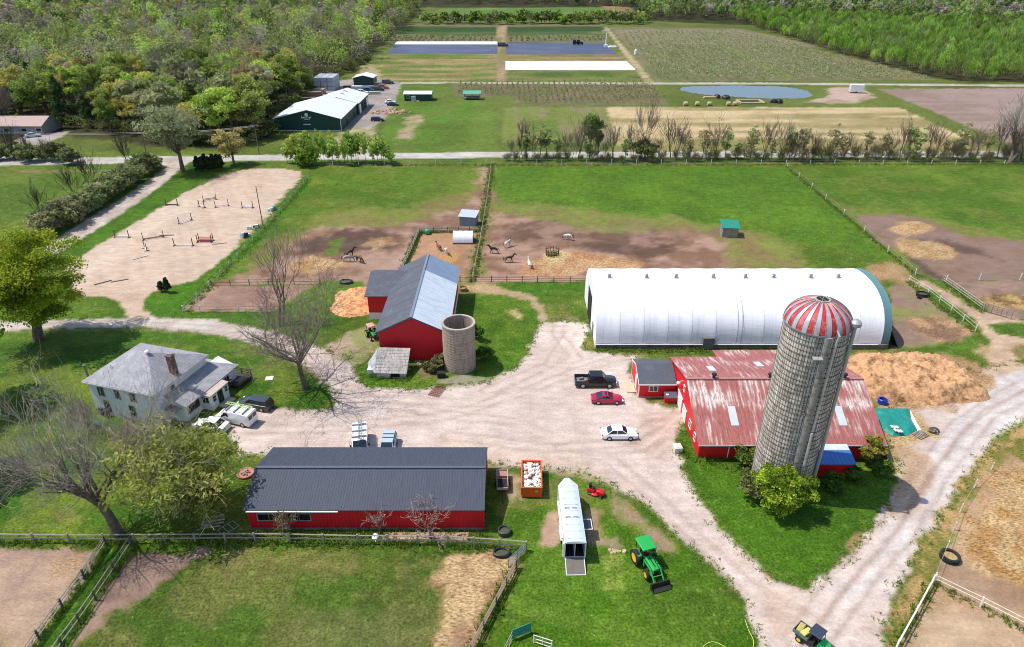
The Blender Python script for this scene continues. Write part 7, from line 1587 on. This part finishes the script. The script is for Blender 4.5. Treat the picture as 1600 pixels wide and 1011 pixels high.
def plant(spec, label, pos, cat='tree', name='tree', group=None, rz=0.0, s=1.0, color=None):
    crown, b, bark = spec; t = thing(name, label, cat, pos, rz, group); t.scale = (s,)*3 if not hasattr(s, '__len__') else s
    b.obj('trunk' if cat == 'tree' else 'stem', bark, t, smooth=True, fix=False)
    c = bpy.data.objects.new('crown' if cat == 'tree' else 'foliage', crown); COL.objects.link(c); c.parent = t
    if color: c.color = (*lin(color), 1)
    return t
# --- single trees of the farm
plant(leafy(1, 19.2, 9.6, 2.2, 95, 460, .26, lr=.23, tone=.3, col='84982a', col2='acb236', tr=.6, limbs=26, lean=(3.2, 0)), 'large yellow-green maple at the left edge beside the farm drive', at(60, 530))
plant(leafy(2, 15, 6.4, 2.5, 50, 200, .42, lr=.28, col='4f6d1e', col2='6c862a', tr=.5), 'dark green tree cut off by the left edge, above the lawn', at(-52, 640))
plant(leafy(3, 14, 6.0, 2.5, 40, 180, .42, lr=.28, col='4f6a22', col2='647c2c', tr=.5), 'dark green tree lower down at the left edge', at(-85, 755))
plant(bare(4, 14.5, .34, (9, 6, 6, 5), 1.15, .34, lean=(-.06, 0, 1), tmin=.017, up=.06, l0=.56, tcol='7d7268', tcol2='96897c'), 'wide bare tree between the drive and the gravel yard', at(477, 607))
plant(bare(5, 13, .2, (4, 4, 4, 3), .22, .36, tmin=.018, l0=.42, stems=2, tcol='85796e'), 'tall narrow bare tree with several stems behind the wide bare tree', at(441, 508))
plant(bare(6, 16.5, .44, (9, 6, 6, 7), 1.0, .32, l0=.46, lean=(-.3, .1, 1), tmin=.013, tcol='9c9084', tcol2='b8aca0'), 'big dark bare tree leaning over the lower left lawn', at(187, 836))
sp_ = bare(7, 11.5, .3, (7, 5, 5, 4), .75, .2, tmin=.018, droop=.12, tcol='a89c78', tcol2='c4b898', l0=.5)
t_ = plant(sp_, 'olive willow with pale twigs between the farmhouse and the long barn', at(290, 806))
cw, b_, bk_ = leafy(8, 12.2, 7.2, 1.0, 120, 55, .2, lr=.22, tone=.3, col='96a24c', col2='b8b662', asp=2.6); o = bpy.data.objects.new('foliage', cw); COL.objects.link(o); o.parent = t_
cw, b_, bk_ = leafy(9, 5.5, 3.4, .8, 40, 80, .2, lr=.3, col='748030', col2='908a40'); o = bpy.data.objects.new('foliage', cw); COL.objects.link(o); o.parent = t_; o.location = (3.2, -1.5, 0)
plant(bare(10, 6.0, .12, (6, 5, 5, 4), .9, .15, tmin=.022, tcol='9a8a80', tcol2='b4a098'), 'bare grey shrub at the left corner of the farmhouse', at(140, 672), 'shrub', 'shrub')
plant(bare(11, 5.0, .1, (6, 5, 5, 4), .9, .15, tmin=.022, tcol='a08880', tcol2='b89a92'), 'pinkish bare shrub in front of the farmhouse wall', at(212, 700), 'shrub', 'shrub')
plant(bare(12, 3.6, .08, (5, 4, 3, 2), .65, .25, tmin=.02, tcol='a8948a', tcol2='b8a498'), 'small bare tree left of two before the long barn', at(594, 834))
plant(bare(13, 5.0, .1, (6, 4, 4, 2), .7, .25, tmin=.02, tcol='a8948a', tcol2='b8a498'), 'larger of two small bare trees before the long barn', at(672, 842))
plant(bare(14, 3.4, .08, (6, 4, 4, 3), .7, .2, tmin=.024, tcol='8c7a64', tcol2='9c9068'), 'scrubby bush before the barn window and downspout', at(450, 836), 'shrub', 'shrub')
plant(leafy(15, 5.8, 3.6, .1, 110, 190, .17, lr=.2, tone=.4, col='62801e', col2='a8bc3c', tr=.12, limbs=24), 'bright yellow-green bush at the foot of the tall silo', at(1218, 797), 'shrub', 'shrub')
plant(leafy(16, 3.0, 2.2, .2, 20, 90, .28, lr=.36, col='6c7a3a', col2='8a8a5a', tr=.08), 'brownish bush left of the bright green bush at the silo', at(1180, 775), 'shrub', 'shrub')
plant(leafy(17, 3.4, 1.7, .2, 22, 110, .26, lr=.36, col='57702a', col2='7a8438', tr=.08), 'olive bush between the silo and the red barn wall', at(1166, 728), 'shrub', 'shrub')
plant(leafy(18, 4.0, 1.6, .2, 22, 110, .26, lr=.36, col='8c8a38', col2='a09448', tr=.08), 'tall yellowish shrub at the right corner of the rusty barn', at(1356, 722), 'shrub', 'shrub')
for i, (px, py, r, lb) in enumerate(((1300, 762, 1.5, 'dark green shrub in the shade right of the silo'), (1335, 748, 1.4, 'green shrub beside the small red lean-to'), (1372, 738, 1.3, 'small leafy shrub at the edge of the shaded lawn'))):
    plant(leafy(20+i, r*1.1, r, .1, 16, 80, .28, lr=.4, col='486a22', col2='64842e', tr=.06), lb, at(px, py), 'shrub', 'shrub')
for i, (px, py, r, h, lb) in enumerate(((688, 574, 1.1, 2.6, 'brownish weed bush against the round silo'), (672, 580, 1.2, 1.4, 'low weeds at the foot of the tall red barn'), (755, 560, 1.8, 2.2, 'dark ivy-like bush right of the round silo'), (745, 530, 1.3, 3.0, 'green bush behind the round silo'))):
    plant(leafy(30+i, h, r, .1, 16, 80, .26, lr=.4, col='6c7040' if i < 2 else '42621e', col2='8a8458' if i < 2 else '587a28', tr=.06), lb, at(px, py), 'shrub', 'shrub')
plant(leafy(40, 19.5, 11.5, 5, 150, 40, .28, 'vase', .2, .25, '8a9268', 'a4a880', tr=.5, asp=2.6, limbs=110), 'tall grey-green elm where the drive meets the road', at(286, 268))
plant(leafy(41, 11.5, 5, 1.5, 60, 60, .3, lr=.26, col='b4ac68', col2='c8b87c', tr=.3, asp=1.8, limbs=24), 'golden willow beside the dark cedar hedge', at(366, 258))
for i, (px, py) in enumerate(((310, 268), (317, 268), (323, 267), (329, 267), (335, 266), (341, 265), (346, 264))):
    c, b, k = leafy(50, 5.6, 1.5, .2, 30, 90, .4, 'cone', .5, .25, '3a4828', '4c5a34', tr=.12) if i == 0 else (c, b, k)
    q = MB(); q.v, q.f, q.m = list(b.v), list(b.f), list(b.m)
    plant((c, q, k), 'dark cedar in the short dense hedge at the top of the sand ring', at(px, py), 'conifer', 'conifer', 'cedars of the hedge', rz=i*1.3, s=(1, 1, random.uniform(.85, 1.1)))
for i, (px, py, h, lb) in enumerate(((253, 456, 2.4, 'smaller of two young conifers on the grass by the ring entrance'), (263, 457, 3.6, 'taller of two young conifers on the grass by the ring entrance'))):
    plant(leafy(60+i, h, .8, .05, 40, 90, .2, 'cone', .6, .2, '3c4a30', '4a583a', tr=.1), lb, at(px, py), 'conifer', 'conifer')
# --- prototypes for the wood and the roadside
def hold(spec, kind='tree'):
    crown, b, bark = spec; t = bpy.data.objects.new('tree' if kind == 'tree' else 'shrub', None)
    tm = b.obj('trunk', bark, smooth=True, fix=False).data; bpy.data.objects.remove(bpy.data.objects['trunk'] if False else [o for o in COL.objects if o.data == tm][0]); return crown, tm
PL = [hold(leafy(100+i, 14+i % 3, 5.2, 3.0, 26, 125, .44, lr=.34, tone=.33)) for i in range(5)]
PV = [hold(leafy(110+i, 15, 5.2, 4, 34, 42, .5, 'vase', .3, .25, asp=2.4, limbs=20)) for i in range(3)]
PC = [hold(leafy(120+i, 15, 3.8, 1, 34, 46, .6, 'cone', .5, .3)) for i in range(2)]
PB = [hold(bare(130+i, 14, .25, (6, 5, 5, 3), .6, .3, tmin=.04, l0=.45, tcol='b4aaa2', tcol2='d0c8c0')) for i in range(3)]
PS = [hold(bare(140+i, 8, .08, (5, 4, 4), .3, .3, tmin=.03, l0=.5, stems=2, tcol='b4aaa2', tcol2='d0c8c0')) for i in range(3)]
PG = [hold(leafy(150+i, 10, 2.2, 1.5, 26, 36, .42, lr=.36, asp=1.8, tr=.1, limbs=14)) for i in range(3)]
PU = [hold(leafy(160+i, 3.4, 2.4, .1, 22, 60, .34, lr=.36, asp=1.6, tr=.06)) for i in range(3)]
PW = [hold(leafy(170+i, 9, 2.0, 1.2, 30, 16, .3, lr=.34, asp=2.4, tr=.09, limbs=26)) for i in range(3)]
PT = [hold(bare(180+i, 3.6, .05, (5, 5, 4), .7, .12, tmin=.03, l0=.62, stems=4, tcol='b4aa98', tcol2='c8c0ac')) for i in range(3)]
PU2 = [hold(leafy(190+i, 3.4, 2.4, .1, 40, 40, .24, lr=.3, asp=2.2, tr=.06, limbs=24)) for i in range(3)]
def inst(pr, pos, rz, s, color, label, cat='tree', name='tree', group=None, twig=False):
    crown, tm = pr; t = thing(name, label, cat, pos, rz, group); t.scale = s if hasattr(s, '__len__') else (s, s, s)
    a = bpy.data.objects.new('trunk' if cat == 'tree' else 'stem', tm); COL.objects.link(a); a.parent = t
    c = bpy.data.objects.new('crown' if cat == 'tree' else 'foliage', crown); COL.objects.link(c); c.parent = t; c.color = (*lin(color), 1); return t
KINDS = [('olive', 'olive green leafy tree', ('8a9c48', '7e9244', '949e50'), PL, .36), ('spring', 'fresh spring-green tree', ('9cb850', '92b04a', 'aac054'), PL, .1), ('yellow', 'yellow-green flowering tree', ('bcb460', 'c4bc66', 'b0aa58'), PL, .08), ('bronze', 'bronze-brown budding tree', ('a08a60', '948058', 'aa9470'), PL, .08),
         ('haze', 'thin grey-green tree just leafing out', ('a0a474', 'a8a67c', '969c6a'), PV, .17), ('bare', 'bare grey twiggy tree', ('c4bcb4', 'b8aea6', 'd0c6bc'), PB, .13), ('dark', 'dark green conifer-like tree', ('46602e', '4e6636', '40582c'), PC, .08)]
WOOD = [(-900, 232), (-300, 222), (0, 205), (60, 196), (150, 207), (215, 216), (240, 226), (300, 231), (345, 231), (395, 226), (425, 206), (428, 182), (465, 158), (505, 128), (545, 112), (575, 92), (602, 72), (640, 36), (662, 8), (690, -12), (760, -38), (-1500, -38)]
rw = random.Random(99); WP = [at(*p) for p in WOOD]; WPx = [(p.x, p.y) for p in WP]
def scatter(poly, step, jit, ymax, fr=.86):
    xs = [p[0] for p in poly]; ys = [p[1] for p in poly]; o = []
    y = min(ys); row = 0
    ptsx = []
    while y < min(max(ys), ymax):
        st = step*(1+max(0, y-260)/700); x = max(min(xs), -fr*y-25)+(row % 2)*st/2
        while x < min(max(xs), fr*y+25): ptsx.append((x+rw.uniform(-jit, jit)*st, y+rw.uniform(-jit, jit)*st)); x += st
        y += st*.88; row += 1
    A = np.array(ptsx); return A[sdist(A[:, 0], A[:, 1], poly) > 0]
WT = scatter(WPx, 8.6, .36, 1150)
HUT = [(at(211, 160), 16), (at(218, 156), 14)]
WT = np.array([p for p in WT if all(math.hypot(p[0]-h.x, p[1]-h.y+6) > r for h, r in HUT)])
WT = WT[np.argsort(WT[:, 0]**2+WT[:, 1]**2)]
def pick():
    r = rw.random(); a = 0
    for k in KINDS:
        a += k[4]
        if r < a: return k
    return KINDS[0]
NB = 170
for x, y in WT[:NB]:
    k = pick() if rw.random() > .1 else KINDS[0]; v = rw.uniform(.8, 1.35)
    inst(rw.choice(k[3]), (x, y, 0), rw.uniform(0, 6.28), (v*rw.uniform(.85, 1.15), v*rw.uniform(.85, 1.15), v), rw.choice(k[2]), k[1]+' among the nearer trees of the wood at upper left', group=k[1]+'s in the upper left wood')
def mass(name, pts, kinds, hr, cr, nq, size, label, seed, asp=1.3, vert=None):
    rng = np.random.default_rng(seed); n = len(pts); q = nq
    tint = np.array([lin(kinds[i]) for i in rng.integers(0, len(kinds), n)]); H = rng.uniform(*hr, n); R = rng.uniform(*cr, n)
    nl = 9; LC = rng.normal(size=(n, nl, 3)); LC /= np.linalg.norm(LC, axis=2, keepdims=True); LC *= rng.uniform(.3, .8, (n, nl, 1)); LR = rng.uniform(.28, .5, (n, nl))
    li = rng.integers(0, nl, (n, q)); d = rng.normal(size=(n, q, 3)); d /= np.linalg.norm(d, axis=2, keepdims=True); d[..., 2] = np.abs(d[..., 2])*np.where(rng.random((n, q)) < .8, 1, -1)
    ar = np.arange(n)[:, None]; u = LC[ar, li]+d*LR[ar, li][..., None]
    P = np.stack([pts[:, 0:1]+u[..., 0]*R[:, None], pts[:, 1:2]+u[..., 1]*R[:, None], H[:, None]*(.56+.42*u[..., 2])], -1)
    lt = rng.uniform(.86, 1.14, (n, nl))[ar, li]*rng.uniform(.82, 1.18, (n, q)); C = tint[:, None]*lt[..., None]*rng.uniform(.6, 1.35, (n, 1, 1))
    if vert: k_ = (np.clip(.55-(P[..., 2]/H[:, None]), 0, .35)/.35)[..., None]; C = C*(1-k_)+np.array(lin(vert))*k_*lt[..., None]
    far = np.clip(np.hypot(pts[:, 0], pts[:, 1])/420, .8, 2.2); S = (size*far)[:, None]*np.ones((n, q))
    V, F = quads(P.reshape(-1, 3), d.reshape(-1, 3), S.reshape(-1), rng, asp)
    if vert: Q = P.reshape(-1, 3); an = rng.uniform(0, 6.28, len(Q)); w_ = (S.reshape(-1)*.3)[:, None]; ax = np.stack([np.cos(an), np.sin(an), 0*an], -1)*w_; bz = np.stack([rng.normal(0, .25, len(Q)), rng.normal(0, .25, len(Q)), np.ones(len(Q))], -1)*(S.reshape(-1)*1.2)[:, None]; V = np.stack([Q-ax-bz, Q+ax-bz, Q+ax*.3+bz, Q-ax*.3+bz], 1).reshape(-1, 3)
    me = arrmesh(name, V, F, np.repeat(C.reshape(-1, 3), 4, 0), LEAF)
    o = bpy.data.objects.new(name, me); COL.objects.link(o); tag(o, label, 'woodland', kind='stuff'); return o
TINT = ['96a852', '88a04c', 'a0ac58', '9cba52', 'a2bc5a', '9ea45a', '8e7e5c', '8c9462', '929468', '989282', '989284', '4c6234', '8c9462', '84904e', '94887a']
mass('woodland', WT[NB:], TINT, (11, 24), (4.8, 8.2), 250, .62, 'deep mixed wood filling the upper left corner of the view', 5)
UB = []
for a, b in zip(WOOD[2:15], WOOD[3:16]):
    A_, B_ = at(*a), at(*b)
    for k in range(int((B_-A_).length/1.1)): q = A_.lerp(B_, rw.random()); UB.append((q.x+rw.gauss(0, 1.5), q.y+rw.uniform(0, 9)))
mass('undergrowth', np.array(UB), ['6c7a40', '5f6c3a', '7a7a4c', '84805a', '566434'], (2, 5), (1.6, 3), 60, .5, 'tangled brush along the near edge of the upper left wood', 9)
RW1 = [at(*p) for p in ((1150, 34), (1180, 46), (1240, 64), (1300, 86), (1440, 119), (1500, 129), (1700, 131), (2300, 131), (2300, 60), (1600, 48), (1330, 34), (1170, 22))]
T1 = scatter([(p.x, p.y) for p in RW1], 5.2, .4, 1400, .9); mass('thicket', T1, ['80a43e', '8aaa46', '789a3c', '96b450', '849c4a', '8c985c'], (8, 13.5), (2.4, 3.8), 190, .46, 'bright green young thicket along the right edge of the orchard', 6, 1.8, '8e8468')
fr = np.array([(p[0], p[1]) for p in T1])
RW2 = [at(*p) for p in ((1000, 30), (1150, 32), (1170, 21), (1330, 32), (1600, 46), (2400, 60), (2600, -40), (690, -42), (680, 6), (860, 8), (1000, 12))]
T2 = scatter([(p.x, p.y) for p in RW2], 7.5, .35, 1900, .95); mass('woodland', T2, ['768848', '849250', '6c8044', '8a9658', '94a85c', '949a6c', 'a09a8c', '989284', '546a3c', '869f50'], (12, 19), (4, 6.5), 110, .75, 'far mixed wood behind the thicket along the top of the view', 7)
H1 = np.array([(at(px, py).x, at(px, py).y) for px, py in [(x+rw.uniform(-3, 3), 37+rw.uniform(-2.5, 1.5)) for x in np.linspace(664, 1010, 110)]]); mass('hedgerow', H1, ['54682c', '5f7030', '848a58', '8a9a50', '7c9a34'], (6, 12), (3.5, 6), 90, .8, 'far hedgerow of bushes between the crop fields and the bright meadow', 8)
# --- roadside row and hedges
for i in range(60):
    px = 800+i*13.4+rw.uniform(-5, 5); py = 248+rw.uniform(-3, 4)
    pr, c = (rw.choice(PS), rw.choice(('a49a92', 'b0a498', '948a82'))) if rw.random() < .62 else (rw.choice(PW), rw.choice(('a8b070', 'b0b07c', '9eaa68', 'bcb084')))
    b_ = pr in PS
    inst(pr, at(px, py), rw.uniform(0, 6), rw.uniform(.6, 1.25), c, ('slender bare sapling' if b_ else 'thin olive sapling just leafing out')+' in the scrubby row along the road', group=('bare' if b_ else 'olive')+' saplings along the road')
for i in range(50):
    px = 790+i*16.5+rw.uniform(-5, 5); inst(rw.choice(PT), at(px, 251+rw.uniform(-2, 3)), rw.uniform(0, 6), rw.uniform(.55, 1.0)*(1.25 if px > 1150 else .85), rw.choice(('a4ac74', 'b0b080', 'b8ae90', '9ca866', 'b0a888')), 'low scrub bush under the saplings along the road', 'shrub', 'shrub', 'scrub along the road')
inst(PV[1], at(921, 248), 1, (.55, .55, .98), '8c9c54', 'tall thin green tree with twin trunks in the roadside row')
inst(PV[2], at(934, 248), 2, (.45, .45, .82), '8c9450', 'shorter green companion right of the tall thin roadside tree')
inst(PB[1], at(1008, 249), 1, (.5, .5, 1.1), '9a8e86', 'tall bare tree rising above the roadside row over the straw field')
inst(PU[1], at(1006, 250), 1, 1.7, '76804a', 'round grey-green bush under the tall bare roadside tree', 'shrub', 'shrub')
plant(bare(70, 15, .5, (6, 4, 4, 3), .45, .3, lean=(.35, 0, 1), tmin=.04, l0=.5, stems=2, tcol='9a928a', tcol2='b4aca2'), 'leaning bare grey tree at the right end of the roadside row', at(1576, 254))
inst(PS[0], at(832, 248), 0, .9, '6e5f5c', 'dark bare sapling at the left end of the roadside row'); inst(PS[1], at(813, 250), 2, .85, '5c5048', 'leaning dark sapling leftmost in the roadside row')
for i in range(30):
    px = 452+i*5.6+rw.uniform(-4, 4); inst(rw.choice(PW), at(px, 256+rw.uniform(-4, 3)), rw.uniform(0, 6), (rw.uniform(.5, .9), rw.uniform(.5, .9), rw.uniform(.55, 1.0)*(1.15 if 470 < px < 600 else .8)), rw.choice(('a2bc54', 'acc25c', '98b44e', 'b0be66')), 'bright green sapling in the roadside row in front of the green workshop', group='bright saplings before the workshop')
inst(PL[1], at(464, 256), 0, .62, 'b4c05c', 'rounder yellow-green tree at the left end of the bright saplings'); inst(PU[0], at(478, 259), 0, 1.6, '7c9a34', 'low bright bush at the left end of the bright saplings', 'shrub', 'shrub')
HL = [(-20, 252), (0, 250), (22, 248), (45, 252), (70, 250), (92, 250), (112, 256), (240, 262), (232, 270), (222, 274), (214, 284), (204, 288), (196, 294), (188, 300), (178, 304), (170, 312), (160, 314), (152, 322), (146, 328), (136, 334), (128, 336), (118, 346), (108, 350), (98, 356), (88, 356), (78, 366)]
for i, (px, py) in enumerate(HL):
    c = rw.choice(('848c5c', '8e9264', '7a8454', '9a986e')); inst(rw.choice(PU2), at(px, py), rw.uniform(0, 6), rw.uniform(1.2, 1.8), c, 'dense grey-green bush in the hedge '+('along the left side of the drive' if i > 6 else 'along the road at the far left'), 'shrub', 'shrub', 'bushes of the left hedges')
for i, (px, py, s, lb) in enumerate(((118, 320, 1.05, 'tall bare sapling at the lower end of the drive hedge'), (150, 300, 1.15, 'bare sapling midway along the drive hedge'), (196, 268, 1.1, 'bare dark sapling at the upper end of the drive hedge'), (68, 345, .9, 'bare sapling at the bottom of the drive hedge'), (96, 358, .7, 'short bare sapling nearest the maple in the drive hedge'), (30, 250, 1.1, 'dark bare tree by the road at far left'), (48, 252, .9, 'second dark bare tree by the road at far left'), (82, 254, .8, 'thin bare sapling right of the two dark bare trees by the road'))):
    inst(PS[i % 3], at(px, py), i, s, '7c726a', lb)
# --- rows of young trees
def rows(name, poly, rs, ts, hh, w, cols, label, ang, nq, seed, size):
    P = [at(*p) for p in poly]; PX = [(p.x, p.y) for p in P]; rng = np.random.default_rng(seed); xs = [p[0] for p in PX]; ys = [p[1] for p in PX]; cx, cy = np.mean(xs), np.mean(ys); D = max(max(xs)-min(xs), max(ys)-min(ys))*.75
    a, b = np.meshgrid(np.arange(-D, D, ts), np.arange(-D, D, rs)); a = a.ravel()+rng.uniform(-.3, .3, a.size)*ts; b = b.ravel()+rng.uniform(-.12, .12, b.size)
    X = cx+a*math.cos(ang)-b*math.sin(ang); Y = cy+a*math.sin(ang)+b*math.cos(ang); k = (sdist(X, Y, PX) > 1)&(rng.random(len(X)) < .9); X, Y = X[k], Y[k]; n = len(X)
    H = rng.uniform(*hh, n); u = rng.normal(size=(n, nq, 3)); Pq = np.stack([X[:, None]+u[..., 0]*w, Y[:, None]+u[..., 1]*w, H[:, None]*np.clip(.55+.25*u[..., 2], .1, 1)], -1).reshape(-1, 3)
    V, F = quads(Pq, np.tile(np.array([[0, -.4, .8]]), (len(Pq), 1)), np.full(len(Pq), size), rng, 1.8); C = np.array([lin(cols[i]) for i in rng.integers(0, len(cols), n)]); C = np.repeat(C, nq, 0)*rng.uniform(.7, 1.3, (n*nq, 1))
    o = bpy.data.objects.new(name, arrmesh(name, V, F, np.repeat(C, 4, 0), LEAF)); COL.objects.link(o); tag(o, label, 'crop rows', kind='stuff'); return n
rows('orchard_rows', [(965, 50), (1150, 50), (1240, 68), (1300, 88), (1440, 120), (1470, 125), (1030, 125)], 4.2, 2.2, (1.6, 2.8), .5, ('8c9a64', '98a070', 'a8a484', '7e9058'), 'young orchard planted in rows up to the thicket', math.pi/2-.08, 8, 3, .4)
rows('nursery_rows', [(712, 132), (1015, 132), (1040, 162), (808, 162), (802, 150), (712, 150)], 2.4, 1.1, (1.8, 3.6), .22, ('8a7f68', '98886e', '7c7a50', '8a8a5c'), 'bare young nursery trees standing in rows left of the pond', math.pi/2, 4, 4, .36)
rows('crop_rows', [(610, 57), (775, 57), (775, 65), (606, 65)], 4, 3, (1.2, 2.0), .5, ('7c8050', '8c8a64'), 'short rows of bushes above the left blue-grey field', math.pi/2, 4, 5, .8)
rows('crop_rows', [(792, 57), (945, 57), (948, 64), (792, 65)], 4, 3, (1.2, 2.0), .5, ('7c8050', '8c8a64'), 'short rows of bushes above the right blue-grey field', math.pi/2, 4, 6, .8)
# --- long grass along fences and walls
def tufts():
    rng = np.random.default_rng(12); Ps = []
    def line(pts, w, dens):
        Q = [at(*p) for p in pts]
        for a, b in zip(Q[:-1], Q[1:]):
            n = int((b-a).length*dens); t = rng.random(n)
            for k in t: p = a.lerp(b, k); Ps.append((p.x+rng.normal()*w, p.y+rng.normal()*w))
    for pts, w, dn in (([(-60, 850), (400, 849), (700, 853), (820, 862)], .35, 9), ([(166, 855), (62, 1000), (20, 1060)], .3, 8), ([(206, 856), (98, 1011), (60, 1065)], .3, 8), ([(806, 890), (735, 1022), (700, 1090)], .45, 12), ([(768, 256), (750, 380), (738, 441)], .6, 9), ([(655, 364), (628, 424)], .4, 20), ([(655, 364), (750, 362)], .25, 14), ([(1230, 262), (1430, 430)], .35, 5), ([(482, 280), (406, 366), (288, 487)], .7, 5), ([(480, 259), (1720, 257)], .5, 4), ([(930, 549), (1110, 549)], .4, 8), ([(1456, 914), (1400, 1014)], .35, 7), ([(1457, 914), (1610, 990)], .3, 5), ([(388, 836), (757, 838)], .4, 9), ([(1060, 700), (1093, 722), (1180, 740)], .5, 8), ([(575, 590), (650, 595)], .4, 6), ([(1420, 442), (1524, 519)], .6, 9), ([(1474, 442), (1536, 488)], .6, 8)): line(pts, w, dn)
    NY = [len(Ps)]
    line(YARD[:50], .4, 4); line(YARD[51:], .4, 4)
    P2 = np.array(Ps); n = len(P2); HS = np.where(np.arange(n) >= NY[0], .38, 1.0); k = 7; P = np.repeat(P2, k, 0)+rng.normal(size=(n*k, 2))*.14; h = rng.uniform(.18, .55, n*k)*np.repeat(HS, k); a = rng.uniform(0, 6.28, n*k); w = rng.uniform(.03, .07, n*k); lx = rng.normal(size=n*k)*.15; ly = rng.normal(size=n*k)*.15
    dx, dy = np.cos(a)*w, np.sin(a)*w; z = np.zeros(n*k)
    V = np.stack([np.stack([P[:, 0]-dx, P[:, 1]-dy, z], -1), np.stack([P[:, 0]+dx, P[:, 1]+dy, z], -1), np.stack([P[:, 0]+lx+dx*.3, P[:, 1]+ly+dy*.3, h], -1), np.stack([P[:, 0]+lx-dx*.3, P[:, 1]+ly-dy*.3, h], -1)], 1).reshape(-1, 3)
    t = np.repeat(rng.uniform(0, 1, n), k)[:, None]; C = (np.array(lin('4c7a1c'))*(1-t)+np.array(lin('8a9448'))*t)*rng.uniform(.7, 1.3, (n*k, 1))
    o = bpy.data.objects.new('long_grass', arrmesh('long_grass', V, np.arange(n*k*4).reshape(-1, 4), np.repeat(C, 4, 0), LEAF)); COL.objects.link(o); tag(o, 'long grass growing along the fences and walls', 'grass', kind='stuff')
tufts()
